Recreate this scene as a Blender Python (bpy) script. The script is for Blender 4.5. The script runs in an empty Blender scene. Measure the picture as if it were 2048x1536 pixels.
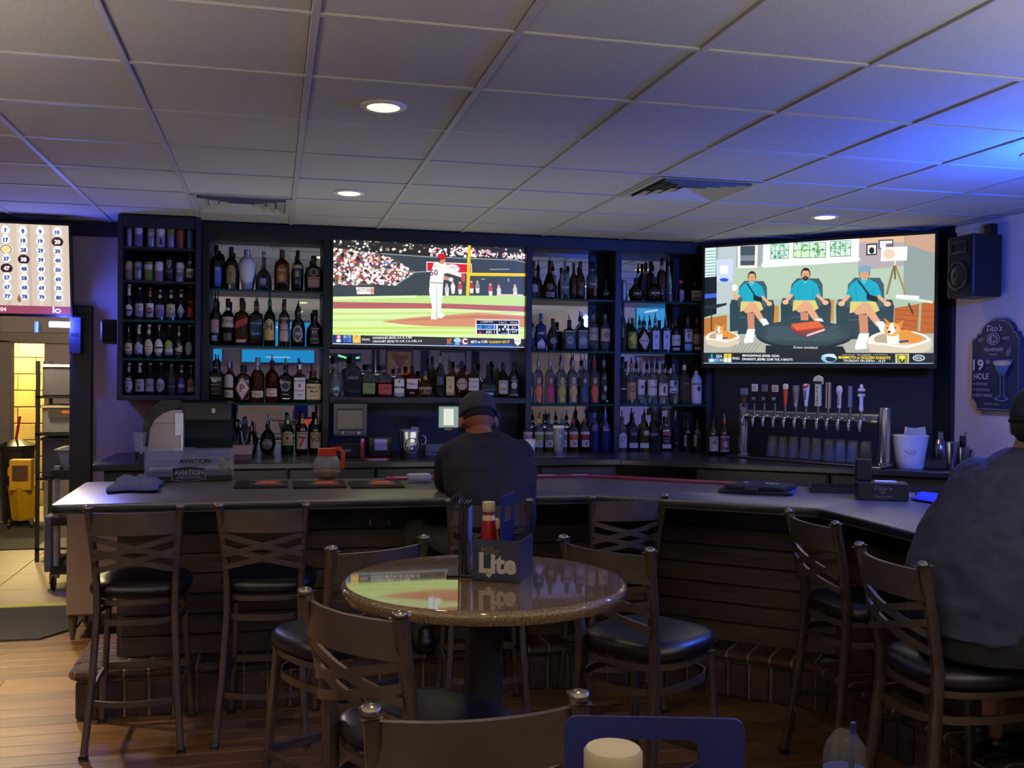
import bpy, bmesh, math, random
import numpy as np
from mathutils import Vector as V, Matrix
random.seed(7)
sc = bpy.context.scene
COL = sc.collection
PI = math.pi
# ------------------------------------------------------------------ camera
FPX, YAW, PITCH, ROLL, CAMZ = 1988.2, .236, -.0069, .0098, 1.62
CEIL = 2.66
_f0 = V((math.sin(YAW), math.cos(YAW), 0)); _r0 = V((math.cos(YAW), -math.sin(YAW), 0)); _up = V((0, 0, 1))
FWD = math.cos(PITCH)*_f0 + math.sin(PITCH)*_up
_u0 = -math.sin(PITCH)*_f0 + math.cos(PITCH)*_up
RGT = math.cos(ROLL)*_r0 + math.sin(ROLL)*_u0
UPV = -math.sin(ROLL)*_r0 + math.cos(ROLL)*_u0
CAM = V((0, 0, CAMZ))
cd = bpy.data.cameras.new('camera'); cam = bpy.data.objects.new('camera', cd); COL.objects.link(cam)
cd.sensor_width = 36; cd.lens = FPX/2048*36; cd.clip_start = .05
cam.matrix_world = Matrix(((RGT.x, UPV.x, -FWD.x, CAM.x), (RGT.y, UPV.y, -FWD.y, CAM.y), (RGT.z, UPV.z, -FWD.z, CAM.z), (0, 0, 0, 1)))
sc.camera = cam
# ------------------------------------------------------------------ world, view
w = bpy.data.worlds.new('world'); sc.world = w; w.use_nodes = True
w.node_tree.nodes['Background'].inputs[0].default_value = (.02, .022, .03, 1)
w.node_tree.nodes['Background'].inputs[1].default_value = .25
sc.view_settings.view_transform = 'Standard'; sc.view_settings.look = 'None'
sc.view_settings.gamma = 1; sc.view_settings.use_curve_mapping = False
sc.view_settings.exposure = EXPOSURE = .0
sc.cycles.max_bounces = 6; sc.cycles.diffuse_bounces = 2; sc.cycles.glossy_bounces = 3
sc.cycles.transmission_bounces = 5; sc.cycles.transparent_max_bounces = 7
sc.cycles.use_adaptive_sampling = True; sc.cycles.adaptive_threshold = .03; sc.cycles.use_light_tree = False
sc.cycles.caustics_reflective = False; sc.cycles.caustics_refractive = False
sc.cycles.sample_clamp_indirect = 4
# light levels (each light belongs to a lamp built further down; the fill lamps are added)
WARM = (1.0, .72, .42); BLUE = (.015, .1, 1.0)
L_DOWN, L_FILL_UP, L_BLUE, L_DOOR, L_LED, L_FILL_AISLE = 20, 1060, 190, 250, 26, 5.5
TV_GAIN = 1.15

# ------------------------------------------------------------------ pixel -> place
def ray(px, py): return FWD + RGT*((px-1024)/FPX) - UPV*((py-768)/FPX)
def onZ(px, py, z): d = ray(px, py); return CAM + d*((z-CAMZ)/d.z)
def onY(px, py, y): d = ray(px, py); return CAM + d*(y/d.y)
def onX(px, py, x): d = ray(px, py); return CAM + d*(x/d.x)
def dep(p): return (V(p)-CAM).dot(FWD)
def proj(p):
    v = V(p)-CAM; z = v.dot(FWD); return 1024+FPX*v.dot(RGT)/z, 768-FPX*v.dot(UPV)/z

# ------------------------------------------------------------------ materials
def s2l(c):
    if isinstance(c, str):
        c = c.lstrip('#'); c = [int(c[i:i+2], 16)/255 for i in (0, 2, 4)]
    return tuple((x/12.92 if x <= .04045 else ((x+.055)/1.055)**2.4) for x in c[:3])
MATS = {}
def pm(name, col, rough=.5, metal=0, var=.12, scale=18, bump=0, bscale=None, trans=0, ior=1.45, emit=None, estr=0, coat=0, stretch=None, spec=.5, col2=None, alpha=1, detail=3):
    m = bpy.data.materials.new(name); m.use_nodes = True; nt = m.node_tree; N = nt.nodes; L = nt.links
    b = N['Principled BSDF']; c = s2l(col)
    tc = N.new('ShaderNodeTexCoord'); mp = N.new('ShaderNodeMapping'); L.new(tc.outputs['Object'], mp.inputs[0])
    if stretch: mp.inputs['Scale'].default_value = stretch
    nz = N.new('ShaderNodeTexNoise'); nz.inputs['Scale'].default_value = scale; nz.inputs['Detail'].default_value = detail
    L.new(mp.outputs[0], nz.inputs['Vector'])
    rp = N.new('ShaderNodeValToRGB'); L.new(nz.outputs['Fac'], rp.inputs[0])
    a = tuple(x*(1-var) for x in c); d = s2l(col2) if col2 else tuple(min(1, x*(1+var)) for x in c)
    rp.color_ramp.elements[0].color = (*a, 1); rp.color_ramp.elements[1].color = (*d, 1)
    rp.color_ramp.elements[0].position = .3; rp.color_ramp.elements[1].position = .7
    L.new(rp.outputs[0], b.inputs['Base Color'])
    b.inputs['Roughness'].default_value = rough; b.inputs['Metallic'].default_value = metal
    b.inputs['Specular IOR Level'].default_value = spec
    b.inputs['IOR'].default_value = ior; b.inputs['Transmission Weight'].default_value = trans
    b.inputs['Coat Weight'].default_value = coat; b.inputs['Coat Roughness'].default_value = .025
    b.inputs['Alpha'].default_value = alpha
    if emit: b.inputs['Emission Color'].default_value = (*s2l(emit), 1); b.inputs['Emission Strength'].default_value = estr
    if bump:
        n2 = N.new('ShaderNodeTexNoise'); n2.inputs['Scale'].default_value = bscale or scale*3; n2.inputs['Detail'].default_value = 4
        L.new(mp.outputs[0], n2.inputs['Vector'])
        bp = N.new('ShaderNodeBump'); bp.inputs['Strength'].default_value = bump; bp.inputs['Distance'].default_value = .01
        L.new(n2.outputs['Fac'], bp.inputs['Height']); L.new(bp.outputs[0], b.inputs['Normal'])
    MATS[name] = m
    return m
def print_mat(name, emit=0, rough=.45):
    m = bpy.data.materials.new(name); m.use_nodes = True; nt = m.node_tree; b = nt.nodes['Principled BSDF']
    a = nt.nodes.new('ShaderNodeVertexColor'); a.layer_name = 'ink'
    if emit:
        b.inputs['Base Color'].default_value = (.01, .01, .01, 1); b.inputs['Roughness'].default_value = .25
        nt.links.new(a.outputs[0], b.inputs['Emission Color']); b.inputs['Emission Strength'].default_value = emit
    else:
        nt.links.new(a.outputs[0], b.inputs['Base Color']); b.inputs['Roughness'].default_value = rough
    MATS[name] = m
    return m
print_mat('printed'); print_mat('screen', TV_GAIN); print_mat('screen_dim', .9)
pm('ceiling_tile', '#b7b6b1', .9, var=.05, scale=90, bump=.25, bscale=160, spec=.2)
pm('ceiling_grid', '#b3b1ac', .5, var=.03)
pm('wall_beige', '#cdbeb8', .85, var=.06, scale=6, bump=.35, bscale=22, spec=.25)
pm('wall_dark', '#17191f', .6, var=.15, scale=5)
pm('black_paint', '#15171b', .45, var=.15, scale=9)
pm('black_plastic', '#131316', .38, var=.1)
pm('black_matte', '#101014', .75, var=.15)
pm('navy_box', '#1a1c33', .5, var=.1)
pm('counter', '#615c58', .3, var=.35, scale=60, bump=.08, bscale=90, detail=5, spec=1)
pm('backcounter', '#201e1d', .3, var=.3, scale=60)
pm('siding', '#4a3a30', .55, var=.4, scale=5, stretch=(1, 6, 18), bump=.15, bscale=14, detail=6)
pm('brick', '#432b26', .75, var=.4, scale=14, bump=.4, bscale=40)
pm('brick_dark', '#33272a', .75, var=.4, scale=14, bump=.4, bscale=40)
pm('mortar', '#8d8069', .9, var=.2, scale=40, bump=.3)
pm('floor_wood', '#6e4f30', .42, var=.3, scale=4, stretch=(1, 9, 1), bump=.06, bscale=12, detail=6)
pm('floor_wood_b', '#5e432a', .42, var=.3, scale=4, stretch=(1, 9, 1), bump=.06, bscale=12, detail=6)
pm('floor_wood_c', '#7a5a38', .42, var=.3, scale=4, stretch=(1, 9, 1), bump=.06, bscale=12, detail=6)
pm('tile_floor', '#b9a985', .4, var=.1, scale=3)
pm('floor_mat', '#3c3b38', .95, var=.25, scale=120, bump=.3)
pm('metal_bronze', '#6e6259', .36, .75, var=.12, scale=12)
pm('metal_cap', '#8d857c', .25, .9, var=.1)
pm('vinyl', '#17151a', .36, var=.2, scale=20, bump=.05, bscale=60)
pm('granite', '#573f2d', .035, var=.6, scale=240, col2='#97815f', detail=8, coat=.2, spec=.5)
pm('chrome', '#c8c8cc', .12, 1, var=.04)
pm('steel', '#9b9da3', .28, 1, var=.08)
pm('mirror', '#d7dde0', .015, 1, var=.01)
pm('shelf_glass', '#2f6d66', .08, var=.05, trans=.6, ior=1.2)
pm('glass', '#f2f7f7', .03, var=.01, trans=1, ior=1.3)
pm('acrylic', '#ccd2dc', .05, var=.01, alpha=.2, spec=1, coat=1)
pm('pint', '#c0c6d0', .05, var=.01, alpha=.14, spec=1, coat=1)
for n_, c_ in (('clear', '#dfe6e6'), ('amber', '#8a4a1c'), ('whiskey', '#a8672c'), ('brown', '#4a2814'), ('green', '#1c6a34'), ('olive', '#4c5422'), ('red', '#a02a20'), ('blue', '#1b2f86'), ('yellow', '#cdbb3d'), ('paleyellow', '#d6d2a0'), ('smoke', '#70787e'), ('paleblue', '#a8cde0'), ('pink', '#c99a8c'), ('orange', '#c8682a')):
    pm('glass_'+n_, c_, .04, var=.03, trans=.92, ior=1.33)
for n_, c_ in (('dark', '#0f0d0e'), ('darkgreen', '#0d1c12'), ('darkbrown', '#24120b'), ('darkred', '#2a0b0c'), ('darkblue', '#0c1240'), ('navy', '#121a55')):
    pm('glass_'+n_, c_, .08, var=.1, coat=.5)
for n_, c_, r_, m_ in (('white', '#d8d6d6', .45, 0), ('cream', '#d9cda8', .5, 0), ('silver', '#a7a7ae', .3, .7), ('gold', '#b38b3a', .28, .85), ('red', '#a3231f', .4, 0), ('orange', '#d9481c', .4, 0), ('copper', '#b56a45', .35, .5), ('green', '#1f6b3a', .4, 0), ('teal', '#1f7f73', .4, 0), ('yellow', '#d2b62a', .4, 0), ('purple', '#6b5aa8', .4, 0), ('blue', '#2a4fa0', .4, 0), ('lightblue', '#5d8fb5', .35, .4), ('pink', '#c994a4', .4, 0), ('tan', '#b79a72', .5, 0), ('black', '#0e0e10', .4, 0), ('grey', '#6f7378', .45, 0), ('brown', '#4a2f20', .5, 0), ('lavender', '#9a93b8', .45, 0), ('lime', '#8f9a3a', .4, .3)):
    pm('c_'+n_, c_, r_, m_, var=.05)
def M(n): return MATS[n]

# ------------------------------------------------------------------ mesh builder
class MB:
    def __init__(s): s.v = []; s.f = []; s.m = []
    def add(s, vs, fs, mi=0):
        o = len(s.v); s.v += [tuple(p) for p in vs]; s.f += [tuple(i+o for i in f) for f in fs]; s.m += [mi]*len(fs); return s
    def box(s, x0, x1, y0, y1, z0, z1, mi=0):
        return s.add([(x, y, z) for z in (z0, z1) for y in (y0, y1) for x in (x0, x1)],
                     [(0, 2, 3, 1), (4, 5, 7, 6), (0, 1, 5, 4), (2, 6, 7, 3), (0, 4, 6, 2), (1, 3, 7, 5)], mi)
    def bar(s, p, q, w_, h_, up=(0, 0, 1), mi=0):
        p, q = V(p), V(q); d = (q-p).normalized(); up = V(up)
        if abs(d.dot(up)) > .98: up = V((0, 1, 0))
        a = d.cross(up).normalized(); b = a.cross(d).normalized(); a *= w_/2; b *= h_/2
        vs = [p-a-b, p+a-b, p+a+b, p-a+b, q-a-b, q+a-b, q+a+b, q-a+b]
        return s.add(vs, [(0, 1, 2, 3), (7, 6, 5, 4), (0, 4, 5, 1), (1, 5, 6, 2), (2, 6, 7, 3), (3, 7, 4, 0)], mi)
    def path_bar(s, pts, w_, h_, up=(0, 0, 1), mi=0, closed=False):
        pts = [V(p) for p in pts]; n = len(pts); rings = []
        for i, p in enumerate(pts):
            if closed: d = (pts[(i+1) % n]-pts[i-1]).normalized()
            else: d = (pts[min(i+1, n-1)]-pts[max(i-1, 0)]).normalized()
            u = V(up)
            if abs(d.dot(u)) > .97: u = V((0, 1, 0))
            a = d.cross(u).normalized(); b = a.cross(d).normalized()
            rings.append([p-a*w_/2-b*h_/2, p+a*w_/2-b*h_/2, p+a*w_/2+b*h_/2, p-a*w_/2+b*h_/2])
        vs = [q for r in rings for q in r]; fs = []
        for i in range(n if closed else n-1):
            j = (i+1) % n
            for k in range(4): fs.append((i*4+k, j*4+k, j*4+(k+1) % 4, i*4+(k+1) % 4)[::-1])
        if not closed: fs += [(0, 1, 2, 3), tuple((n-1)*4+k for k in (3, 2, 1, 0))]
        return s.add(vs, fs, mi)
    def tube(s, pts, r, n=8, mi=0, closed=False):
        pts = [V(p) for p in pts]; k = len(pts); rs = r if isinstance(r, (list, tuple)) else [r]*k; vs = []
        a = None
        for i, p in enumerate(pts):
            if closed: d = (pts[(i+1) % k]-pts[i-1]).normalized()
            else: d = (pts[min(i+1, k-1)]-pts[max(i-1, 0)]).normalized()
            if a is None: a = d.cross(V((0, 0, 1)) if abs(d.z) < .9 else V((1, 0, 0))).normalized()
            else: a = (a-d*a.dot(d)).normalized()
            b = d.cross(a)
            vs += [p+(a*math.cos(2*PI*j/n)+b*math.sin(2*PI*j/n))*rs[i] for j in range(n)]
        fs = []
        for i in range(k if closed else k-1):
            i2 = (i+1) % k
            for j in range(n): fs.append((i*n+j, i*n+(j+1) % n, i2*n+(j+1) % n, i2*n+j))
        if not closed: fs += [tuple(range(n))[::-1], tuple((k-1)*n+j for j in range(n))]
        return s.add(vs, fs, mi)
    def lathe(s, prof, n=16, c=(0, 0, 0), mi=0, ex=2, asp=1, caps=True, mf=None):
        vs = []; fs = []; k = len(prof); ca = []
        for j in range(n):
            t = 2*PI*(j+.5)/n; x, y = math.cos(t), math.sin(t)
            if ex != 2:
                q = (abs(x)**ex+abs(y)**ex)**(1/ex); x /= q; y /= q
            ca.append((x, y*asp))
        for r, z in prof: vs += [(c[0]+x*r, c[1]+y*r, c[2]+z) for x, y in ca]
        ms = []
        for i in range(k-1):
            for j in range(n):
                fs.append((i*n+j, i*n+(j+1) % n, (i+1)*n+(j+1) % n, (i+1)*n+j)); ms.append(mf(i) if mf else mi)
        if caps:
            fs += [tuple(range(n))[::-1], tuple((k-1)*n+j for j in range(n))]; ms += [mf(0) if mf else mi, mf(k-2) if mf else mi]
        o = len(s.v); s.v += vs; s.f += [tuple(i+o for i in f) for f in fs]; s.m += ms
        return s
    def prism(s, poly, z0, z1, mi=0):
        n = len(poly)
        if sum(poly[i][0]*poly[(i+1) % n][1]-poly[(i+1) % n][0]*poly[i][1] for i in range(n)) < 0: poly = poly[::-1]
        vs = [(x, y, z0) for x, y in poly]+[(x, y, z1) for x, y in poly]
        fs = [tuple(range(n))[::-1], tuple(range(n, 2*n))]+[(i, (i+1) % n, n+(i+1) % n, n+i) for i in range(n)]
        return s.add(vs, fs, mi)
    def xf(s, mtx, i0=0):
        for i in range(i0, len(s.v)): s.v[i] = tuple(mtx @ V(s.v[i]))
        return s
    def mesh(s, name, mats, smooth=None, bevel=None):
        me = bpy.data.meshes.new(name); me.from_pydata(s.v, [], s.f)
        mats = mats if isinstance(mats, (list, tuple)) else [mats]
        for m in mats: me.materials.append(M(m) if isinstance(m, str) else m)
        me.polygons.foreach_set('material_index', s.m)
        if bevel:
            bm = bmesh.new(); bm.from_mesh(me)
            es = [e for e in bm.edges if len(e.link_faces) == 2 and e.calc_face_angle(0) > .5]
            bmesh.ops.bevel(bm, geom=es, offset=bevel[0], segments=bevel[1], profile=.5, affect='EDGES', clamp_overlap=True)
            bm.to_mesh(me); bm.free()
        if smooth is not None:
            me.polygons.foreach_set('use_smooth', [True]*len(me.polygons)); me.set_sharp_from_angle(angle=math.radians(smooth))
        me.update(); return me
    def build(s, name, mats, parent=None, loc=None, rz=0, smooth=None, bevel=None):
        return link(name, s.mesh(name, mats, smooth, bevel), parent, loc, rz)
def link(name, me, parent=None, loc=None, rz=0):
    o = bpy.data.objects.new(name, me); COL.objects.link(o)
    if parent: o.parent = parent
    if loc is not None: o.location = loc
    if rz: o.rotation_euler = (0, 0, rz)
    return o
def tag(o, label=None, cat=None, group=None, kind=None):
    if label: o['label'] = label
    if cat: o['category'] = cat
    if group: o['group'] = group
    if kind: o['kind'] = kind
    return o
def thing(name, label, cat, loc=(0, 0, 0), rz=0, group=None):
    o = bpy.data.objects.new(name, None); COL.objects.link(o); o.location = loc; o.rotation_euler = (0, 0, rz); o.empty_display_size = .05
    return tag(o, label, cat, group)
def copy_tree(o, parent=None):
    c = o.copy(); COL.objects.link(c)
    if parent: c.parent = parent
    for ch in list(o.children): copy_tree(ch, c)
    return c
def struct(o): o['kind'] = 'structure'; return o
def light(name, kind, loc, power, color, parent=None, size=.1, rot=None, spot=None, blend=.6):
    l = bpy.data.lights.new(name, kind); l.energy = power; l.color = color
    if kind == 'AREA': l.size = size
    else: l.shadow_soft_size = size
    if spot: l.spot_size = spot; l.spot_blend = blend
    o = bpy.data.objects.new(name, l); COL.objects.link(o); o.location = loc
    if rot: o.rotation_euler = rot
    if parent: o.parent = parent
    return o

# ------------------------------------------------------------------ flat print: coloured polygons and lettering in one mesh
_tx = {}
def text_geo(s, bold=0., shear=0.):
    k = (s, bold, shear)
    if k not in _tx:
        c = bpy.data.curves.new('t', 'FONT'); c.body = s; c.size = 1; c.resolution_u = 2; c.offset = bold; c.shear = shear
        o = bpy.data.objects.new('t', c); COL.objects.link(o)
        me = bpy.data.meshes.new_from_object(o)
        vs = [(v.co.x, v.co.y) for v in me.vertices]; fs = [tuple(p.vertices) for p in me.polygons]
        bpy.data.objects.remove(o); bpy.data.curves.remove(c); bpy.data.meshes.remove(me)
        xs = [v[0] for v in vs] or [0, 1]; ys = [v[1] for v in vs] or [0, 1]
        x0, x1, y0, y1 = min(xs), max(xs), min(ys), max(ys)
        _tx[k] = ([((x-x0)/(y1-y0), (y-y0)/(y1-y0)) for x, y in vs], fs, (x1-x0)/(y1-y0))
    return _tx[k]
class Art:
    """shapes in a 2-D sheet; later shapes lie a hair above earlier ones"""
    def __init__(s): s.items = []
    def poly(s, pts, c): s.items.append(([tuple(p) for p in pts], [tuple(range(len(pts)))], s2l(c))); return s
    def rect(s, x0, y0, x1, y1, c, n=1):
        if n == 1: return s.poly([(x0, y0), (x1, y0), (x1, y1), (x0, y1)], c)
        vs = []; fs = []
        for i in range(n+1): x = x0+(x1-x0)*i/n; vs += [(x, y0), (x, y1)]
        for i in range(n): fs.append((2*i, 2*i+2, 2*i+3, 2*i+1))
        s.items.append((vs, fs, s2l(c))); return s
    def ell(s, cx, cy, rx, ry, c, n=18, rings=1, ring=None):
        if ring:
            vs = [(cx+rx*k*math.cos(2*PI*i/n), cy+ry*k*math.sin(2*PI*i/n)) for k in (1, ring) for i in range(n)]
            fs = [(i, (i+1) % n, n+(i+1) % n, n+i) for i in range(n)]
        elif rings == 1:
            vs = [(cx+rx*math.cos(2*PI*i/n), cy+ry*math.sin(2*PI*i/n)) for i in range(n)]; fs = [tuple(range(n))]
        else:
            vs = []; fs = []
            for k in range(rings+1):
                y = cy-ry*math.cos(PI*k/rings); h = rx*math.sin(PI*k/rings)
                vs += [(cx-h+2*h*j/6, y) for j in range(7)]
            for k in range(rings):
                for j in range(6): fs.append((k*7+j, k*7+j+1, k*7+j+8, k*7+j+7))
        s.items.append((vs, fs, s2l(c))); return s
    def line(s, pts, w_, c):
        for (x0, y0), (x1, y1) in zip(pts, pts[1:]):
            l = math.hypot(x1-x0, y1-y0) or 1; a, b = -(y1-y0)/l*w_/2, (x1-x0)/l*w_/2
            s.poly([(x0+a, y0+b), (x0-a, y0-b), (x1-a, y1-b), (x1+a, y1+b)], c)
        return s
    def text(s, t, cx, cy, h, c, al='c', wmax=None, bold=0., shear=0., flip=-1, stretch=1., ang=0):
        vs, fs, w_ = text_geo(t, bold, shear); k = h*stretch
        if wmax and w_*k > wmax: k = wmax/w_
        x0 = cx-(w_*k/2 if al == 'c' else 0)
        ca, sa = math.cos(ang), math.sin(ang)
        out = []
        for x, y in vs:
            X, Y = x0+x*k-cx, flip*(y-.5)*h
            out.append((cx+X*ca-Y*sa, cy+X*sa+Y*ca))
        s.items.append((out, fs, s2l(c))); return s
    def tess(s, d):
        """cut triangles until none is wider than d, so that print can follow a curved face"""
        for k, (vs, fs, c) in enumerate(s.items):
            vs = list(vs); todo = [(f[0], f[i], f[i+1]) for f in fs for i in range(1, len(f)-1)]; out = []; mid = {}
            while todo:
                t = todo.pop(); e = max(((t[i], t[(i+1) % 3], t[(i+2) % 3]) for i in range(3)), key=lambda q: abs(vs[q[0]][0]-vs[q[1]][0]))
                if abs(vs[e[0]][0]-vs[e[1]][0]) <= d: out.append(t); continue
                m = mid.get((min(e[:2]), max(e[:2])))
                if m is None: m = len(vs); vs.append(((vs[e[0]][0]+vs[e[1]][0])/2, (vs[e[0]][1]+vs[e[1]][1])/2)); mid[(min(e[:2]), max(e[:2]))] = m
                todo += [(e[0], m, e[2]), (m, e[1], e[2])]
            s.items[k] = (vs, out, c)
        return s
    def mesh(s, name, fn, mat):
        vs, fs, cols = [], [], []
        for k, (v, f, c) in enumerate(s.items):
            o = len(vs); vs += [tuple(fn(x, y, k)) for x, y in v]
            for p in f: fs.append(tuple(i+o for i in p)); cols.append((c, len(p)))
        me = bpy.data.meshes.new(name); me.from_pydata(vs, [], fs); me.materials.append(M(mat))
        ca = me.color_attributes.new('ink', 'FLOAT_COLOR', 'CORNER'); flat = []
        for c, n in cols: flat += [c[0], c[1], c[2], 1.]*n
        ca.data.foreach_set('color', flat); me.update(); return me
    def build(s, name, fn, mat='printed', parent=None, loc=None, rz=0): return link(name, s.mesh(name, fn, mat), parent, loc, rz)
def panel_fn(x0, z0, x1, z1, y, step=.0003, W=1., H=1.):
    """sheet (0..W, 0..H with y down) -> upright panel facing -Y"""
    return lambda u, v, k: (x0+(x1-x0)*u/W, y-step*(k+1), z1-(z1-z0)*v/H)

# ================================================================== SETTING
XR, YB, XL, YF = 4.45, 7.33, -4.7, -3.6
GX0, GDX, GY0, GDY = -1.0918, .6018, 2.9349, .6173
VENTS = {(1, 5): 'wide louvred air vent in the ceiling above the beer can cabinet', (5, 3): 'square louvred air vent in the ceiling left of the recessed light by the right screen'}
ceil_o = struct(MB().box(XL, XR+.3, YF, YB+.1, CEIL+.05, CEIL+.09).build('ceiling', 'ceiling_tile'))
tm = MB().box(.012, GDX-.012, .012, GDY-.012, .006, .03).mesh('tile', 'ceiling_tile', bevel=(.004, 1))
for c in range(-6, 10):
    for r in range(-11, 8):
        if (c, r) in VENTS: continue
        o = link('tile', tm, ceil_o, (GX0+c*GDX, GY0+r*GDY, CEIL))
gm = MB().box(-.0125, .0125, YF, YB, 0, .012).mesh('runner', 'ceiling_grid', bevel=(.002, 1))
for c in range(-6, 10): link('runner', gm, ceil_o, (GX0+c*GDX, 0, CEIL-.001))
gm = MB().box(XL, XR, -.0125, .0125, 0, .0125).mesh('cross_runner', 'ceiling_grid', bevel=(.002, 1))
for r in range(-10, 8): link('cross_runner', gm, ceil_o, (0, GY0+r*GDY, CEIL))
for (c, r), lab in VENTS.items():
    t = thing('ceiling_vent', lab, 'vent', (GX0+(c+.5)*GDX, GY0+(r+.5)*GDY, CEIL), group='ceiling vents')
    def ringm(a, b, z0, z1, ax=1.):
        m = MB(); vs = []
        for k, z in ((a, z0), (b, z1)):
            vs += [(-k, -k*ax, z), (k, -k*ax, z), (k, k*ax, z), (-k, k*ax, z)]
        m.add(vs, [(i, (i+1) % 4, 4+(i+1) % 4, 4+i) for i in range(4)]); n = len(m.v)
        m.add([(x, y, z+.004) for x, y, z in vs], [(4+i, 4+(i+1) % 4, (i+1) % 4, i) for i in range(4)]); return m
    ringm(.298, .255, -.004, .0).build('frame', 'ceiling_grid', t)
    for k in range(4):
        a = .25-k*.06; ringm(a, a-.045, -.014+.003*k, .02).build('louver', 'ceiling_grid', t)
    MB().box(-.29, .29, -.29, .29, .03, .045).build('duct_plate', 'c_grey', t)
# recessed downlights
pm('lamp_lens', '#fff3dd', .4, var=.01, emit='#ffd48a', estr=3.2)
DL = [(.407, 3.864, 'larger bright recessed downlight nearest in the ceiling'), (.413, 5.734, 'smaller recessed downlight in front of the baseball screen'), (3.412, 5.703, 'recessed downlight over the beer taps and right screen')]
DL += [(x, y, None) for x in (-1.95, .41, 3.41) for y in (-2., .1, 2., 3.86, 5.4) if not (x == .41 and y > 3) and not (x > 3 and y > 5)]
for x, y, lab in DL:
    alt = 'recessed downlight out of the frame, '+{-1.95: 'left', .41: 'middle', 3.41: 'right'}.get(x, '')+' column, '+{5.4: 'nearest the back wall', 3.86: 'second from the back wall', 2.: 'beside the viewer', .1: 'behind the viewer', -2.: 'farthest behind the viewer'}.get(y, '')
    t = thing('recessed_downlight', lab or alt, 'downlight', (x, y, CEIL), group='recessed downlights')
    MB().lathe([(.062, .0), (.064, -.004), (.082, -.006), (.09, -.001), (.09, .004)], 24, caps=False).build('trim_ring', 'c_white', t, smooth=50)
    MB().lathe([(.064, -.003), (.05, -.008), (.03, -.0105), (.001, -.0115)], 24, caps=False).build('lens', 'lamp_lens', t)
    light('downlight', 'SPOT', (0, 0, -.02), L_DOWN*(1 if lab else (24 if x < -1.5 and y > 5 else 1.3)), WARM, t, size=.05, spot=1.3 if x < -1.5 and y > 5 else 2.5, blend=.8)
# floor
floor_o = struct(MB().box(XL, XR+.3, YF, YB, -.06, -.006).build('floor', 'floor_wood'))
PMS = [MB().box(.0015, 1.2, .001, .126, -.012, 0).mesh('plank', m, bevel=(.0015, 1)) for m in ('floor_wood', 'floor_wood_b', 'floor_wood_c')]
row = 0; y = 1.5
while y < 7.25:
    x1 = 2.75 if y < 5 else -.95
    x = -2.5-random.random()*1.1
    while x < x1: link('plank', random.choice(PMS), floor_o, (x, y, 0)); x += 1.2
    y += .127
# walls
def wallpiece(name, boxes, mat='wall_beige'):
    m = MB()
    for b in boxes: m.box(*b)
    return struct(m.build(name, mat))
DX0, DX1, DZ = -2.35, -1.28, 2.03
wallpiece('wall_back', [(DX1, XR+.2, YB, YB+.12, 0, CEIL+.05), (XL, DX0, YB, YB+.12, 0, CEIL+.05), (DX0, DX1, YB, YB+.12, DZ, CEIL+.05)])
wallpiece('wall_left', [(XL-.1, XL, YF, YB+.1, 0, CEIL+.05)])
wallpiece('wall_right', [(XR, XR+.1, YF, YB+.1, 0, CEIL+.05)])
wallpiece('wall_front', [(XL, XR, YF-.1, YF, 0, CEIL+.05)])
cw = MB().prism([(3.27, 7.13), (4.46, 5.94), (4.46, 7.4), (3.27, 7.4)], 0, CEIL+.03).build('wall_corner', 'wall_dark'); struct(cw)
struct(MB().box(XR-.03, XR, 5.79, 5.99, 1.07, CEIL).build('trim_1', 'wall_dark'))
struct(MB().box(XR-.015, XR, 3.2, 5.79, CEIL-.045, CEIL-.005).build('trim_2', 'wall_beige', bevel=(.004, 1)))
struct(MB().box(-4.7, -1.02, YB-.02, YB, CEIL-.1, CEIL-.002).build('trim_3', 'navy_box'))
# opening to the service passage
d = MB(); d.box(DX1-.07, DX1+.075, YB-.03, YB+.16, 0, DZ+.0).box(DX0-.07, DX0+.06, YB-.03, YB+.16, 0, DZ).box(DX0-.07, DX1+.075, YB-.03, YB+.16, DZ-.02, DZ+.05)
struct(d.build('door_1', 'black_paint', bevel=(.006, 1)))
fl2 = struct(MB().box(-3.2, -.8, YB, 13.4, -.06, -.006).build('floor', 'mortar'))
ft = MB().box(.003, .597, .003, .597, -.01, 0).mesh('floor_tile', 'tile_floor', bevel=(.002, 1))
for i in range(4):
    for j in range(10): link('floor_tile', ft, fl2, (-3.2+.6*i, YB+.12+.6*j, 0))
pm('threshold_yellow', '#c9c34a', .5, var=.1)
struct(MB().box(DX0, DX1, 7.4, 7.5, -.01, .012).build('trim_4', 'threshold_yellow', bevel=(.004, 1)))
wallpiece('wall_passage_left', [(-3.25, -3.15, YB+.12, 11.9, 0, 2.6)]); wallpiece('wall_passage_right', [(-.95, -.85, YB+.12, 13.5, 0, 2.6)])
struct(MB().box(-3.3, -.8, YB+.12, 13.5, 2.55, 2.6).build('ceiling', 'ceiling_tile'))
FX0, FX1 = -2.79, -2.48   # open part of the far doorway
pm('speckle', '#5e6a5c', .6, var=.7, scale=160, col2='#a3a99b', detail=6)
pm('lavender_wall', '#8d8397', .7, var=.06, scale=4)
wallpiece('wall_passage_end', [(-3.2, FX0-.1, 11.9, 12, 0, 2.6)], 'speckle')
wallpiece('wall_passage_end', [(FX1+.02, -.9, 11.9, 12, 0, 2.6), (FX0-.1, FX1+.02, 11.9, 12, 1.99, 2.6)], 'lavender_wall')
pm('frame_grey', '#6c6672', .5, var=.06)
d = MB().box(FX0-.12, FX0, 11.84, 12.02, 0, 1.97).box(FX0-.12, -1.7, 11.84, 12.02, 1.94, 2.06)
struct(d.build('door_2', 'frame_grey', bevel=(.008, 1)))
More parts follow.
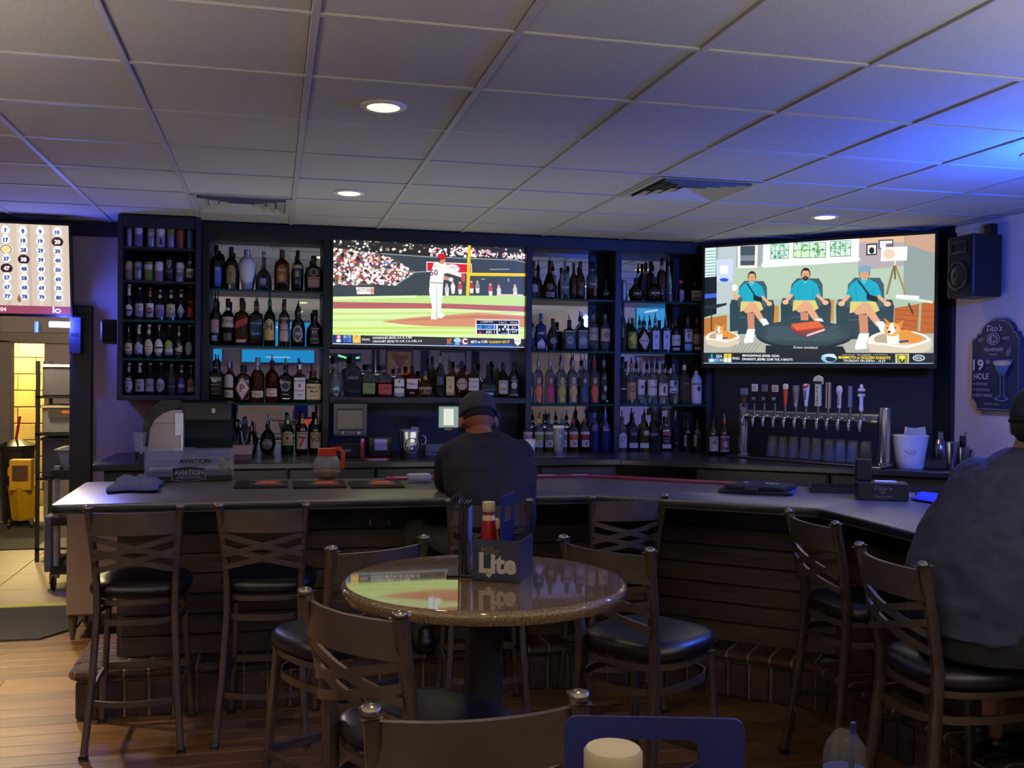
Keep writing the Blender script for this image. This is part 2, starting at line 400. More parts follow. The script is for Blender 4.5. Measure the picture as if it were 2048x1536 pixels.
dl = struct(MB().box(FX1, FX1+.05, 12.02, 12.75, .01, 1.93).build('door_3', 'frame_grey', bevel=(.004, 1)))
for z in (.3, 1., 1.65): MB().box(FX1-.012, FX1+.002, 12.0, 12.03, z, z+.1).build('hinge', 'black_plastic', dl)
pm('block', '#c2a75f', .8, var=.14, scale=7, bump=.3, bscale=60)
bw = struct(MB().box(-3.6, -1.9, 13.12, 13.2, 0, 2.6).build('wall_block', 'mortar'))
bmh = MB().box(.004, .396, 0, .05, .004, .196).mesh('block', 'block', bevel=(.006, 1))
for r in range(12):
    for c in range(4): link('block', bmh, bw, (-3.6+.4*c+(.2 if r % 2 else 0), 13.08, r*.2))
t = thing('ceiling_lamp', 'warm globe lamp lighting the block wall room beyond the passage, hidden above its door', 'lamp', (-2.9, 12.6, 2.4))
pm('lamp_glass', '#fff0d0', .4, var=.01, emit='#ffd080', estr=6)
MB().lathe([(.01, -.09), (.07, -.07), (.1, 0), (.07, .07), (.02, .09)], 16).build('globe', 'lamp_glass', t, smooth=60)
MB().lathe([(.06, .085), (.06, .15)], 12).build('mount', 'steel', t)
light('block_room_light', 'POINT', (0, 0, -.15), L_DOOR, (1, .78, .36), t, size=.1)
t = thing('ceiling_lamp', 'warm globe lamp on the passage ceiling behind the wall above the opening', 'lamp', (-2.1, 8.9, 2.4))
MB().lathe([(.01, -.09), (.07, -.07), (.1, 0), (.07, .07), (.02, .09)], 16).build('globe', 'lamp_glass', t, smooth=60)
MB().lathe([(.06, .085), (.06, .15)], 12).build('mount', 'steel', t)
light('passage_light', 'POINT', (0, 0, -.15), L_DOOR*.55, (1, .8, .42), t, size=.1)
# floor mats
m = MB().prism([(-2.6, 6.51), (-1.36, 6.51), (-1.2, 6.74), (-1.2, 7.38), (-2.6, 7.38)], 0.001, .012).build('floor_mat', 'floor_mat'); tag(m, 'grey floor mat on the wood boards in front of the passage', 'mat')
m = MB().box(-3.05, -1.6, 9.85, 11.6, .001, .012).build('floor_mat', 'floor_mat', bevel=(.003, 1)); tag(m, 'dark rubber mat on the tiles deeper in the passage', 'mat')

# ================================================================== THE BAR
CT, CZ = .045, 1.04
FRONT = [(-.945, 4.70), (1.55, 4.70), (2.41, 4.06), (2.41, 1.2)]
REAR = [(3.25, 1.2), (3.25, 4.55), (1.86, 5.65), (-.965, 5.68)]
def soft(poly, r=.04):
    out = []
    for i, p in enumerate(poly):
        p = V(p); a = (V(poly[i-1])-p).normalized(); b = (V(poly[(i+1) % len(poly)])-p).normalized()
        for k in range(5):
            t = k/4; out.append(tuple(p+a*r*(1-t)**2+b*r*t**2))
    return out
ct = MB().prism(soft(FRONT+REAR), CZ-CT, CZ); ct.m = [0, 0]+[1]*(len(ct.m)-2)
ct = ct.build('bar_counter_top', ['counter', 'black_plastic'], bevel=(.008, 2), smooth=40)
tag(ct, 'long dark speckled bar top that bends towards the right man', 'counter')
bf = thing('bar_cabinet', 'dark wood plank bar front under the counter overhang', 'bar', (0, 0, 0))
PL = [(-.71, 5.62), (-.71, 5.15), (2.03, 5.15), (2.78, 4.47), (2.81, 1.2)]
BL = [(-.885, 5.62), (-.885, 4.955), (1.945, 4.955), (2.59, 4.37), (2.62, 1.2)]
core = [(p[0]+.02, p[1]+.02) for p in PL]
MB().prism(core+[(3.2, 1.2), (3.2, 4.5), (1.84, 5.6)], .0, CZ-CT).build('core', 'black_matte', bf)
def seg(p, q):
    p, q = V(p), V(q); d = (q-p); l = d.length; d /= l; n = V((d.y, -d.x)); return p, d, n, l
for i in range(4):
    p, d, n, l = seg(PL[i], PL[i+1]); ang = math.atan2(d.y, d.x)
    z = .235
    for k in range(6):
        MB().box(0, l, -.022, .0, .002, .098).build('plank', 'siding', bf, (p.x, p.y, z+.1*k), ang, bevel=(.004, 1))
    MB().box(0, l, -.03, .0, 0, .155).build('shade_board', 'black_paint', bf, (p.x, p.y, .838), ang, bevel=(.004, 1))  # black board stands in for the shade under the counter overhang
hk = MB().tube([(0, 0, .02), (0, -.03, .02), (0, -.045, .005), (0, -.05, .03)], .005, 6).mesh('hook', 'chrome', smooth=60)
for px, py in ((437, 1050), (740, 1040), (776, 1040)):
    q = onY(px, py, 5.11); link('hook', hk, bf, (q.x, 5.12, q.z-.02))
q = onZ(1349, 1036, .95); link('hook', hk, bf, (2.05, 5.08, .9))
br = thing('brick_footrest', 'low brick ledge with rounded top bricks along the bar foot', 'footrest', (0, 0, 0))
inner = [(p[0]+.03, p[1]+.03) for p in BL]
MB().prism([(p[0]+.012, p[1]+.012) for p in BL]+PL[::-1], 0.001, .213).build('mortar_core', 'mortar', br)
def nose(w_):
    m = MB(); pts = [(.185, 0), (.0, 0), (-.02, .008), (-.03, .026), (-.024, .044), (-.005, .052), (.185, .052)]
    m.add([(0, y, z) for y, z in pts]+[(w_, y, z) for y, z in pts], [tuple(range(7)), tuple(range(7, 14))[::-1]]+[(i, 7+i, 7+(i+1) % 7, (i+1) % 7) for i in range(7)]); return m
TB = [nose(.094).mesh('brick', mm, bevel=(.003, 1)) for mm in ('brick', 'brick_dark')]
FB = [MB().box(0, .092, 0, .05, .008, .172).mesh('brick', mm, bevel=(.004, 1)) for mm in ('brick', 'brick_dark')]
for i in range(4):
    p, d, n, l = seg(BL[i], BL[i+1]); ang = math.atan2(d.y, d.x)
    mn = nose(l if i < 3 else 2.4); mn.v = [(x, y+.0045, z*.93) for x, y, z in mn.v]; mn.build('mortar_bed', 'mortar', br, (p.x, p.y, .187), ang)
    l2 = l if i < 3 else 2.4
    k = max(1, round(l2/.107)); st = l2/k
    for j in range(k):
        q = p+d*(j*st+.006)+n*(.0)
        o = link('brick', random.choice(FB), br, (q.x+n.x*random.uniform(-.002, .003), q.y+n.y*random.uniform(-.002, .003), .0), ang); o.scale = ((st-.014)/.092, 1, 1)
        o = link('brick', random.choice(TB), br, (q.x, q.y, .186+random.uniform(-.002, .002)), ang); o.scale = ((st-.014)/.094, 1, 1)

# ================================================================== BACK BAR
BZ = 1.07
bc = MB().prism([(-1.05, YB-.002), (-1.05, 6.38), (2.3, 6.38), (2.72, 6.1), (4.0, 5.235), (XR-.002, 4.93), (XR-.002, 5.95), (3.27, 7.11), (3.27, YB-.002)], BZ-.04, BZ)
tag(bc.build('back_counter_top', 'backcounter', bevel=(.006, 2)), 'black back counter holding the bottles, register and beer taps', 'counter')
bx0 = -1.0
for i in range(6):
    w_ = .55; x0 = bx0+i*w_
    labs = ['at the left end by the beige cabinet', 'behind the acrylic garnish box', 'behind the coffee pot', 'below the register screen', 'behind the man in the black shirt', 'just right of the man in the black shirt']
    t = thing('base_cabinet', 'black base cabinet under the back counter, '+labs[i], 'cabinet', (x0, 6.45, 0), group='back bar base cabinets')
    MB().box(.003, w_-.003, .02, .85, .08, BZ-.042).build('body', 'black_paint', t)
    MB().box(.008, w_-.008, 0, .02, .1, .82).build('door', 'black_paint', t, bevel=(.004, 1))
    dr = MB().box(.008, w_-.008, 0, .02, .83, BZ-.05).build('drawer', 'black_paint', t, bevel=(.004, 1))
    MB().bar((.06, -.025, .95), (w_-.06, -.025, .95), .012, .012).bar((.08, -.025, .95), (.08, .0, .95), .01, .01).bar((w_-.08, -.025, .95), (w_-.08, .0, .95), .01, .01).build('handle', 'steel', dr)
for i, (a, b, lab) in enumerate(((.0, .85, 'below the left half of the beer taps'), (.86, 1.68, 'below the white ice bucket'))):
    p = V((2.75, 6.17)); d = V((4.0-2.72, 5.235-6.1)).normalized(); q = p+d*a
    t = thing('base_cabinet', 'black angled corner cabinet under the back counter, '+lab, 'cabinet', (q.x, q.y, 0), math.atan2(d.y, d.x), group='back bar base cabinets')
    MB().box(.003, b-a-.003, .02, .4, .08, BZ-.042).build('body', 'black_paint', t)
    dr = MB().box(.01, b-a-.01, 0, .02, .1, BZ-.05).build('door', 'black_paint', t, bevel=(.004, 1))
    MB().bar((.08, -.025, .93), (b-a-.08, -.025, .93), .012, .012).build('handle', 'steel', dr)
# shelving bays
SH = (2.205, 1.82, 1.425)   # shelf tops
bb = thing('back_bar_shelving', 'black shelving frame with mirrors and glass shelves behind the bar', 'shelving', (0, 0, 0))
for x0, x1 in ((-.475, -.425), (.335, .385), (1.80, 1.845), (2.485, 2.535), (3.235, 3.275)):
    MB().box(x0, x1, 7.06, YB-.004, BZ+.001, CEIL-.03).build('post', 'black_paint', bb, bevel=(.004, 1))
MB().box(-.475, 3.275, 7.05, YB-.004, CEIL-.09, CEIL-.004).build('header', 'black_paint', bb, bevel=(.004, 1))
BAYS = [(-.425, .335), (1.845, 2.485), (2.535, 3.235)]
MIR = [(-.425, .335), (1.845, 2.36), (2.535, 3.06)]
pm('dark_panel', '#1d2733', .5, var=.2, scale=3)
for (x0, x1), (m0, m1) in zip(BAYS, MIR):
    MB().box(m0, m1, YB-.012, YB-.005, BZ, CEIL-.09).build('mirror', 'mirror', bb)
    if m1 < x1: MB().box(m1, x1, YB-.03, YB-.005, BZ, CEIL-.09).build('dark_panel', 'dark_panel', bb, bevel=(.003, 1))
    for z in SH: MB().box(x0, x1, 7.06, YB-.014, z-.016, z).build('glass_shelf', 'shelf_glass', bb, bevel=(.002, 1))
MB().box(.385, 1.80, YB-.012, YB-.005, 1.47, 1.9).build('mirror', 'mirror', bb)
MB().box(.385, 1.80, YB-.02, YB-.005, 1.9, CEIL-.09).build('back_panel', 'black_matte', bb)
MB().box(.385, 1.80, 7.02, YB-.005, 1.425, 1.47).build('wood_shelf', 'black_paint', bb, bevel=(.004, 1))
MB().box(.385, 1.80, YB-.02, YB-.005, BZ, 1.425).build('niche_panel', 'dark_panel', bb)
# beer cabinet left of it
CX0, CX1, CY0, CZ0, CZ1 = -.99, -.475, 6.9, 1.445, CEIL-.004
bk = thing('beer_cabinet', 'navy painted open wall cabinet with five shelves of cans and bottles', 'cabinet', (0, 0, 0))
MB().box(CX0, CX1, YB-.02, YB-.004, CZ0, CZ1).build('back_panel', 'navy_box', bk)
for x0 in (CX0, CX1-.03): MB().box(x0, x0+.03, CY0, YB-.02, CZ0, CZ1).build('side_panel', 'navy_box', bk, bevel=(.003, 1))
MB().box(CX0+.03, CX1-.03, CY0, YB-.02, CZ1-.075, CZ1).build('top_panel', 'navy_box', bk, bevel=(.003, 1))
CSH = []
for py in (495, 562, 640, 717, 790):
    z = onY(320, py, 6.93).z; CSH.append(z)
    if py == 790: MB().box(CX0+.03, CX1-.03, CY0, YB-.02, CZ0, z).build('bottom_panel', 'navy_box', bk, bevel=(.003, 1))
    else: MB().box(CX0+.03, CX1-.03, CY0+.01, YB-.02, z-.015, z).build('shelf', 'navy_box' if py < 600 else 'shelf_glass', bk, bevel=(.002, 1))

# ================================================================== LAMPS OUT OF FRAME: added fill lamps, then the blue wash
for i, (x, y, z, k) in enumerate(((-2.4, 2.3, 1.6, .4), (-1.7, .2, 1.6, .85), (-2.7, -1.9, 1.8, .5), (1.5, -.4, 1.6, 1.35), (3.4, 1.0, 1.6, .5))):  # unseen pendants, added only to light the ceiling from below
    t = thing('fill_pendant', 'added uplighting fill pendant '+('over the left floor', 'left of the viewer', 'behind the viewer to the left', 'behind the viewer to the right', 'right of the viewer')[i]+', out of the frame', 'lamp', (x, y, z), group='added fill pendants')
    MB().lathe([(.02, -.09), (.1, -.075), (.17, -.03), (.2, .03), (.19, .03), (.16, -.02), (.09, -.06), (.01, -.07)], 24, caps=False).build('bowl', 'steel', t, smooth=60)
    MB().lathe([(.01, -.05), (.05, -.04), (.06, 0), (.04, .03), (.01, .04)], 14).build('bulb', 'lamp_glass', t, smooth=60)
    MB().tube([(0, 0, .035), (0, 0, CEIL-z)], .006, 6).build('cord', 'black_plastic', t)
    light('fill_pendant_light', 'SPOT', (0, 0, .06), L_FILL_UP*k, ((1, .89, .76) if x < 3 else (.85, .9, 1)), t, size=.12, spot=2.9, blend=.9, rot=(PI, 0, 0))
# added fill strips hidden under the bar's far edge, to brighten ceiling and bottles
for i, (x, y, rz_, ln) in enumerate(((-.1, 5.8, 0, 1.0), (1.3, 5.8, 0, 1.0), (2.75, 5.25, -.67, .9))):
    t = thing('fill_strip', 'added fill strip on the hidden aisle side of the bar, '+('left', 'middle', 'right')[i]+' one', 'lamp', (x, y, .88), rz_, group='added under-bar fill strips')
    MB().box(-ln/2, ln/2, -.05, .04, -.03, -.004).build('housing', 'steel', t); MB().tube([(-ln/2+.03, 0, .008), (ln/2-.03, 0, .008)], .011, 8).build('tube', 'lamp_glass', t, smooth=60)
    for e in (-1, 1): MB().bar((e*ln*.4, -.05, -.02), (e*ln*.4, -.3, -.02), .02, .012).build('bracket', 'steel', t)
    l = light('fill_strip', 'AREA', (0, 0, .03), L_FILL_AISLE*(1, 1, .7)[i], (.93, .97, 1), t, size=ln, rot=(PI, 0, 0)); l.data.shape = 'RECTANGLE'; l.data.size_y = .05
t = thing('blue_spotlight', 'blue LED wash light hung from the ceiling at right, out of the frame', 'lamp', (3.65, 3.55, 2.3))
MB().lathe([(.05, -.06), (.055, .05), (.03, .07)], 16).xf(Matrix.Rotation(1.2, 4, 'Y')).build('housing', 'black_plastic', t, smooth=50)
MB().bar((0, 0, .05), (0, 0, CEIL-2.301), .02, .02).build('bracket', 'black_plastic', t)
light('blue_light', 'POINT', (-.1, 0, -.02), L_BLUE, BLUE, t, size=.06)

# ================================================================== SCREENS
def tv(name, label, loc, rz, w_, h_, art, tilt=0, bez=.012, mat='screen', thick=.05, logo=None):
    t = thing(name, label, 'television', loc); t.rotation_euler = (tilt, 0, rz)
    MB().box(-w_/2-bez, w_/2+bez, -.012, thick, -h_/2-bez*1.6, h_/2+bez).build('housing', 'black_plastic', t, bevel=(.004, 1))
    b = MB(); B = bez
    for x0, x1, z0, z1 in ((-w_/2-B, w_/2+B, h_/2, h_/2+B), (-w_/2-B, w_/2+B, -h_/2-B*1.6, -h_/2), (-w_/2-B, -w_/2, -h_/2, h_/2), (w_/2, w_/2+B, -h_/2, h_/2)):
        b.box(x0, x1, -.022, -.012, z0, z1)
    b.build('bezel', 'black_plastic', t)
    MB().box(-.15, .15, thick, thick+.06, -.1, .1).build('wall_mount', 'black_matte', t)
    art.build('picture', panel_fn(-w_/2, -h_/2, w_/2, h_/2, -.0125, .00003), mat, t)
    return t
def quadmap(TL, TR, BL, BR):
    def f(x, y):
        u, v = .5, .5
        for _ in range(6):
            xl = TL[0]+(BL[0]-TL[0])*v; xr = TR[0]+(BR[0]-TR[0])*v; u = (x-xl)/(xr-xl)
            yt = TL[1]+(TR[1]-TL[1])*u; yb = BL[1]+(BR[1]-BL[1])*u; v = (y-yt)/(yb-yt)
        return u, v
    return f
class Pic(Art):
    """Art whose shapes are given in sketch units and clipped into the unit sheet"""
    def __init__(s, q): super().__init__(); s.q = q
    def finish(s):
        for k, (vs, fs, c) in enumerate(s.items):
            s.items[k] = ([tuple(min(1, max(0, a)) for a in s.q(x, y)) for x, y in vs], fs, c)
        return s
# --- the baseball game
q1 = quadmap((116, 108), (2012, 268), (98, 1197), (1946, 1247)); P = Pic(q1)
P.poly([(80, 60), (2100, 60), (2100, 1300), (60, 1300)], '#30383c')
P.poly([(80, 60), (2100, 60), (2100, 480), (1900, 440), (560, 330), (100, 250)], '#2a2827')
rnd = random.Random(3)
def dots(n, poly, cols, r0, r1, dens=None):
    xs = [p[0] for p in poly]; ys = [p[1] for p in poly]; k = 0
    def inside(x, y):
        r = False; j = len(poly)-1
        for i in range(len(poly)):
            (xi, yi), (xj, yj) = poly[i], poly[j]
            if (yi > y) != (yj > y) and x < (xj-xi)*(y-yi)/(yj-yi)+xi: r = not r
            j = i
        return r
    while k < n:
        x, y = rnd.uniform(min(xs), max(xs)), rnd.uniform(min(ys), max(ys))
        if not inside(x, y): continue
        k += 1; a = rnd.uniform(r0, r1); P.ell(x, y, a, a*rnd.uniform(.6, 1.1), rnd.choice(cols), 6)
LC = [(112, 260), (560, 330), (720, 400), (890, 520), (700, 640), (108, 625)]
P.poly(LC, '#6d5a58')
CW = ['#ffffff', '#f6eef0', '#ffdfe0', '#f2c3bb', '#e0504e', '#c93038', '#e8b8a0', '#3a3234', '#221e20', '#ffffff', '#f6f0f0', '#ffffff', '#fbe8e8', '#2a2426', '#e8d0cc', '#fff4f0']*2+['#f08a50', '#7fa0c8', '#4050a0']
dots(520, LC, CW, 9, 19)
dots(70, [(112, 110), (1000, 180), (1000, 330), (560, 320), (112, 250)], ['#dfe6da', '#a8a8a0', '#ffffff', '#80705c', '#c8d0a0'], 7, 16)
dots(50, [(980, 180), (2000, 260), (2000, 400), (1000, 300)], ['#e8ecea', '#908c88', '#c8c8c0', '#504848'], 6, 14)
dots(170, [(1030, 300), (1300, 300), (1650, 340), (1990, 390), (1990, 470), (1640, 400), (1040, 375)], ['#ffffff', '#f4e4e6', '#e8c0c4', '#ffffff', '#302a2c', '#d09098'], 8, 17)
P.poly([(560, 335), (1000, 375), (2000, 440), (2010, 800), (100, 740), (108, 625), (700, 645), (890, 525), (720, 405)], '#39444a')
P.line([(700, 640), (885, 520), (1000, 520)], 8, '#9fb0ae'); P.line([(560, 335), (1000, 378), (1880, 440), (1995, 465)], 9, '#8f9c9c')
P.poly([(1000, 424), (1450, 458), (1450, 552), (1000, 520)], '#f6f2f0').poly([(1008, 432), (1442, 466), (1442, 545), (1008, 512)], '#d61c2e')
P.ell(1245, 500, 82, 42, '#f4f6f8').text('ANDERSON', 1250, 488, 26, '#303a44', wmax=130).text('FORD', 1250, 520, 24, '#303a44', wmax=70)
P.poly([(318, 650), (488, 654), (488, 720), (330, 718)], '#f2eee8').text('HOTTUBS', 392, 680, 34, '#30363c', wmax=130).ell(472, 690, 17, 32, '#e09080')
P.line([(1630, 518), (1830, 522)], 7, '#a8b2b4').line([(1815, 605), (1817, 640)], 7, '#c8d0d0').line([(1540, 605), (1580, 608)], 6, '#c0c8c8')
for x, y, c in ((1195, 690, '#c8ccd4'), (1255, 670, '#eef2f6'), (1325, 675, '#c04a40'), (1440, 670, '#b03a38'), (1500, 670, '#8c949c'), (1630, 700, '#c0504c'), (1715, 715, '#d8d4d0'), (1880, 715, '#cdc9c4')):
    P.ell(x, y-40, 14, 14, '#d89a80', 8).ell(x, y, 22, 34, c, 10).poly([(x-20, y+20), (x+20, y+20), (x+14, y+65), (x-14, y+65)], '#e8e4e0')
P.line([(1690, 755), (1960, 765)], 14, '#e0c8c0')
P.poly([(60, 735), (1000, 745), (2050, 775), (2050, 1300), (60, 1300)], '#bfe08a')
P.poly([(60, 735), (900, 742), (900, 760), (60, 765)], '#dff3b6')
P.poly([(60, 785), (1200, 826), (2050, 872), (2050, 922), (1200, 872), (60, 850)], '#b05f63')
P.poly([(60, 850), (1200, 873), (2050, 924), (2050, 1300), (60, 1300)], '#d6eda6')
for y in (890, 950, 1030, 1075): P.poly([(60, y), (1100, y+12), (2050, y+34), (2050, y+48), (1100, y+32), (60, y+26)], '#c3dd8c' if y < 1000 else '#c6de6a')
P.poly([(555, 985), (800, 955), (1100, 935), (1500, 918), (1980, 955), (1980, 1060), (1500, 1050), (1000, 1035), (760, 1015)], '#d08e6c')
P.poly([(640, 985), (1000, 955), (1500, 940), (1980, 965), (1980, 985), (1500, 965), (1000, 975)], '#c07c5e')
P.poly([(1425, 178), (1455, 182), (1415, 757), (1382, 752)], '#e8c814').poly([(1395, 541), (1990, 566), (1990, 594), (1395, 570)], '#eecb14')
# pitcher
WH = '#f4f2ee'; SK = '#c98a6c'
P.poly([(1028, 618), (1158, 632), (1148, 760), (1128, 900), (1168, 935), (1140, 962), (1090, 960), (1092, 800), (1075, 930), (1092, 972), (1028, 972), (1044, 860), (1018, 700)], '#e9f1ea')
P.line([(1092, 660), (1090, 940)], 8, '#b9cfc2')
P.poly([(1072, 442), (1120, 428), (1200, 455), (1240, 530), (1170, 545), (1158, 635), (1026, 622), (1044, 520)], WH)
P.poly([(1185, 462), (1350, 556), (1352, 588), (1180, 530)], '#efe6e0').poly([(1170, 560), (1250, 590), (1240, 612), (1160, 600)], SK).ell(1238, 600, 22, 20, '#f2f4f4')
P.ell(1360, 588, 22, 40, '#c44a4e').ell(1150, 418, 38, 34, SK).ell(1150, 384, 40, 30, '#d31c28').poly([(1150, 372), (1200, 392), (1196, 406), (1150, 402)], '#c01a26').ell(1124, 412, 14, 22, '#5a3a2c')
P.text('50', 1072, 530, 58, '#6a3a6c', bold=.02).text('SMITH', 1098, 472, 16, '#3aa09a', wmax=60).line([(1034, 622), (1156, 634)], 7, '#7a6a60')
# score bug
P.poly([(1468, 980), (1908, 992), (1902, 1130), (1466, 1116)], '#f2f2f2').poly([(1476, 988), (1900, 998), (1900, 1032), (1476, 1024)], '#15181f')
P.text('J. FREEMAN', 1580, 1006, 22, '#e8e8e8', wmax=150).text('1 for 2', 1740, 1012, 20, '#e8e8e8', wmax=70).text('.260 avg', 1850, 1016, 20, '#e8e8e8', wmax=80)
P.poly([(1478, 1028), (1674, 1034), (1674, 1074), (1478, 1068)], '#1258b0').text('LAD', 1600, 1052, 26, '#7fb4ea', wmax=60).text('3', 1652, 1054, 30, '#ffffff').text('LA', 1508, 1050, 28, '#7fd0f0', wmax=34)
P.poly([(1478, 1074), (1674, 1080), (1674, 1120), (1478, 1114)], '#191d26').text('ARI', 1595, 1098, 28, '#ffffff', wmax=60).text('1', 1652, 1100, 30, '#ffffff').poly([(1492, 1112), (1508, 1082), (1526, 1112)], '#c03a48')
P.poly([(1688, 1036), (1790, 1040), (1790, 1122), (1688, 1118)], '#14171e').poly([(1798, 1040), (1896, 1044), (1896, 1078), (1798, 1074)], '#14171e').poly([(1798, 1082), (1896, 1086), (1896, 1124), (1798, 1120)], '#14171e')
P.text('2-1', 1848, 1059, 24, '#ffffff').text('1 OUT', 1848, 1100, 18, '#ffffff', wmax=70).text('8', 1704, 1080, 26, '#ffffff')
for x, y in ((1742, 1074), (1762, 1054), (1782, 1078)): P.poly([(x-14, y), (x, y-14), (x+14, y), (x, y+14)], '#f0e8b0' if y == 1054 else '#d8d8d8')
for x in (1735, 1756, 1777): P.ell(x, 1110, 5, 5, '#c8c8c8', 8)
# ticker
P.poly([(90, 1105), (1960, 1168), (1960, 1260), (80, 1260)], '#2b3036').poly([(1170, 1195), (1840, 1215), (1840, 1244), (1170, 1226)], '#1f4f9c')
P.poly([(105, 1106), (278, 1110), (278, 1188), (100, 1184)], '#1b2f86').text('BOS', 234, 1127, 30, '#a8c8f0', bold=.02).text('TOR', 234, 1164, 30, '#5f9ae8', bold=.02).ell(155, 1128, 22, 20, '#d86a80').ell(152, 1164, 22, 16, '#e8eef8').text('B', 155, 1128, 24, '#ffffff')
P.poly([(283, 1110), (357, 1113), (357, 1188), (283, 1186)], '#e8bf5c').text('7', 318, 1130, 28, '#6a4a14').text('1', 318, 1166, 24, '#f8f0d8')
P.text('FINAL', 408, 1155, 22, '#e8e8e8', wmax=76, bold=.01).text('GONZALEZ (BOS): 2-5, R, 2 RBI', 470, 1143, 26, '#ffffff', al='l', wmax=435, bold=.015).text('CROCHET (BOS): W, 6 IP, 3 H, 0 ER, 6 K', 470, 1177, 26, '#ffffff', al='l', wmax=555, bold=.015)
P.text('NY', 1206, 1180, 50, '#f08030', wmax=46, bold=.03).ell(1282, 1172, 36, 24, '#9fd0ee').text('MLB', 1280, 1206, 16, '#ffffff').text('C', 1355, 1182, 56, '#f4f4f8', bold=.05).ell(1355, 1182, 34, 34, '#d8404c', ring=.85)
P.text('METS at CUBS', 1415, 1188, 24, '#ffffff', al='l', wmax=165, bold=.015).text('THURSDAY 8:05 ET', 1590, 1192, 24, '#ffd22e', al='l', wmax=215, bold=.015)
P.poly([(1848, 1162), (1918, 1164), (1914, 1205), (1880, 1232), (1852, 1204)], '#f0eef2').text('MLB', 1882, 1186, 22, '#a03a58', wmax=50)
P.poly([(80, 1192), (1000, 1218), (1960, 1246), (1960, 1262), (80, 1262)], '#3b4147').poly([(80, 1189), (1960, 1243), (1960, 1249), (80, 1195)], '#e8f0f8')
a, b = onY(661, 684, 7.09), onY(1045, 697, 7.15)
tv('television', 'large wall screen showing a baseball pitcher in white, over the centre bottles', (1.10, 7.115, 2.232), .035, 1.395, .785, P.finish(), tilt=.02, bez=.014)
# --- the room commercial
q2 = quadmap((85, 235), (1922, 105), (108, 1160), (1930, 1140)); P = Pic(q2)
P.poly([(40, 60), (1960, 60), (1960, 1200), (40, 1200)], '#a9bfa9')
P.poly([(60, 60), (600, 60), (600, 600), (60, 600)], '#9aa9ad').poly([(200, 60), (360, 60), (360, 760), (200, 760)], '#b8c6c8')
P.poly([(360, 380), (1700, 330), (1700, 620), (360, 640)], '#b3c9b2').poly([(1350, 60), (1700, 60), (1700, 360), (1360, 400)], '#b3a7ae').poly([(1350, 60), (1960, 60), (1960, 165), (1350, 175)], '#e0b68c')
P.poly([(1700, 60), (1960, 60), (1960, 640), (1700, 600)], '#8f9f9c').poly([(1710, 60), (1960, 60), (1960, 260), (1710, 190)], '#c9a089')
P.poly([(85, 235), (180, 228), (180, 470), (88, 480)], '#d8ece8')
for k in range(9): P.line([(90, 262+k*24), (176, 256+k*24)], 8, '#7fa8a8')
P.poly([(90, 470), (195, 460), (205, 760), (95, 790)], '#141c26').poly([(90, 605), (200, 595), (200, 630), (90, 640)], '#4060d8')
P.poly([(185, 325), (335, 318), (335, 500), (200, 505)], '#c9d3ee').poly([(222, 372), (294, 370), (294, 436), (222, 440)], '#eef0f4').ell(262, 487, 40, 15, '#2a58d0')
P.poly([(370, 205), (545, 198), (545, 388), (378, 392)], '#efe6dc').poly([(395, 215), (522, 208), (522, 366), (400, 370)], '#42525c').poly([(398, 290), (522, 285), (522, 330), (400, 334)], '#7d8496')
P.poly([(590, 185), (1362, 140), (1362, 330), (590, 385)], '#eef6f2').poly([(580, 352), (1372, 298), (1372, 318), (580, 374)], '#f6fbf8')
for x0, x1, cs in ((655, 805, ('#7fd0a8', '#4a9a8a', '#d8f0e8')), (845, 1105, ('#6fc070', '#9ad068', '#4a9a58', '#d8ecb0')), (1140, 1300, ('#b8e0c8', '#6ab088', '#e4f4ec'))):
    y0 = 190-(x0-655)*.045; P.poly([(x0, y0), (x1, y0-8), (x1, y0+120), (x0, y0+130)], '#cfe8d8')
    for k in range(46):
        x = rnd.uniform(x0+6, x1-6); P.ell(x, rnd.uniform(y0+6, y0+112), rnd.uniform(6, 16), rnd.uniform(5, 13), rnd.choice(cs), 7)
    for k in range(5): P.line([(x0+(x1-x0)*k/4, y0), (x0+(x1-x0)*k/4, y0+122)], 4, '#55705e')
    for k in (0, .5, 1): P.line([(x0, y0+122*k), (x1, y0-6+122*k)], 4, '#55705e')
P.poly([(1418, 188), (1502, 182), (1500, 275), (1420, 280)], '#2c2c32').poly([(1428, 198), (1492, 194), (1492, 265), (1430, 270)], '#eceaea').ell(1460, 240, 20, 26, '#22242a')
P.poly([(1510, 155), (1620, 150), (1620, 225), (1510, 228)], '#4a4a52').poly([(1520, 164), (1612, 160), (1612, 216), (1520, 220)], '#dfe8f0').poly([(1566, 185), (1612, 183), (1612, 216), (1566, 218)], '#7c6a70')
P.poly([(1532, 215), (1725, 206), (1722, 318), (1530, 326)], '#fbf3ec').ell(1590, 268, 44, 40, '#f3cdb4', 14)
P.line([(1636, 320), (1634, 370)], 9, '#e8e0d0').line([(1630, 360), (1580, 590)], 16, '#8a7a50').line([(1640, 360), (1720, 590)], 15, '#a08a5a').line([(1634, 360), (1640, 470)], 13, '#6f6340')
P.poly([(1640, 700), (1960, 640), (1960, 930), (1640, 860)], '#b8632c')
for k in range(5): P.line([(1645, 715+k*34), (1950, 720+k*52)], 4, '#8a4420')
P.poly([(100, 800), (300, 770), (300, 920), (100, 940)], '#b87434').poly([(700, 690), (740, 690), (740, 830), (700, 830)], '#c98a3a').poly([(1135, 640), (1180, 640), (1180, 810), (1135, 810)], '#c98a3a')
P.poly([(100, 940), (1960, 900), (1960, 1200), (90, 1200)], '#aeb0a4')
for k in range(7): P.line([(340+k*30, 1085), (400+k*34, 985)], 6, '#8f9084')
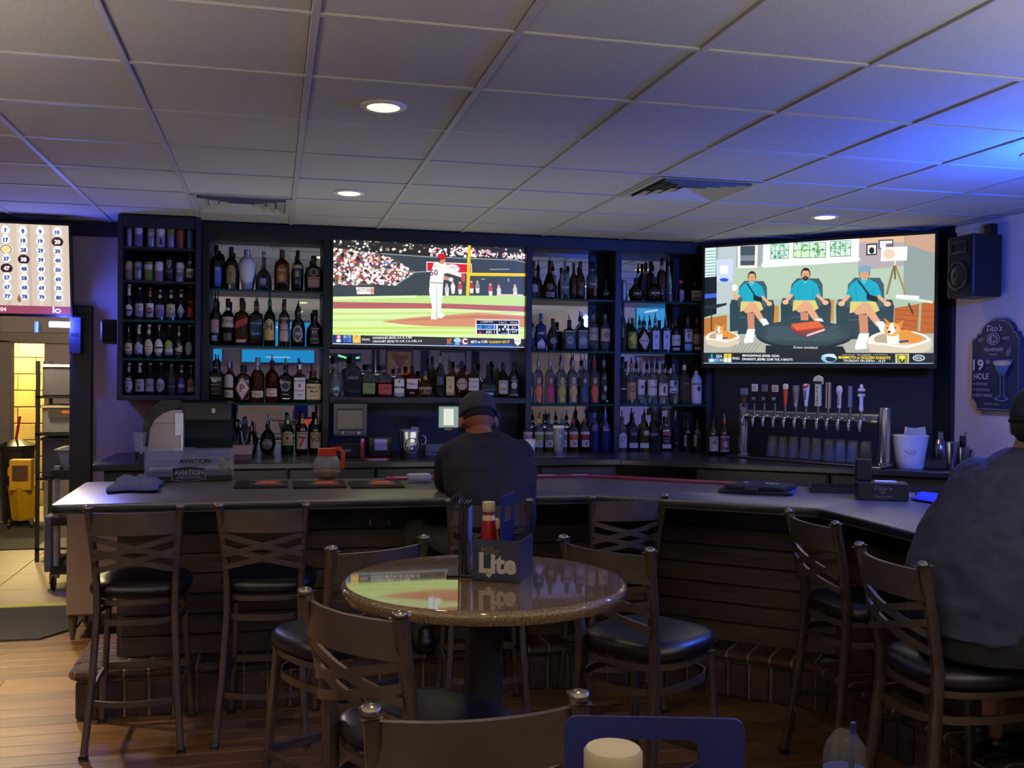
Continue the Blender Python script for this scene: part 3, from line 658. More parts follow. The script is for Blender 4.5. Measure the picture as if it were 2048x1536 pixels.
P.poly([(1648, 600), (1915, 640), (1915, 660), (1648, 625)], '#cfe0d4').poly([(1650, 592), (1820, 600), (1815, 625), (1650, 618)], '#eef4f2').line([(1828, 650), (1822, 880)], 18, '#9fb38e').line([(1742, 660), (1776, 745)], 12, '#2a3434')
P.poly([(98, 700), (295, 672), (292, 690), (180, 722), (98, 722)], '#223038').line([(162, 720), (168, 900)], 10, '#223038')
def man(cx, cy, s_, hair, chin=False, cap=None, phone=False, bag=False, lean=1):
    X = lambda a: cx+a*s_
    Y = lambda a: cy+a*s_
    CH, CD = '#3d5c66', '#2c444e'
    P.poly([(X(-115), Y(-55)), (X(-70), Y(-105)), (X(110), Y(-105)), (X(140), Y(-55)), (X(150), Y(130)), (X(-130), Y(130))], CH)
    P.poly([(X(-200), Y(110)), (X(-185), Y(60)), (X(-125), Y(60)), (X(-115), Y(330)), (X(-190), Y(340))], CD).poly([(X(140), Y(60)), (X(200), Y(60)), (X(215), Y(110)), (X(210), Y(330)), (X(140), Y(330))], CD)
    P.poly([(X(-125), Y(120)), (X(145), Y(120)), (X(140), Y(360)), (X(-115), Y(360))], CD).line([(X(-110), Y(215)), (X(140), Y(210))], 5, '#55757e')
    P.poly([(X(-40), Y(-95)), (X(40), Y(-95)), (X(95), Y(-60)), (X(130), Y(30)), (X(85), Y(45)), (X(80), Y(95)), (X(-80), Y(95)), (X(-85), Y(40)), (X(-130), Y(20)), (X(-95), Y(-60))], '#1ba6c2')
    P.line([(X(-60), Y(-40)), (X(-50), Y(80))], 6, '#1590aa').line([(X(70), Y(-30)), (X(60), Y(80))], 6, '#1590aa').poly([(X(-26), Y(-98)), (X(0), Y(-60)), (X(26), Y(-98)), (X(12), Y(-90)), (X(0), Y(-72)), (X(-12), Y(-90))], '#74d0de')
    P.line([(X(98), Y(30)), (X(160), Y(85))], 26*s_, '#e0ab86').ell(X(168), Y(92), 26*s_, 20*s_, '#e8b890', 10)
    if phone: P.line([(X(-110), Y(20)), (X(-150), Y(60)), (X(-160), Y(-20))], 26*s_, '#e0ab86').ell(X(-160), Y(-45), 26*s_, 30*s_, '#eef0f4', 10)
    else: P.line([(X(-105), Y(30)), (X(-155), Y(85))], 26*s_, '#e0ab86').ell(X(-160), Y(92), 26*s_, 20*s_, '#e8b890', 10)
    P.poly([(X(-95), Y(75)), (X(85), Y(75)), (X(115), Y(140)), (X(60), Y(170)), (X(-20), Y(140)), (X(-100), Y(165))], '#d7cb78')
    P.poly([(X(-75), Y(150)), (X(0), Y(75)), (X(45), Y(95)), (X(130), Y(235)), (X(95), Y(262)), (X(20), Y(165)), (X(-50), Y(175))], '#dca680')
    P.poly([(X(-35), Y(170)), (X(30), Y(175)), (X(40), Y(330)), (X(-20), Y(330))], '#c98a6c')
    P.poly([(X(85), Y(225)), (X(140), Y(222)), (X(215), Y(330)), (X(200), Y(365)), (X(150), Y(350))], '#e6f0ea').poly([(X(-25), Y(315)), (X(45), Y(315)), (X(30), Y(430)), (X(-50), Y(440)), (X(-55), Y(415))], '#eef4f0')
    P.ell(X(0), Y(-140), 40*s_, 52*s_, hair, 16).ell(X(0), Y(-132), 33*s_, 45*s_, '#dca37e', 16)
    for e in (-13, 13): P.ell(X(e), Y(-138), 5*s_, 3*s_, '#3a2820', 6)
    P.line([(X(0), Y(-135)), (X(0), Y(-120))], 4, '#b87c5c').line([(X(-9), Y(-108)), (X(9), Y(-108))], 4, '#8c4a40')
    P.poly([(X(-36), Y(-150)), (X(-20), Y(-186)), (X(22), Y(-186)), (X(37), Y(-150)), (X(20), Y(-168)), (X(-20), Y(-168))], hair)
    if chin: P.ell(X(0), Y(-104), 24*s_, 20*s_, '#3a2a24', 12).ell(X(0), Y(-107), 9*s_, 4*s_, '#a8604e', 8)
    if cap: P.poly([(X(-48), Y(-140)), (X(-42), Y(-185)), (X(0), Y(-202)), (X(44), Y(-188)), (X(46), Y(-142)), (X(0), Y(-152))], cap)
    if bag: P.line([(X(-45), Y(-85)), (X(60), Y(55))], 12*s_, '#1c2228').poly([(X(20), Y(15)), (X(100), Y(40)), (X(95), Y(80)), (X(20), Y(60))], '#1a1f26')
man(505, 590, .92, '#3a2a24', phone=True, bag=True); man(950, 570, .98, '#2a2220', chin=True); man(1410, 570, 1.06, '#6a5a50', cap='#7fa4b8', bag=True)
P.ell(945, 925, 392, 112, '#20303a', 30).ell(945, 908, 388, 104, '#34464f', 30)
for k in range(14): P.line([(620+rnd.uniform(0, 40), 860+k*8), (1180+rnd.uniform(0, 90), 850+k*9)], 3, '#4d6470')
P.poly([(640, 1010), (1260, 1010), (1300, 1090), (640, 1090)], '#1c262c')
P.poly([(845, 835), (1060, 808), (1110, 855), (890, 888)], '#d8663c').poly([(845, 838), (890, 890), (890, 908), (845, 868)], '#b8452c').poly([(890, 890), (1110, 856), (1106, 886), (890, 908)], '#a83a26').poly([(858, 895), (975, 940), (1116, 890), (1116, 868), (975, 918), (858, 875)], '#8c3040').poly([(975, 918), (1116, 868), (1114, 885), (975, 934)], '#e0c8cc')
P.text('Screen simulated', 965, 1021, 20, '#f4f4f4', wmax=200)
for (bx, by, s_, fl) in ((255, 950, .82, 1), (1660, 960, 1.28, 1)):
    X = lambda a: bx+a*s_
    Y = lambda a: by+a*s_
    P.ell(X(15), Y(20), 190*s_, 80*s_, '#cdbfa8', 24).ell(X(15), Y(0), 180*s_, 66*s_, '#efe8da', 24).ell(X(20), Y(-8), 150*s_, 46*s_, '#b8a890', 24)
    P.poly([(X(-20), Y(-60)), (X(60), Y(-70)), (X(150), Y(-20)), (X(130), Y(20)), (X(-40), Y(30))], '#e0923c').poly([(X(-60), Y(-70)), (X(10), Y(-60)), (X(20), Y(20)), (X(-50), Y(25))], '#f4f0ea')
    P.ell(X(-25), Y(-70), 48*s_, 44*s_, '#e8a85c', 16).poly([(X(-60), Y(-95)), (X(-75), Y(-145)), (X(-35), Y(-110))], '#d88838').poly([(X(0), Y(-105)), (X(40), Y(-130)), (X(28), Y(-80))], '#d88838')
    P.poly([(X(-32), Y(-110)), (X(-22), Y(-110)), (X(-5), Y(-60)), (X(-30), Y(-35)), (X(-52), Y(-55))], '#f8f4ee').ell(X(-42), Y(-55), 9*s_, 8*s_, '#1c1c20', 8).ell(X(-52), Y(-80), 5*s_, 5*s_, '#2a1c14', 8).ell(X(-8), Y(-80), 5*s_, 5*s_, '#2a1c14', 8)
    P.poly([(X(-165), Y(10)), (X(-40), Y(20)), (X(120), Y(15)), (X(195), Y(-10)), (X(190), Y(60)), (X(20), Y(100)), (X(-150), Y(70))], '#d9cbb4').line([(X(-165), Y(12)), (X(-40), Y(26)), (X(60), Y(40)), (X(195), Y(-8))], 14*s_, '#f6f0e4').line([(X(15), Y(8)), (X(70), Y(0))], 12*s_, '#2a4a88')
P.poly([(80, 1075), (1960, 1055), (1960, 1200), (80, 1200)], '#1d242c')
P.poly([(150, 1085), (210, 1084), (210, 1116), (150, 1116)], '#0e3a52').text('S', 180, 1100, 28, '#48c8c0', bold=.04).poly([(150, 1120), (210, 1118), (210, 1150), (150, 1150)], '#4a90e0').ell(180, 1135, 22, 12, '#e8eef8').text('SEA', 245, 1101, 25, '#bfe6f4', bold=.02).text('EDM', 245, 1133, 25, '#9fd0ff', bold=.02)
P.poly([(285, 1081), (352, 1080), (352, 1114), (285, 1114)], '#e0c43a').text('4', 317, 1098, 25, '#4a3c10').poly([(285, 1116), (352, 1114), (352, 1148), (285, 1148)], '#eceae0').text('1', 317, 1132, 24, '#4a4a4a')
P.text('FINAL', 393, 1116, 20, '#f0f0f0', wmax=64, bold=.01).text('MANGIAPANE (EDM): GOAL', 447, 1095, 24, '#ffffff', al='l', wmax=345, bold=.015).text('DRAISAITL (EDM): 22:00 TOI, 3 SHOTS', 447, 1124, 24, '#ffffff', al='l', wmax=485, bold=.015)
P.ell(1155, 1105, 62, 36, '#8fc0dc', 16).ell(1168, 1112, 40, 22, '#1d3040', 14).poly([(1090, 1085), (1190, 1070), (1220, 1110), (1160, 1095)], '#c8e4f2')
P.text('MAMMOTH at GOLDEN KNIGHTS', 1425, 1098, 24, '#ffe03a', wmax=390, bold=.02).text('THURSDAY ON ESPN+ - 10 ET', 1425, 1124, 18, '#f2f2f2', wmax=320, bold=.01).line([(1255, 1078), (1355, 1076)], 3, '#d8d8d8').line([(1490, 1075), (1600, 1073)], 3, '#d8d8d8').text('NHL TONIGHT', 1424, 1077, 11, '#e8e8e8', wmax=120)
P.poly([(1655, 1066), (1755, 1064), (1755, 1138), (1740, 1152), (1672, 1152), (1658, 1138)], '#d0c89a').poly([(1666, 1072), (1745, 1070), (1745, 1136), (1734, 1146), (1678, 1146), (1668, 1136)], '#8c8a3c').poly([(1682, 1085), (1705, 1075), (1730, 1085), (1722, 1120), (1706, 1145), (1692, 1120)], '#e8de4a').poly([(1686, 1105), (1700, 1108), (1707, 1128), (1714, 1108), (1728, 1105), (1712, 1142), (1702, 1142)], '#1d1d1c')
P.ell(1826, 1096, 44, 26, '#cfd8de', 14).ell(1826, 1096, 36, 18, '#3a4450', 14).text('NHL', 1826, 1096, 20, '#e8eef2', wmax=50)
P.poly([(80, 1156), (1960, 1135), (1960, 1142), (80, 1163)], '#a8dcff').poly([(80, 1163), (1960, 1142), (1960, 1200), (80, 1200)], '#151d26')
q = (onZ(1411, 498.5, 2.6)+onZ(1868.6, 466, 2.6))
tv('television', 'largest corner screen showing three people in teal shirts with two dogs', (3.738, 6.39, 2.172), -PI/4, 1.612, .868, P.finish(), bez=.02, logo=True)
# --- keno board
P = Art(); W_, H_ = 320., 178.
P.rect(0, 0, W_, H_, '#d0bfae')
for k in range(16): P.rect(k*20+3, 0, k*20+9, H_, '#dccbb8' if k % 2 else '#c2ae9e')
hot = {20, 38, 47}
for n in range(1, 81):
    c = (n-1) % 10; r = (n-1)//10; x = 14+c*31.6; y = 14+r*18.6
    if n in hot: P.ell(x, y, 11, 9.6, '#3a1626', 18).text(str(n), x, y, 8.6, '#ffffff', bold=.05)
    elif n == 27: P.ell(x, y, 12.5, 11, '#f0e4d8', 18).ell(x, y, 10.5, 9.2, '#6a2a3a', 18).ell(x, y, 9, 7.8, '#e8d8c8', 18).text('27', x, y, 8.6, '#f0e020', bold=.06)
    else:
        P.ell(x, y-.5, 8.2, 8.2, '#e6ecf8', 14).rect(x-5, y-10.6, x+5, y-8, '#e8eef8').text(str(n), x, y, 8.2, '#2a2f86', bold=.05)
P.rect(0, 162, W_, H_, '#97435a').text('474504', 167, 170, 8.6, '#f4e8ec', al='l', bold=.03)
P.ell(296, 171, 6, 5, '#d8dce8', 12).rect(286, 162, 290, 175, '#d8dce8').ell(296, 171, 3, 2.5, '#97435a', 10)
P.poly([(221, 150), (225, 138), (229, 150), (226, 157)], '#9a5a48')
for k, it in enumerate(P.items): P.items[k] = ([(x/W_, y/H_) for x, y in it[0]], it[1], it[2])
tv('television', 'tan number board screen with columns of blue numerals above the passage', (-1.855, 7.165, 2.305), 0, 1.06, .59, P, tilt=.16, bez=.012)
# --- screens on walls out of the frame, met in the bar mirrors
def cyan(seed=0):
    A = Art().rect(0, 0, 1, 1, '#1c8fd0'); A.rect(.3, .12, .72, .15, '#bfe4f4').rect(.34, .86, .68, .88, '#a8d8f0'); return A
tv('television', 'plain cyan screen on the wall behind the viewer, mirrored left of the baseball screen', (.09, YF+.08, 2.2), PI, 1.25, .72, cyan())
tv('television', 'second cyan screen behind the viewer, mirrored beside the first', (-1.5, YF+.08, 2.2), PI, 1.25, .72, cyan())
tv('television', 'cyan screen on the right wall, mirrored behind the clear gin bottles', (XR-.08, 3.55, 2.2), -PI/2, 1.0, .6, cyan())
# --- the wall behind the viewer, met in the low mirror under the baseball screen
for i, x in enumerate((1.75, 2.65, 3.6)): struct(MB().box(x, x+.14, YF, YF+.05, 0, CEIL-.05).build('trim_%d' % (5+i), 'black_paint'))
for i, (x, c1, c2, lab) in enumerate(((2.0, '#d8b03a', '#b06a28', 'yellow and brown poster on the wall behind the viewer'), (3.0, '#c8c2b4', '#4a5a70', 'pale poster on the wall behind the viewer'))):
    t = thing('wall_poster', lab+', met only in the mirrors', 'poster', (x, YF+.002, 1.25), PI)
    MB().box(-.5, 0, -.02, 0, 0, .85).build('frame', 'black_paint', t)
    A = Art().rect(0, 0, 1, 1, c1)
    for k in range(9): A.poly([(rnd.random()*.7, rnd.random()*.8), (rnd.random()*.3+.6, rnd.random()*.5), (rnd.random()*.4+.3, rnd.random()*.5+.4)], c2 if k % 2 else '#e8dcc0')
    A.build('sheet', panel_fn(-.47, .03, -.03, .82, -.021), parent=t)
pm('neon_green', '#40ff80', .4, var=.01, emit='#7cf0a0', estr=2.2)
t = thing('neon_sign', 'green neon bar sign on the wall behind the viewer, met in the mirror', 'sign', (1.25, YF+.01, 1.95)); MB().box(-.3, .3, 0, .03, -.07, .07).build('backing', 'black_plastic', t); MB().tube([(-.27, .045, 0), (-.1, .045, .03), (.1, .045, -.03), (.27, .045, 0)], .012, 8).build('tube', 'neon_green', t, smooth=60)
# --- blue LED tubes under the keno board
pm('led_blue', '#3040ff', .4, var=.01, emit='#2a48ff', estr=9); pm('led_white', '#dfe8ff', .4, var=.01, emit='#b8c8ff', estr=9)
q = onY(120, 649, 7.22)
t = thing('led_tube', 'bright blue-white LED tube lying level under the number board', 'lamp', (q.x, 7.22, q.z))
MB().tube([(-.065, 0, 0), (.065, 0, 0)], .02, 10).build('tube', 'led_white', t, smooth=50)
MB().box(-.07, .07, .015, .085, -.015, .015).build('holder', 'black_plastic', t)
light('led_light', 'POINT', (.02, -.06, 0), L_LED, (.08, .12, 1), t, size=.04)
q = onY(73, 654, 7.22)
t = thing('led_tube', 'short upright blue LED tube beside the brighter level one', 'lamp', (q.x, 7.22, q.z))
MB().tube([(0, 0, -.035), (0, 0, .035)], .011, 10).build('tube', 'led_blue', t, smooth=50)
MB().box(-.012, .012, .01, .085, -.03, .03).build('holder', 'black_plastic', t)

# ================================================================== RIGHT WALL: speaker, plaque
t = thing('loudspeaker', 'black loudspeaker hung high on the right wall beside the corner screen', 'speaker', (4.2, 5.315, 2.15))
MB().box(0, .215, 0, .24, 0, .39).build('cabinet', 'black_plastic', t, bevel=(.012, 2))
MB().box(-.006, .0, .02, .22, .012, .378).build('front_baffle', 'black_matte', t)
fr = MB().lathe([(.085, 0), (.095, -.008), (.085, -.014), (.075, -.01)], 24, caps=False).xf(Matrix.Rotation(PI/2, 4, 'Y')); fr.build('woofer_ring', 'black_plastic', t, (-.008, .12, .135), smooth=40)
MB().lathe([(.078, 0), (.05, .012), (.02, .02), (.0, .012)], 20, caps=False).xf(Matrix.Rotation(-PI/2, 4, 'Y')).build('woofer_cone', 'black_plastic', t, (-.012, .12, .135), smooth=40)
hn = MB(); hn.box(-.014, -.006, .045, .2, .272, .29).box(-.014, -.006, .045, .2, .34, .356).box(-.014, -.006, .045, .06, .29, .34).box(-.014, -.006, .185, .2, .29, .34)
hn.build('horn_frame', 'black_plastic', t)
MB().box(.2, .25, .09, .15, .39, .47).build('wall_bracket', 'black_plastic', t)
# plaque
def sg(x, y): return ((x-755)/375., (y-60)/715.)
out = [(960, 60), (1010, 68), (1050, 95), (1075, 130), (1082, 165), (1108, 168), (1112, 195), (1130, 215), (1130, 690), (1108, 705), (1098, 735), (1090, 775), (800, 775), (795, 735), (780, 705), (755, 690), (755, 215), (790, 195), (800, 168), (830, 165), (840, 125), (870, 92), (912, 68)]
pl0 = onX(1944, 700, XR-.03); pl1 = onX(2041, 700, XR-.03); SW = pl0.y-pl1.y; z1_ = onX(1990, 637, XR-.03).z; z0_ = onX(1990, 822, XR-.03).z
t = thing('wall_plaque', 'dark blue arched bar plaque with martini glass and white lettering on the right wall', 'sign', (XR-.002, pl0.y, z0_), -PI/2)
SHh = z1_-z0_
def sfn(y0): return lambda u, v, k: (u*SW, y0-.0004*k, SHh*(1-v))
m = MB(); pts = [sg(*p) for p in out]; n_ = len(pts)
m.add([(u*SW, 0, SHh*(1-v)) for u, v in pts]+[(u*SW, -.028, SHh*(1-v)) for u, v in pts], [tuple(range(n_)), tuple(range(n_, 2*n_))[::-1]]+[(i, n_+i, n_+(i+1) % n_, (i+1) % n_) for i in range(n_)])
pm('plaque', '#2b3047', .45, var=.15, scale=10); m.build('board', 'plaque', t)
A = Art(); S = '#b9b6c4'
def T(s_, x, y, h, **k):
    u, v = sg(x, y); 
    if 'wmax' in k: k['wmax'] /= 375.
    A.text(s_, u, v, h/715., S, stretch=715/375., **k)
ring = [sg(940+(x-940)*.95, 420+(y-420)*.965) for x, y in out]; A.line(ring+[ring[0]], .008, '#9794a4')
T("Tito's", 940, 135, 52, shear=.25, wmax=125, bold=.01); T('EST', 840, 222, 24, wmax=40); T('1997', 1030, 218, 24, wmax=52); T('Handmade', 937, 297, 34, shear=.3, wmax=150); T('VODKA', 937, 338, 13, wmax=75)
u, v = sg(937, 218); A.ell(u, v, 50/375, 46/715, S, 24, ring=.9).ell(u, v, 36/375, 33/715, '#8f8c9c', 20).ell(u-.01, v, 10/375, 24/715, '#2b3047', 10).ell(u+.04, v, 8/375, 20/715, '#2b3047', 10)
T('19', 822, 418, 88, wmax=88, bold=.03); T('th', 897, 392, 34, wmax=34); T('HOLE', 848, 507, 48, wmax=118, bold=.015)
for s_, x, y, w_ in (('COCKTAILS', 852, 568, 95), ('GOOD FOOD', 860, 612, 112), ('GREAT FRIENDS', 872, 656, 135)):
    T(s_, x, y, 22, wmax=w_); u, v = sg(790, y); A.ell(u, v, .014, .008, S, 8)
T('AUSTIN, TEXAS', 935, 722, 14, wmax=180)
g = [(945, 390), (1090, 385), (1028, 505), (1028, 655), (1062, 680), (1012, 697), (958, 682), (1005, 655), (1003, 505)]
A.line([sg(*p) for p in g]+[sg(*g[0])], .012, '#6a7ea8'); A.poly([sg(965, 430), sg(1075, 428), sg(1018, 505)], '#46659a')
u, v = sg(1016, 407); A.ell(u, v, 70/375, 22/715, '#b8aa94', 20).ell(u, v+.004, 36/375, 8/715, '#cfc2ac', 14)
A.poly([sg(1040, 320), sg(1080, 285), sg(1085, 320), sg(1062, 360), sg(1045, 350)], '#4f6a5c')
A.build('lettering', sfn(-.0285), parent=t)

# ================================================================== STOOLS (one kind, bar height, crossed slat back)
def make_stool(label):
    t = thing('bar_stool', label, 'stool', group='metal cross-back bar stools')
    HW, TOP = .185, 1.05
    # rear posts: one piece from foot to top
    for s in (-1, 1):
        pts = [(s*.195, -.045, 0), (s*.172, .0, .3), (s*.158, .03, .6), (s*.16, .03, .72), (s*.17, .0, .88), (s*HW, -.04, TOP)]
        l = MB().path_bar(pts, .027, .036, up=(0, 1, 0)).build('rear_leg', 'metal_bronze', t, bevel=(.005, 2), smooth=40)
        MB().lathe([(.019, 0), (.021, .006), (.016, .014), (.004, .018)], 10, (s*HW, -.041, TOP-.002)).build('finial', 'metal_cap', l, smooth=60)
        MB().box(s*.195-.018, s*.195+.018, -.063, -.027, .001, .022).build('foot_cap', 'black_plastic', l, bevel=(.003, 1))
        f = MB().path_bar([(s*.2, .42, 0), (s*.18, .395, .3), (s*.162, .37, .64)], .026, .03, up=(0, 1, 0)).build('front_leg', 'metal_bronze', t, bevel=(.005, 2), smooth=40)
        MB().box(s*.2-.017, s*.2+.017, .403, .437, .001, .022).build('foot_cap', 'black_plastic', f, bevel=(.003, 1))
    bow = lambda x: -.045*(1-(x/HW)**2)
    N = 10
    def slat(x0, z0, x1, z1, h, th=.012):
        m = MB(); rings = []
        for i in range(N+1):
            k = i/N; x = x0+(x1-x0)*k; z = z0+(z1-z0)*k; y0 = -.04*((z-.72)/.33)**1.3 if z > .72 else 0
            y = y0+bow(x)*.9+.004; rings.append([(x, y-th/2, z-h/2), (x, y+th/2, z-h/2), (x, y+th/2, z+h/2), (x, y-th/2, z+h/2)])
        vs = [q for r in rings for q in r]; fs = []
        for i in range(N):
            for k in range(4): fs.append((i*4+k, i*4+(k+1) % 4, i*4+4+(k+1) % 4, i*4+4+k))
        fs += [(3, 2, 1, 0), tuple(N*4+k for k in range(4))]
        return m.add(vs, fs)
    slat(-HW, .985, HW, .985, .095, .014).build('top_rail', 'metal_bronze', t, smooth=40)
    for dz in (0, -.055):
        slat(-HW+.012, .925+dz, HW-.014, .835+dz, .024).build('cross_slat', 'metal_bronze', t, smooth=40)
        slat(-HW+.012, .835+dz, HW-.012, .925+dz, .024, .010).build('cross_slat', 'metal_bronze', t, smooth=40)
    # seat: padded, rounded square
    m = MB(); n = 28; prof = [(.16, 0), (.2, .004), (.212, .022), (.21, .045), (.195, .062), (.15, .071), (.07, .073)]
    m.lathe(prof, n, (0, .225, .652), ex=3.2); m.build('seat', 'vinyl', t, smooth=70)
    def ring(r, ry, z, h, w_=.012, a0=0, a1=2*PI, k=24, cy=.2):
        pts = []
        cl = abs(a1-a0-2*PI) < .01
        for i in range(k if cl else k+1):
            a = a0+(a1-a0)*i/k; x, y = math.cos(a), math.sin(a); e = 3.0; q = (abs(x)**e+abs(y)**e)**(1/e)
            pts.append((x/q*r, cy+y/q*ry, z))
        return MB().path_bar(pts, w_, h, closed=cl)
    ring(.19, .2, .64, .022, .014, cy=.21).build('seat_ring', 'metal_bronze', t, smooth=50)
    ring(.185, .215, .56, .026, .01, cy=.2).build('brace_ring', 'metal_bronze', t, smooth=50)
    pts = [(x, -.005-.055*(1-(x/.18)**2), .225) for x in [(-.178+.0356*i) for i in range(11)]]
    MB().path_bar(pts, .012, .024).build('rear_footrest', 'metal_bronze', t, smooth=50)
    MB().box(-.185, .185, .39, .415, .25, .285).build('front_footrest', 'metal_bronze', t, bevel=(.003, 1))
    for s in (-1, 1): MB().bar((s*.183, .0, .26), (s*.186, .41, .26), .012, .024).build('side_stretcher', 'metal_bronze', t)
    return t
def at_top(p, q, h=1.045):
    """place of a stool from the two tops of its rear posts (left, right)"""
    a, b = onZ(*p, h), onZ(*q, h); c = (a+b)/2; d = b-a; return c, math.atan2(d.y, d.x)
STOOLS = [
    ('metal bar stool at the left end of the bar, nearest the passage', (176, 1022), (360, 1016)),
    ('metal bar stool second from the left along the bar, right of the blue towel', (440, 1015), (611, 1014)),
    ('metal bar stool carrying the man in the black shirt', (883, 1001), (1069, 1003)),
    ('empty metal bar stool just right of the man in the black shirt', (1176, 995), (1322, 992)),
    ('empty metal bar stool by the bar bend, left of the man in grey', (1583, 1025), (1684, 1052)),
    ('metal bar stool nearest the viewer on the right, carrying the man in grey', (1712, 1092), (1856, 1138)),
    ('metal stool with a blue-lit backrest behind the round table to the left', (662, 1103), (850, 1080)),
    ('metal stool behind the round table to the right, its seat edge lit blue', (1129, 1080), (1298, 1106)),
    ('metal stool with its back to the viewer, pushed under the table on the left', (614, 1190), (796, 1236)),
    ('nearest metal stool at the bottom edge, backrest towards the viewer', (755, 1430), (1146, 1402)),
]
st0 = None; SPOS = []
for i, (lab, p, q) in enumerate(STOOLS):
    c, a = at_top(p, q)
    if i == 0: o = st0 = make_stool(lab); a = -.01
    else: o = copy_tree(st0); o['label'] = lab
    if i == 2: a = -.1
    n = V((-math.sin(a), math.cos(a)))*(.04 if i not in (2, 3, 4) else (.02 if i == 4 else -.015))/.04; o.location = (c.x+n.x*.04, c.y+n.y*.04, 0); o.rotation_euler = (0, 0, a); SPOS.append((o.location.copy(), a))

# ================================================================== ROUND TABLE with its things
def round_table(label, x, y, z, r):
    t = thing('round_table', label, 'table', (x, y, 0), group='round pub tables')
    MB().lathe([(r-.03, z-.04), (r-.006, z-.036), (r, z-.02), (r-.003, z-.006), (r-.014, z), (r-.017, z), (r*.5, z), (.001, z)], 56).build('table_top', 'granite', t, smooth=50)
    MB().lathe([(.055, .03), (.055, z-.06), (.18, z-.055), (.18, z-.041)], 20).build('pedestal', 'black_paint', t, smooth=40)
    MB().lathe([(.28, .0), (.285, .012), (.27, .022), (.1, .035), (.05, .06)], 32).build('base', 'black_paint', t, smooth=50)
    return t
TZ = 1.03
a, b = onZ(690, 1176, TZ), onZ(1273, 1174, TZ); c0, c1 = onZ(980, 1108, TZ), onZ(980, 1233, TZ)
TR = .417; TC = ((c0+c1)/2); TC.x = (a.x+b.x)/2+.005
TC = V((.605, 2.835, 0)); round_table('round brown granite pub table with the black condiment box', TC.x, TC.y, TZ, TR)
NT = V((.42, .78, 0)); round_table('near pub table carrying the blue caddy, mostly out of the frame', NT.x-.1, NT.y-.12, TZ, .36)

pm('caddy_blue', '#11184c', .4, var=.1); pm('ketchup', '#8e1210', .25, var=.08, coat=.5); pm('mustard', '#caa02c', .3, var=.1)
def caddy(label, loc, rz, lettering=True):
    """box with an upright handle board at its back"""
    t = thing('condiment_caddy', label, 'caddy', loc, rz)
    w_, d_, h_ = .185, .13, .105
    b = MB().box(-w_/2, w_/2, -d_/2, d_/2, 0, .006)
    b.build('base_board', 'black_plastic', t)
    for x0, x1, y0, y1, nm in ((-w_/2, w_/2, -d_/2, -d_/2+.004, 'front_board'), (-w_/2, -w_/2+.004, -d_/2+.004, d_/2, 'side_board'), (w_/2-.004, w_/2, -d_/2+.004, d_/2, 'side_board')):
        MB().box(x0, x1, y0, y1, .006, h_).build(nm, 'black_plastic', t)
    return t, w_, d_, h_
# the box on the far table, corner towards the viewer
g = onZ(1040, 1168, TZ); ang = -.5; bw_, bd_, bh_ = .142, .15, .12
_r = Matrix.Rotation(ang, 2); _o = _r @ V((bw_/2, -bd_/2))
t = thing('condiment_caddy', 'black condiment box with white gothic lettering and blue handle board on the round table', 'caddy', (g.x-_o.x, g.y-_o.y, TZ+.001), ang)
MB().box(-bw_/2, bw_/2, -bd_/2, bd_/2, 0, .005).build('base_board', 'black_plastic', t)
fb = MB().box(-bw_/2, bw_/2, -bd_/2, -bd_/2+.004, .005, bh_).build('front_board', 'navy_box', t)
for s in (-1, 1):
    x0 = s*(bw_/2-.002); MB().box(x0-.002, x0+.002, -bd_/2+.004, bd_/2, .005, bh_).build('side_board', 'navy_box', t)
MB().box(-bw_/2+.004, bw_/2-.004, bd_/2-.004, bd_/2, .005, bh_).build('back_board', 'navy_box', t)
m = MB(); hw, z0, z1 = .07, .005, .245
m.box(-.002, .002, -hw, hw, z0, .17).box(-.002, .002, -hw, -.04, .17, .215).box(-.002, .002, .04, hw, .17, .215).box(-.002, .002, -hw, hw, .215, z1)
m.build('handle_board', 'caddy_blue', t, (.012, .0, 0))
A = Art(); A.text('Miller', .37, .28, .2, '#7a6a3a', shear=.3, wmax=.42).text('Lite', .53, .58, .52, '#d8d2cc', bold=.045, stretch=.78)
A.poly([(.26, .8), (.3, .85), (.42, .83), (.36, .95), (.3, .9)], '#d8d2cc')
A.build('lettering', panel_fn(-bw_/2, .005, bw_/2, bh_, -bd_/2-.0002, .0002), parent=t)
tb = t.location.copy()
def squeeze_bottle(label, loc, h=.19, r=.03, name='ketchup_bottle'):
    o = MB().lathe([(r*.93, 0), (r, .008), (r*.98, .05), (r*.9, h*.4), (r*.82, h*.55), (r*.7, h*.7), (r*.55, h*.82), (r*.5, h*.86)], 20).build(name, 'ketchup', None, loc, smooth=60)
    tag(o, label, 'bottle')
    MB().lathe([(r*.66, h*.62), (r*.68, h*.64), (r*.62, h*.8), (r*.56, h*.815)], 20).build('label_band', 'c_cream', o, smooth=60)
    MB().lathe([(r*.62, h*.865), (r*.66, h*.875), (r*.66, h*.985), (r*.6, h)], 20).build('cap', 'c_cream', o, smooth=40)
    return o
squeeze_bottle('red ketchup bottle with cream cap standing in the black box', (*(CAM+ray(977, 1080)*dep((tb.x, tb.y, 1.1)))[:2], TZ+.008), .215, .029)
o = MB().lathe([(.011, 0), (.012, .01), (.012, .09), (.007, .11), (.007, .13)], 14).build('mustard_bottle', 'mustard', None, (*(CAM+ray(992, 1080)*(dep((tb.x, tb.y, 1.1))+.045))[:2], TZ+.008), smooth=50); tag(o, 'thin yellow mustard bottle beside the ketchup in the black box', 'bottle')
MB().lathe([(.011, .13), (.011, .155), (.007, .16)], 12).build('cap', 'c_cream', o, smooth=40)
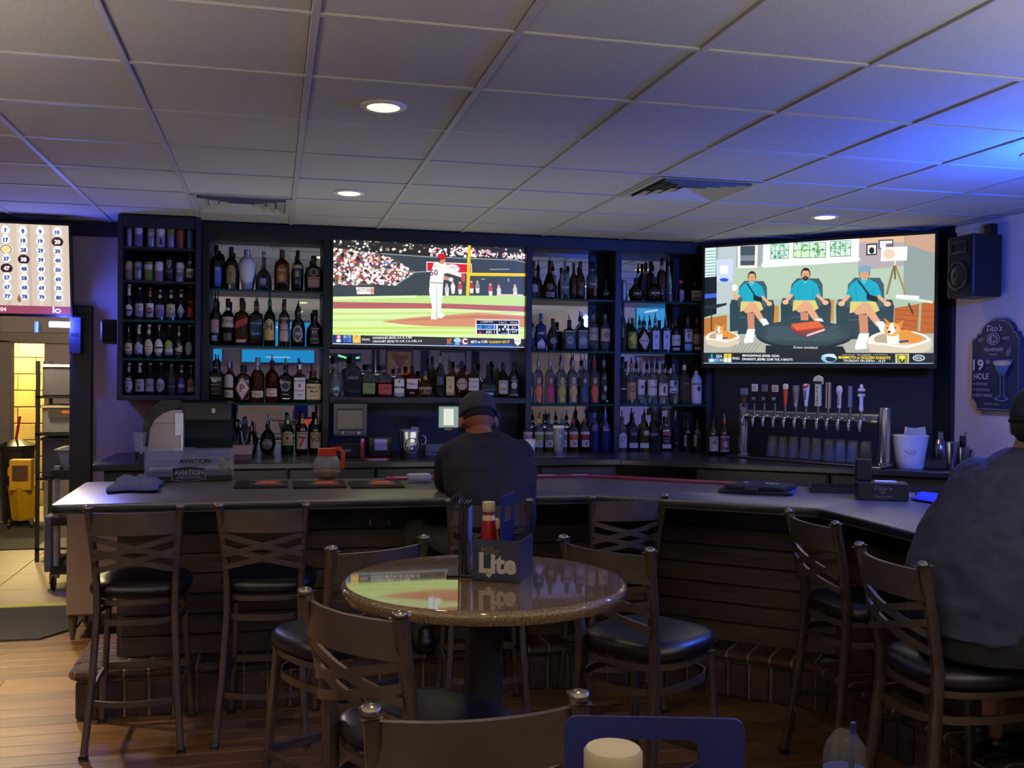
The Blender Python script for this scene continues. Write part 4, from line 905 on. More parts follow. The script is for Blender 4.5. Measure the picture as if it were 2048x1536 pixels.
# menu stand left of it
g = onZ(932, 1152, TZ)
t = thing('menu_stand', 'wire stand holding upright black-framed menus beside the ketchup', 'menu stand', (g.x, g.y+.03, TZ+.001), -.25)
MB().box(-.05, .03, -.055, .06, 0, .006).build('base_plate', 'black_plastic', t, bevel=(.002, 1))
for k, (x, rz_) in enumerate(((-.016, .05), (-.006, 0), (.004, -.04), (.014, -.08))):
    pg = MB().box(-.002, .002, -.05, .05, .012, .215).build('menu_card', 'black_plastic', t, (x, .01, 0), rz_)
    MB().box(.002, .0026, -.042, .042, .022, .2).build('sheet', 'c_lavender' if k == 3 else 'c_grey', pg)
for y in (-.02, .0, .02, .04):
    MB().tube([(-.024+.03*math.cos(a_)*.6, y, .212+.022*math.sin(a_)) for a_ in [i*2*PI/14 for i in range(14)]], .0018, 5, closed=True).build('binder_ring', 'black_plastic', t)
# near caddy with its ketchup, at the bottom edge of the picture
Zn = 1.0
pA, pB = CAM+ray(1130, 1430)*Zn, CAM+ray(1490, 1448)*(Zn*.995)
d = (pB-pA); L_ = V((d.x, d.y)).length; ang = math.atan2(d.y, d.x); hN = pA.z-TZ-.002
t = thing('condiment_caddy', 'blue handle board of the near caddy at the bottom edge of the view', 'caddy', ((pA.x+pB.x)/2, (pA.y+pB.y)/2, TZ+.001), ang)
MB().box(-L_/2, L_/2, -.1, .1, 0, .005).build('base_board', 'black_plastic', t)
m = MB()
def board(w_, h_, hx0, hx1, hz0, hz1, r=.012, th=.004):
    outer = [(-w_/2, 0), (w_/2, 0)]
    for cx, cz, a0 in ((w_/2-r, h_-r, 0), (-w_/2+r, h_-r, PI/2)):
        outer += [(cx+r*math.cos(a0+PI/2*i/4), cz+r*math.sin(a0+PI/2*i/4)) for i in range(5)]
    hole = []
    r2 = r*.7
    for cx, cz, a0 in ((hx1-r2, hz1-r2, 0), (hx0+r2, hz1-r2, PI/2), (hx0+r2, hz0+r2, PI), (hx1-r2, hz0+r2, 1.5*PI)):
        hole += [(cx+r2*math.cos(a0+PI/2*i/3), cz+r2*math.sin(a0+PI/2*i/3)) for i in range(4)]
    bm = bmesh.new()
    def loop(pts): 
        vs = [bm.verts.new((x, 0, z)) for x, z in pts]; return [bm.edges.new((vs[i], vs[(i+1) % len(vs)])) for i in range(len(vs))]
    es = loop(outer)+loop(hole); bmesh.ops.triangle_fill(bm, edges=es, use_beauty=True)
    r_ = bmesh.ops.extrude_face_region(bm, geom=bm.faces[:]); bmesh.ops.translate(bm, verts=[v for v in r_['geom'] if isinstance(v, bmesh.types.BMVert)], vec=(0, th, 0))
    bmesh.ops.recalc_face_normals(bm, faces=bm.faces[:])
    me = bpy.data.meshes.new('handle_board'); bm.to_mesh(me); bm.free(); return me
me = board(L_, hN, -L_*.255, L_*.245, hN-.055-.012, hN-.022); me.materials.append(M('caddy_blue')); link('handle_board', me, t, (0, 0, 0))
pm('caddy_teal', '#1a5f86', .4, var=.1)
MB().box(-.01, L_/2-.012, -.002, -.0005, .03, hN-.07).build('teal_print', 'caddy_teal', t)
for s in (-1, 1): MB().box(s*(L_/2-.003)-.003, s*(L_/2-.003)+.003, -.1, -.001, .005, .1).build('side_board', 'caddy_blue', t)
MB().box(-L_/2, L_/2, -.104, -.1, .005, .1).build('front_board', 'caddy_blue', t)
k_ = CAM+ray(1226, 1512)*.93
squeeze_bottle('near ketchup bottle, only its cream cap showing at the bottom edge', (k_.x, k_.y, TZ+.007), k_.z-TZ+.001, .042)
# napkin scrap on the floor
q = onZ(546, 1487, .002); o = MB().add([(-.02, -.008, 0), (.018, -.01, 0), (.022, .008, .004), (-.015, .011, .003), (-.02, -.008, .004), (.018, -.01, .005), (.022, .008, .008), (-.015, .011, .007)], [(3, 2, 1, 0), (4, 5, 6, 7), (0, 1, 5, 4), (1, 2, 6, 5), (2, 3, 7, 6), (3, 0, 4, 7)]).build('paper_scrap', 'c_white', None, (q.x, q.y, .001)); tag(o, 'small white paper scrap lying on the wood floor', 'litter')

# ================================================================== BOTTLES AND CANS
# profile: (height share, radius share); exponent of the cross-section; depth/width; neck end
KIND = {
    'std': ([(0, .9), (.015, 1), (.56, 1), (.63, .93), (.69, .68), (.74, .38), (.78, .31), (.92, .29)], 2, 1),
    'slim': ([(0, .9), (.015, 1), (.5, 1), (.6, .85), (.68, .55), (.75, .36), (.92, .33)], 2, 1),
    'beer': ([(0, .88), (.015, 1), (.5, 1), (.58, .88), (.66, .56), (.76, .42), (.95, .37)], 2, 1),
    'stub': ([(0, .88), (.02, 1), (.58, 1), (.66, .85), (.74, .5), (.95, .4)], 2, 1),
    'square': ([(0, .93), (.015, 1), (.62, 1), (.68, .86), (.71, .45), (.75, .33), (.92, .31)], 6, .95),
    'flask': ([(0, .92), (.02, 1), (.6, 1), (.68, .9), (.74, .6), (.78, .3), (.92, .28)], 3.2, .6),
    'bell': ([(0, .92), (.02, 1), (.2, 1), (.36, .92), (.46, .66), (.54, .34), (.62, .24), (.94, .21)], 2, .8),
    'pear': ([(0, .8), (.02, .92), (.2, 1), (.36, .93), (.52, .62), (.66, .33), (.8, .25), (.93, .24)], 2, .75),
    'vase': ([(0, .52), (.02, .58), (.2, .7), (.5, .97), (.62, 1), (.74, .8), (.82, .42), (.88, .27), (.95, .25)], 2, 1),
    'globe': ([(0, .5), (.03, .62), (.12, .86), (.28, 1), (.44, .92), (.56, .62), (.64, .34), (.7, .26), (.88, .24)], 2, .7),
    'squat': ([(0, .88), (.03, 1), (.4, 1), (.56, .85), (.66, .45), (.72, .34), (.9, .32)], 2, .8),
    'ball': ([(0, .6), (.04, .76), (.25, 1), (.48, .9), (.66, .5), (.74, .28), (.9, .26)], 2, .8),
    'decanter': ([(0, .9), (.02, 1), (.3, .98), (.42, .8), (.55, .42), (.62, .24), (.9, .22)], 3, .6),
    'can': ([(0, .78), (.03, .96), (.05, 1), (.88, 1), (.94, .9), (.97, .82), (1, .82), (1, .76), (.985, .74)], 2, 1),
    'box': ([(0, .97), (.01, 1), (.7, 1), (.72, .9), (.74, .45), (.93, .4)], 8, .8),
}
ROWS = {}
def rowdef(key, y, z, phrase): ROWS[key] = (y, z, phrase)
rowdef('k1', 7.0, CSH[0], "on the cabinet's top shelf"); rowdef('k2', 7.0, CSH[1], "on the cabinet's second shelf"); rowdef('k3', 7.0, CSH[2], "on the cabinet's middle shelf"); rowdef('k4', 7.0, CSH[3], "on the cabinet's fourth shelf"); rowdef('k5', 7.0, CSH[4], "on the cabinet's bottom shelf")
rowdef('a1', 7.15, SH[0], 'on top shelf left of baseball screen'); rowdef('a2', 7.15, SH[1], 'on second shelf left of baseball screen'); rowdef('a3', 7.15, SH[2], 'on third shelf left of baseball screen'); rowdef('a4', 7.1, BZ, 'on counter left of the register')
rowdef('m', 7.13, 1.47, 'under the baseball screen')
rowdef('b1', 7.15, SH[0], 'on top shelf right of baseball screen'); rowdef('b2', 7.15, SH[1], 'on second shelf right of baseball screen'); rowdef('b3', 7.15, SH[2], 'in the flavoured vodka row'); rowdef('b4', 7.08, BZ, 'on counter right of seated man')
rowdef('c1', 7.15, SH[0], 'on top shelf left of corner screen'); rowdef('c2', 7.15, SH[1], 'on second shelf left of corner screen'); rowdef('c3', 7.15, SH[2], 'on third shelf left of corner screen'); rowdef('c4', 7.08, BZ, 'on counter left of the taps')
def interp(prof, t):
    for (t0, r0), (t1, r1) in zip(prof, prof[1:]):
        if t0 <= t <= t1: return r0+(r1-r0)*((t-t0)/(t1-t0) if t1 > t0 else 0)
    return prof[-1][1]
GRP = {'k': 'beer cans and bottles in the wall cabinet', 'a': 'liquor bottles behind the bar', 'm': 'liquor bottles behind the bar', 'b': 'liquor bottles behind the bar', 'c': 'liquor bottles behind the bar'}
_pour = None
def bottle(row, px, ytop, wpx, kind, glass, desc, label=(), cap='c_black', pour=False, liquid=None, fill=.62, dy=0, cat='bottle', name=None, full=None, yb=None):
    y, z, ph = ROWS[row]; y += dy
    b = onY(px, proj((0, y, z))[1] if yb is None else yb, y); x = b.x
    h = onY(px, ytop, y).z-z; R = wpx/2*dep((x, y, z))/FPX
    prof, ex, asp = KIND[kind]; iscan = kind == 'can'
    P3 = []
    for i, (t0, r0) in enumerate(prof):
        P3.append((t0, r0))
        if i+1 < len(prof):
            t1, r1 = prof[i+1]
            if t1-t0 > .05:
                for k in range(1, 3): u = k/3; P3.append((t0+(t1-t0)*u, r0+(r1-r0)*u))
    if liquid: P3 = sorted(P3+[(fill, interp(prof, fill))], key=lambda a_: a_[0])
    nm = name or ('beer_can' if iscan else ('beer_bottle' if row[0] == 'k' else 'liquor_bottle'))
    m = MB(); m.lathe([(r*R, t*h) for t, r in P3], 18, ex=ex, asp=asp, mf=(lambda i: 1 if P3[i][0] >= fill else 0) if liquid else None)
    lab = full or (desc+' '+ph)
    o = m.build(nm, [liquid or glass, glass], None, (x, y, z+.001), random.uniform(-.06, .06)-.08, smooth=45)
    tag(o, lab, 'can' if iscan else cat, GRP[row[0]])
    if label:
        A = Art(); neck = []
        for s in label:
            k = s[0]
            if k == 'r': A.rect(s[1], s[2], s[3], s[4], s[5], 8)
            elif k == 'e': A.ell(s[1], s[2], s[3], s[4], s[5], rings=8)
            elif k == 'd':
                _, cx, cy, rx, ry, c = s
                vs = []; fs = []
                for q in range(9):
                    yy = cy-ry+2*ry*q/8; hh = rx*(1-abs(2*q/8-1)); vs += [(cx-hh+2*hh*j/4, yy) for j in range(5)]
                for q in range(8):
                    for j in range(4): fs.append((q*5+j, q*5+j+1, q*5+j+6, q*5+j+5))
                A.items.append((vs, fs, s2l(c)))
            elif k == 't': A.text(s[1], s[2], s[3], s[4], s[5], flip=1, stretch=h/R, wmax=s[6] if len(s) > 6 else 1.7, bold=.02)
            elif k == 'p': A.poly(s[1], s[2])
        def fn(u, v, k):
            rr = interp(prof, v)*R; u_ = max(-.985, min(.985, u*.97))
            xx = u_*R*min(1, max(.1, interp(prof, v)))if abs(u) > interp(prof, v) else u_*R
            yy = -asp*rr*max(0, 1-abs(xx/rr)**ex)**(1/ex) if rr > 0 else 0
            return (xx, yy-.001-.0005*k, v*h)
        A.tess(.22)
        neck = [it for it in A.items if min(v_[1] for v_ in it[0]) > .645]; A.items = [it for it in A.items if it not in neck]
        if A.items: A.build('label', fn, parent=o)
        if neck: N_ = Art(); N_.items = neck; N_.build('neck_label', fn, parent=o)
    t1, r1 = prof[-1]
    if iscan: MB().lathe([(R*.76, h*.985), (R*.001, h*.985)], 14, caps=False).build('lid', 'c_silver', o); return o
    if kind != 'vase' or True:
        n0 = t1-.09 if row[0] != 'k' else t1-.01
        rn = interp(prof, n0)*R*1.12
        top = .985 if not pour else t1+.02
        MB().lathe([(rn, n0*h), (rn*1.03, (n0+.01)*h), (rn*1.0, top*h), (rn*.8, (top+.012)*h)], 12).build('cap', cap, o, smooth=40)
        if pour:
            zz = top*h; a_ = random.uniform(-.9, .9)
            MB().tube([(0, 0, zz), (0, 0, zz+.018), (.008*math.sin(a_), -.008*math.cos(a_), zz+.05)], [rn*.75, .0055, .0035], 8).build('pour_spout', random.choice(('steel', 'c_black')), o, smooth=50)
    return o
B = bottle
W, CR, TN, BK, RD, GN, BLU, YL, GD = '#d6d2d0', '#d8c9a4', '#b4925f', '#141416', '#a8302a', '#2f6a44', '#33509a', '#c9b040', '#b08c44'
# beer cabinet
B('k1', 257.7, 455, 15, 'can', 'c_silver', 'short silver can at the left end'); B('k1', 277, 447, 17, 'can', 'c_lavender', 'tall pale lavender can', [('r', -.9, .55, .9, .9, '#c8c4dc')]); B('k1', 302, 446, 16, 'can', 'c_silver', 'tall can with a cream panel', [('r', -.8, .4, .8, .92, '#bdb6a8'), ('t', 'LAGER', 0, .66, .1, '#5a4a40')]); B('k1', 321, 447, 18, 'can', 'c_white', 'tall white can with a small red mark', [('p', [(-.1, .18), (.5, .1), (.5, .35), (.1, .42)], '#8a2a3a')]); B('k1', 342, 448, 16, 'can', 'c_silver', 'tall can with an olive upper half', [('r', -.95, .5, .95, .93, '#8f8b48')]); B('k1', 361, 458, 17, 'can', 'c_copper', 'short copper orange can'); B('k1', 380, 459, 14, 'can', 'c_lightblue', 'short blue can at the right end')
B('k2', 257, 523, 16, 'can', 'c_tan', 'tan can at the left end', [('r', -.5, .1, -.2, .85, '#d8c8a8')]); B('k2', 276, 524, 17, 'can', 'c_silver', 'silver can with yellow-green stripes', [('r', -.95, .55, .95, .75, '#5a5660'), ('r', -.35, .12, -.1, .5, '#c8c850'), ('r', .15, .12, .4, .5, '#c8c850')]); B('k2', 297, 524, 18, 'can', 'c_lime', 'pale green can', [('r', -.9, .6, .9, .85, '#b8b4c0')]); B('k2', 318, 524, 17, 'can', 'c_white', 'white can with pink lower half', [('r', -.9, .06, .9, .5, '#c490a4')])
B('k2', 339, 518, 19, 'can', 'c_black', 'tall black can with a gold harp', [('p', [(-.5, .92), (-.28, .94), (-.1, .72), (-.02, .58), (-.2, .62)], '#b8aa7c'), ('p', [(.28, .94), (.5, .92), (.35, .7), (.02, .57), (.18, .72)], '#b8aa7c'), ('r', -.32, .86, .32, .9, '#b8aa7c'), ('r', -.7, .5, .7, .53, '#70706c'), ('t', 'STOUT', 0, .42, .06, '#a8a8a8')]); B('k2', 360, 526, 17, 'can', 'c_white', 'white can with brown speckled print', [('r', -.9, .3, .9, .5, '#b09a94'), ('r', -.9, .6, .9, .7, '#a89088')]); B('k2', 380, 507, 17, 'stub', 'glass_dark', 'dark brown bottle with cream label', [('r', -.95, .15, .95, .46, CR), ('t', 'ALE', 0, .3, .08, '#5a2a20'), ('e', 0, .68, .5, .07, '#b8a890')])
kb = [('k3', 258, 569, 16, 'glass_dark', 'dark bottle with white neck foil and round label', [('e', 0, .26, .95, .17, W), ('r', -.8, .24, .8, .29, '#70304a'), ('r', -.5, .68, .5, .92, W)], 'c_white'),
 ('k3', 279, 575, 18, 'glass_smoke', 'clear bottle with grey-white square label', [('r', -.9, .1, .9, .5, '#bdb8c4'), ('t', 'HARD', 0, .4, .05, '#50485c'), ('e', 0, .26, .4, .08, '#908a9c')], 'c_silver'),
 ('k3', 300, 574, 16, 'glass_dark', 'bottle with red and white label and flame neck', [('r', -.95, .08, .95, .5, W), ('e', 0, .28, .75, .1, RD), ('t', 'BUD', 0, .28, .05, W), ('p', [(-.4, .7), (.4, .7), (.25, .9), (-.3, .86)], '#c8643c')], 'c_gold'),
 ('k3', 320, 580, 19, 'glass_dark', 'short bottle with lavender label', [('r', -.92, .1, .92, .5, '#8f83a8'), ('r', -.6, .3, .6, .33, '#4a4060'), ('e', 0, .78, .4, .06, '#b8b4a8')], 'c_silver'),
 ('k3', 342, 580, 20, 'glass_darkbrown', 'bottle with plain cream label', [('r', -.92, .1, .92, .52, '#c4ba92'), ('t', 'IPA', 0, .36, .07, '#5a4a2a'), ('e', 0, .78, .4, .06, '#b8b4a8')], 'c_gold'),
 ('k3', 362, 579, 17, 'glass_smoke', 'clear bottle with pale hexagon label', [('d', 0, .3, .95, .24, '#a8a8bc'), ('e', 0, .8, .4, .06, '#c0a8a0')], 'c_silver'),
 ('k3', 381, 572, 15, 'glass_red', 'slim bright red bottle at the right end', [('r', -.85, .1, .85, .55, '#b8343a')], 'c_red'),
 ('k4', 257, 652, 17, 'glass_dark', 'dark bottle with small cream label at the left end', [('r', -.92, .12, .92, .46, '#c0ae90'), ('r', -.5, .3, .5, .34, '#8a4a40')], 'c_black'),
 ('k4', 278, 649, 18, 'glass_smoke', 'bottle with white neck label and peaked lavender label', [('r', -.92, .12, .92, .38, '#aaa4c4'), ('p', [(-.92, .38), (0, .5), (.92, .38)], '#aaa4c4'), ('r', -.42, .72, .42, .94, W)], 'c_white'),
 ('k4', 298, 649, 18, 'glass_darkbrown', 'bottle with tall cream oval label', [('e', 0, .32, .95, .25, '#cfc2a0'), ('r', -.6, .33, .6, .35, '#a05030'), ('r', -.6, .25, .6, .27, '#a05030'), ('r', -.5, .72, .5, .84, W)], 'c_white'),
 ('k4', 318, 649, 18, 'glass_dark', 'bottle with white oval label crossed by a dark band', [('e', 0, .32, .95, .25, W), ('r', -.95, .29, .95, .34, '#2a2028')], 'c_silver'),
 ('k4', 338, 650, 18, 'glass_green', 'green bottle with pale green label', [('r', -.9, .1, .9, .3, '#b4b8b0'), ('e', 0, .4, .85, .14, '#8fa060')], 'c_silver'),
 ('k4', 358, 652, 17, 'glass_dark', 'dark bottle with slanted cream script label', [('p', [(-.9, .3), (.9, .4), (.85, .2), (-.5, .22)], '#c8b49a'), ('r', -.8, .14, .8, .17, '#a89c90'), ('e', 0, .75, .4, .05, '#b0acb0')], 'c_silver'),
 ('k4', 378, 650, 16, 'glass_smoke', 'dim bottle with grey oval label at the right end', [('e', 0, .3, .85, .2, '#7c8290'), ('r', -.6, .42, .6, .46, '#8f949c')], 'c_silver'),
 ('k5', 258, 726, 17, 'glass_darkbrown', 'bottle with slanted white oval label', [('e', 0, .3, .95, .24, '#ccd0da'), ('r', -.8, .42, .8, .46, '#50608c'), ('t', 'ULTRA', 0, .32, .05, '#5a6478'), ('e', 0, .2, .2, .04, '#3a4250'), ('e', 0, .8, .42, .09, W)], 'c_white'),
 ('k5', 280, 726, 19, 'glass_brown', 'bottle with square white label and white neck', [('r', -.95, .1, .95, .48, W), ('t', 'Lite', 0, .39, .08, '#20264a'), ('e', 0, .22, .35, .07, '#5a6078'), ('p', [(-.45, .7), (.45, .7), (.4, .9), (0, .95), (-.4, .9)], W)], 'c_white'),
 ('k5', 300, 726, 18, 'glass_smoke', 'pale bottle with grey three-letter label', [('r', -.9, .1, .9, .5, '#b8b8c0'), ('t', 'USO', 0, .3, .09, '#4a4a58')], 'c_silver'),
 ('k5', 321, 726, 18, 'glass_smoke', 'pale bottle with curved white three-letter label', [('e', 0, .3, .95, .21, '#c8c6c8'), ('t', 'USO', 0, .3, .09, '#5a5048'), ('r', -.6, .2, .6, .22, '#c08040')], 'c_silver'),
 ('k5', 342, 728, 17, 'glass_clear', 'clear bottle with one thin pale stripe', [('r', -.9, .26, .9, .29, '#9a9aac')], 'c_silver'),
 ('k5', 363, 730, 17, 'glass_darkblue', 'dark bottle with blue and white label', [('r', -.92, .08, .92, .5, '#33358c'), ('r', -.8, .24, .8, .36, '#b8b4cc'), ('e', 0, .78, .4, .04, '#c0bcc8')], 'c_silver'),
 ('k5', 382, 730, 16, 'glass_darkbrown', 'bottle with tan two-part label at the right end', [('r', -.92, .1, .92, .28, '#c8a888'), ('r', -.92, .3, .92, .48, '#a07058')], 'c_copper')]
for r_, px, yt, wp, gl, ds, lb, cp in kb: B(r_, px, yt, wp, 'beer', gl, ds, lb, cp)
# left bay
B('a1', 432, 490, 26, 'std', 'glass_dark', 'tall dark bottle with blue label', [('r', -.1, .05, .9, .5, '#4a5ea8'), ('t', 'BC', .35, .44, .05, CR)], 'c_black')
B('a1', 462, 494, 27, 'std', 'glass_dark', 'dark bottle with yellow-tan shield label', [('r', -.55, .12, .75, .46, '#8c7a3c'), ('e', .1, .46, .6, .1, '#8c7a3c'), ('t', 'KL', .1, .36, .06, '#4a3018')], 'c_black')
B('a1', 494, 499, 34, 'vase', 'c_white', 'white ceramic urn-shaped bottle', [], 'c_silver', name='ceramic_bottle')
B('a1', 527, 503, 32, 'bell', 'glass_smoke', 'clear long-necked bell bottle', [('r', -.35, .12, .4, .3, '#8a8f9c')], 'c_silver')
B('a1', 563.6, 500, 30, 'flask', 'glass_amber', 'amber shouldered bottle with rust brown label', [('r', -.62, .2, .62, .56, '#80542e'), ('e', 0, .56, .5, .08, '#80542e'), ('t', 'FIRE', 0, .5, .06, '#d8a860'), ('d', 0, .32, .4, .1, '#c8904a')], 'c_brown')
B('a1', 595, 501, 23, 'std', 'glass_darkgreen', 'dark green bottle with gold collar label', [('r', -.9, .55, .9, .64, '#b8a068'), ('e', 0, .42, .8, .14, '#22301c'), ('e', 0, .42, .35, .08, GD)], 'c_black')
B('a1', 627, 512, 31, 'square', 'glass_darkgreen', 'square dark bottle with round emblem and orange band', [('r', -.72, .1, .72, .34, '#9a7458'), ('r', -.8, .36, .8, .4, '#b8682c'), ('r', -.75, .42, .75, .64, '#1c2018'), ('e', 0, .53, .5, .1, '#a89a60'), ('e', 0, .53, .38, .08, '#26281c')], 'c_black')
B('a1', 443, 508, 20, 'slim', 'glass_dark', 'dark bottle half hidden behind the blue label', [], 'c_black', dy=.09)
B('a2', 430, 593, 21, 'std', 'glass_darkgreen', 'dark green bottle with pink label', [('r', -.7, .25, .8, .52, '#b08a84'), ('r', -.5, .08, .5, .2, '#8a94b8')], 'c_black', pour=True)
B('a2', 455.5, 597, 26, 'std', 'glass_brown', 'brown bottle with wide cream label', [('r', -.92, .38, .92, .6, '#c4b49c'), ('t', 'SCOTCH', 0, .5, .05, '#6a4a30'), ('r', -.3, .74, .3, .8, W), ('r', -.6, .1, .6, .26, '#3a4a44')], 'c_black')
B('a2', 483.5, 596, 27, 'square', 'glass_whiskey', 'square bottle with slanted red label', [('p', [(-.9, .34), (.9, .46), (.9, .6), (-.9, .48)], '#a83a32'), ('r', -.7, .06, .7, .12, '#c8c0b0')], 'c_black')
B('a2', 512, 599, 27, 'square', 'glass_dark', 'square dark bottle with slanted dark blue label', [('p', [(-.9, .34), (.9, .46), (.9, .6), (-.9, .48)], '#24324e'), ('r', -.8, .47, .8, .49, '#8090a8'), ('t', 'BLUE', 0, .26, .05, '#90a0b4')], 'c_black', pour=True)
B('a2', 539, 596, 23, 'std', 'glass_green', 'green bottle with tan label and large dark letter', [('r', -.85, .12, .85, .34, '#c4a45c'), ('e', 0, .4, .85, .16, '#c4a45c'), ('t', 'H', 0, .4, .14, '#2a3a26')], 'c_green', pour=True)
B('a2', 568, 598, 23, 'std', 'glass_pink', 'pale bottle with tall beige label', [('r', -.8, .1, .8, .6, '#b8a090'), ('r', -.8, .32, .8, .35, '#7a5a50')], 'c_brown')
B('a2', 596, 609, 28, 'squat', 'glass_dark', 'dark squat bottle with ornate silver crest', [('e', 0, .3, .7, .2, '#a8a4a4'), ('e', 0, .3, .55, .15, '#4a4444'), ('t', 'XII', 0, .3, .08, '#c8c4c0')], 'c_black', pour=True)
B('a2', 629.5, 620, 29, 'squat', 'glass_dark', 'black bottle with thin pale frame label', [('r', -.6, .08, .6, .5, '#8a8c8c'), ('r', -.52, .11, .52, .47, '#22221f'), ('t', 'RYE', 0, .4, .06, '#c0c0b8'), ('r', -.5, .2, .5, .22, '#a8a8a0')], 'c_black')
B('a3', 431, 717, 30, 'square', 'glass_dark', 'black square bottle with white small print', [('t', 'GENTLEMAN', 0, .56, .045, '#a8a4a0'), ('t', 'Jack', 0, .47, .05, '#c8c4c0'), ('r', -.6, .4, .6, .41, '#a8a4a0'), ('r', -.5, .3, .5, .31, '#98948f'), ('r', -.5, .2, .5, .21, '#98948f')], 'c_black', pour=True)
B('a3', 457.7, 722, 21, 'std', 'glass_whiskey', 'slim whiskey bottle with tall arched cream label', [('r', -.85, .12, .85, .3, '#cabfa6'), ('r', -.85, .36, .85, .58, '#c4b8a4'), ('e', 0, .58, .85, .1, '#c4b8a4'), ('t', 'BULL', 0, .22, .05, '#5a4030')], 'c_silver')
B('a3', 485.6, 730, 31, 'flask', 'glass_darkbrown', 'dark bottle with red diamond label', [('d', 0, .38, .95, .34, '#a84a42'), ('d', 0, .38, .8, .28, '#d4c8be'), ('t', 'P', 0, .38, .2, '#8a3434')], 'c_black')
B('a3', 514.6, 715, 27, 'std', 'glass_whiskey', 'amber bottle with pale collar and low label', [('r', -.85, .12, .85, .26, '#c8bc9c'), ('t', 'FOUR', 0, .19, .05, '#5a4634'), ('r', -.3, .72, .3, .86, '#9a94a4')], 'c_silver')
B('a3', 543.6, 717, 27, 'std', 'glass_red', 'red-brown bottle with numbered cream label', [('r', -.8, .14, .8, .32, '#cfc2a8'), ('t', '1800', 0, .2, .06, RD), ('t', 'RESERVA', 0, .28, .035, '#50402f')], 'c_black', pour=True)
B('a3', 571.5, 726, 27, 'square', 'glass_dark', 'black square bottle with small arched white print', [('e', 0, .42, .7, .12, '#8a8884'), ('e', 0, .41, .6, .09, '#1a1a1a'), ('t', 'No.7', 0, .32, .06, '#b0aca8'), ('r', -.5, .2, .5, .22, '#98948f')], 'c_black', pour=True)
B('a3', 599, 725, 25, 'square', 'glass_whiskey', 'bottle with tall white label and round red seal', [('r', -.9, .08, .9, .62, '#d8d0c8'), ('t', 'Jim Beam', 0, .54, .07, '#2a2420'), ('e', 0, .43, .22, .05, RD), ('t', 'KENTUCKY', 0, .3, .035, '#4a4440'), ('r', -.4, .18, .4, .2, '#8a7a70')], 'c_white', pour=True)
B('a3', 627, 738, 31, 'square', 'glass_darkbrown', 'squat bottle with red wax neck, cream label', [('r', -.92, .1, .92, .56, '#d2b888'), ('t', "Maker's", 0, .46, .09, '#3a2a1c'), ('t', 'Mark', 0.1, .34, .09, '#3a2a1c'), ('r', -.5, .2, .5, .22, '#8a6a44')], 'c_red', pour=True)
B('a4', 575, 829, 24, 'std', 'glass_green', 'green whiskey bottle with cream and gold label', [('r', -.95, .22, .95, .5, '#d2bc74'), ('e', 0, .5, .95, .07, '#d2bc74'), ('t', 'JAMESON', 0, .5, .045, '#3a3414'), ('e', 0, .4, .2, .05, '#4a3a1a'), ('t', 'IRISH', 0, .3, .04, '#5a4a20'), ('r', -.24, .76, .24, .95, '#c8b890')], 'c_green')
B('a4', 604, 826, 23, 'std', 'glass_darkbrown', 'bottle with large red numeral 7 on cream', [('r', -.97, .12, .97, .54, '#dcc694'), ('t', '7', 0, .3, .26, '#b0241e'), ('t', "SEAGRAM'S", 0, .5, .035, '#4a3a24'), ('r', -.3, .74, .3, .92, '#c49a6a'), ('t', '7', 0, .83, .07, '#8a2a20')], 'c_brown')
B('a4', 631, 828, 22, 'std', 'glass_darkgreen', 'dark bottle with yellow-cream two-letter label', [('r', -.97, .14, .97, .54, '#d0bb7c'), ('t', 'VO', 0, .36, .13, '#3a3420'), ('t', 'CANADIAN', 0, .48, .03, '#5a4a2a'), ('r', -.14, .74, .14, .92, '#d8d0c0')], 'c_black')
B('a4', 535, 842, 31, 'globe', 'glass_brown', 'round ribbed whisky bottle with dim oval label', [('e', 0, .3, .7, .16, '#7a6a5c'), ('t', 'CROWN', 0, .34, .05, '#c8b8a0'), ('r', -.4, .22, .4, .24, '#3a2a20')], 'c_black', pour=True)
B('a4', 502, 852, 24, 'globe', 'glass_amber', 'small round bottle with gold stopper', [('e', 0, .3, .6, .15, '#4a3c34')], 'c_gold', dy=-.05)
B('a4', 472, 843, 22, 'std', 'glass_smoke', 'smoky bottle with gold cap beside the straws', [('r', -.6, .2, .6, .4, '#5a5a60')], 'c_gold', dy=.05)
B('a4', 445, 838, 22, 'std', 'glass_clear', 'clear bottle behind the black appliance', [], 'c_silver', pour=True, dy=.08)
B('a4', 488, 836, 21, 'square', 'glass_clear', 'clear square bottle between two gold caps', [], 'c_grey', dy=.1)
# under the baseball screen
B('m', 671, 709, 32, 'globe', 'glass_clear', 'round clear decanter with dark stopper and small cream label', [('r', -.35, .06, .4, .2, '#cbb49a'), ('t', 'XO', 0, .13, .05, '#4a3420')], 'c_black')
B('m', 705.6, 712, 34, 'flask', 'glass_smoke', 'broad smoky bottle second from the left', [('r', -.6, .42, .6, .5, '#4a4c50')], 'c_black')
B('m', 738, 728, 28, 'square', 'glass_clear', 'square bottle with green lower half', [('r', -.9, .08, .9, .42, '#6a7a48'), ('t', 'APPLE', 0, .3, .06, '#2a3a1a')], 'c_black', liquid='glass_olive', fill=.45)
B('m', 769, 730, 30, 'square', 'glass_clear', 'square bottle with red lower half', [('r', -.9, .06, .9, .4, '#a83c34'), ('t', 'CHERRY', 0, .26, .06, '#501414')], 'c_black', liquid='glass_red', fill=.45)
B('m', 798, 737, 22, 'square', 'glass_clear', 'clear bottle with tall white label crossed by a black band', [('r', -.9, .05, .9, .62, '#d4ccc4'), ('r', -.9, .3, .9, .37, '#2c2a28'), ('t', 'BASIL', 0, .335, .05, '#c8c0b8'), ('e', 0, .54, .2, .04, '#5a5048')], 'c_black')
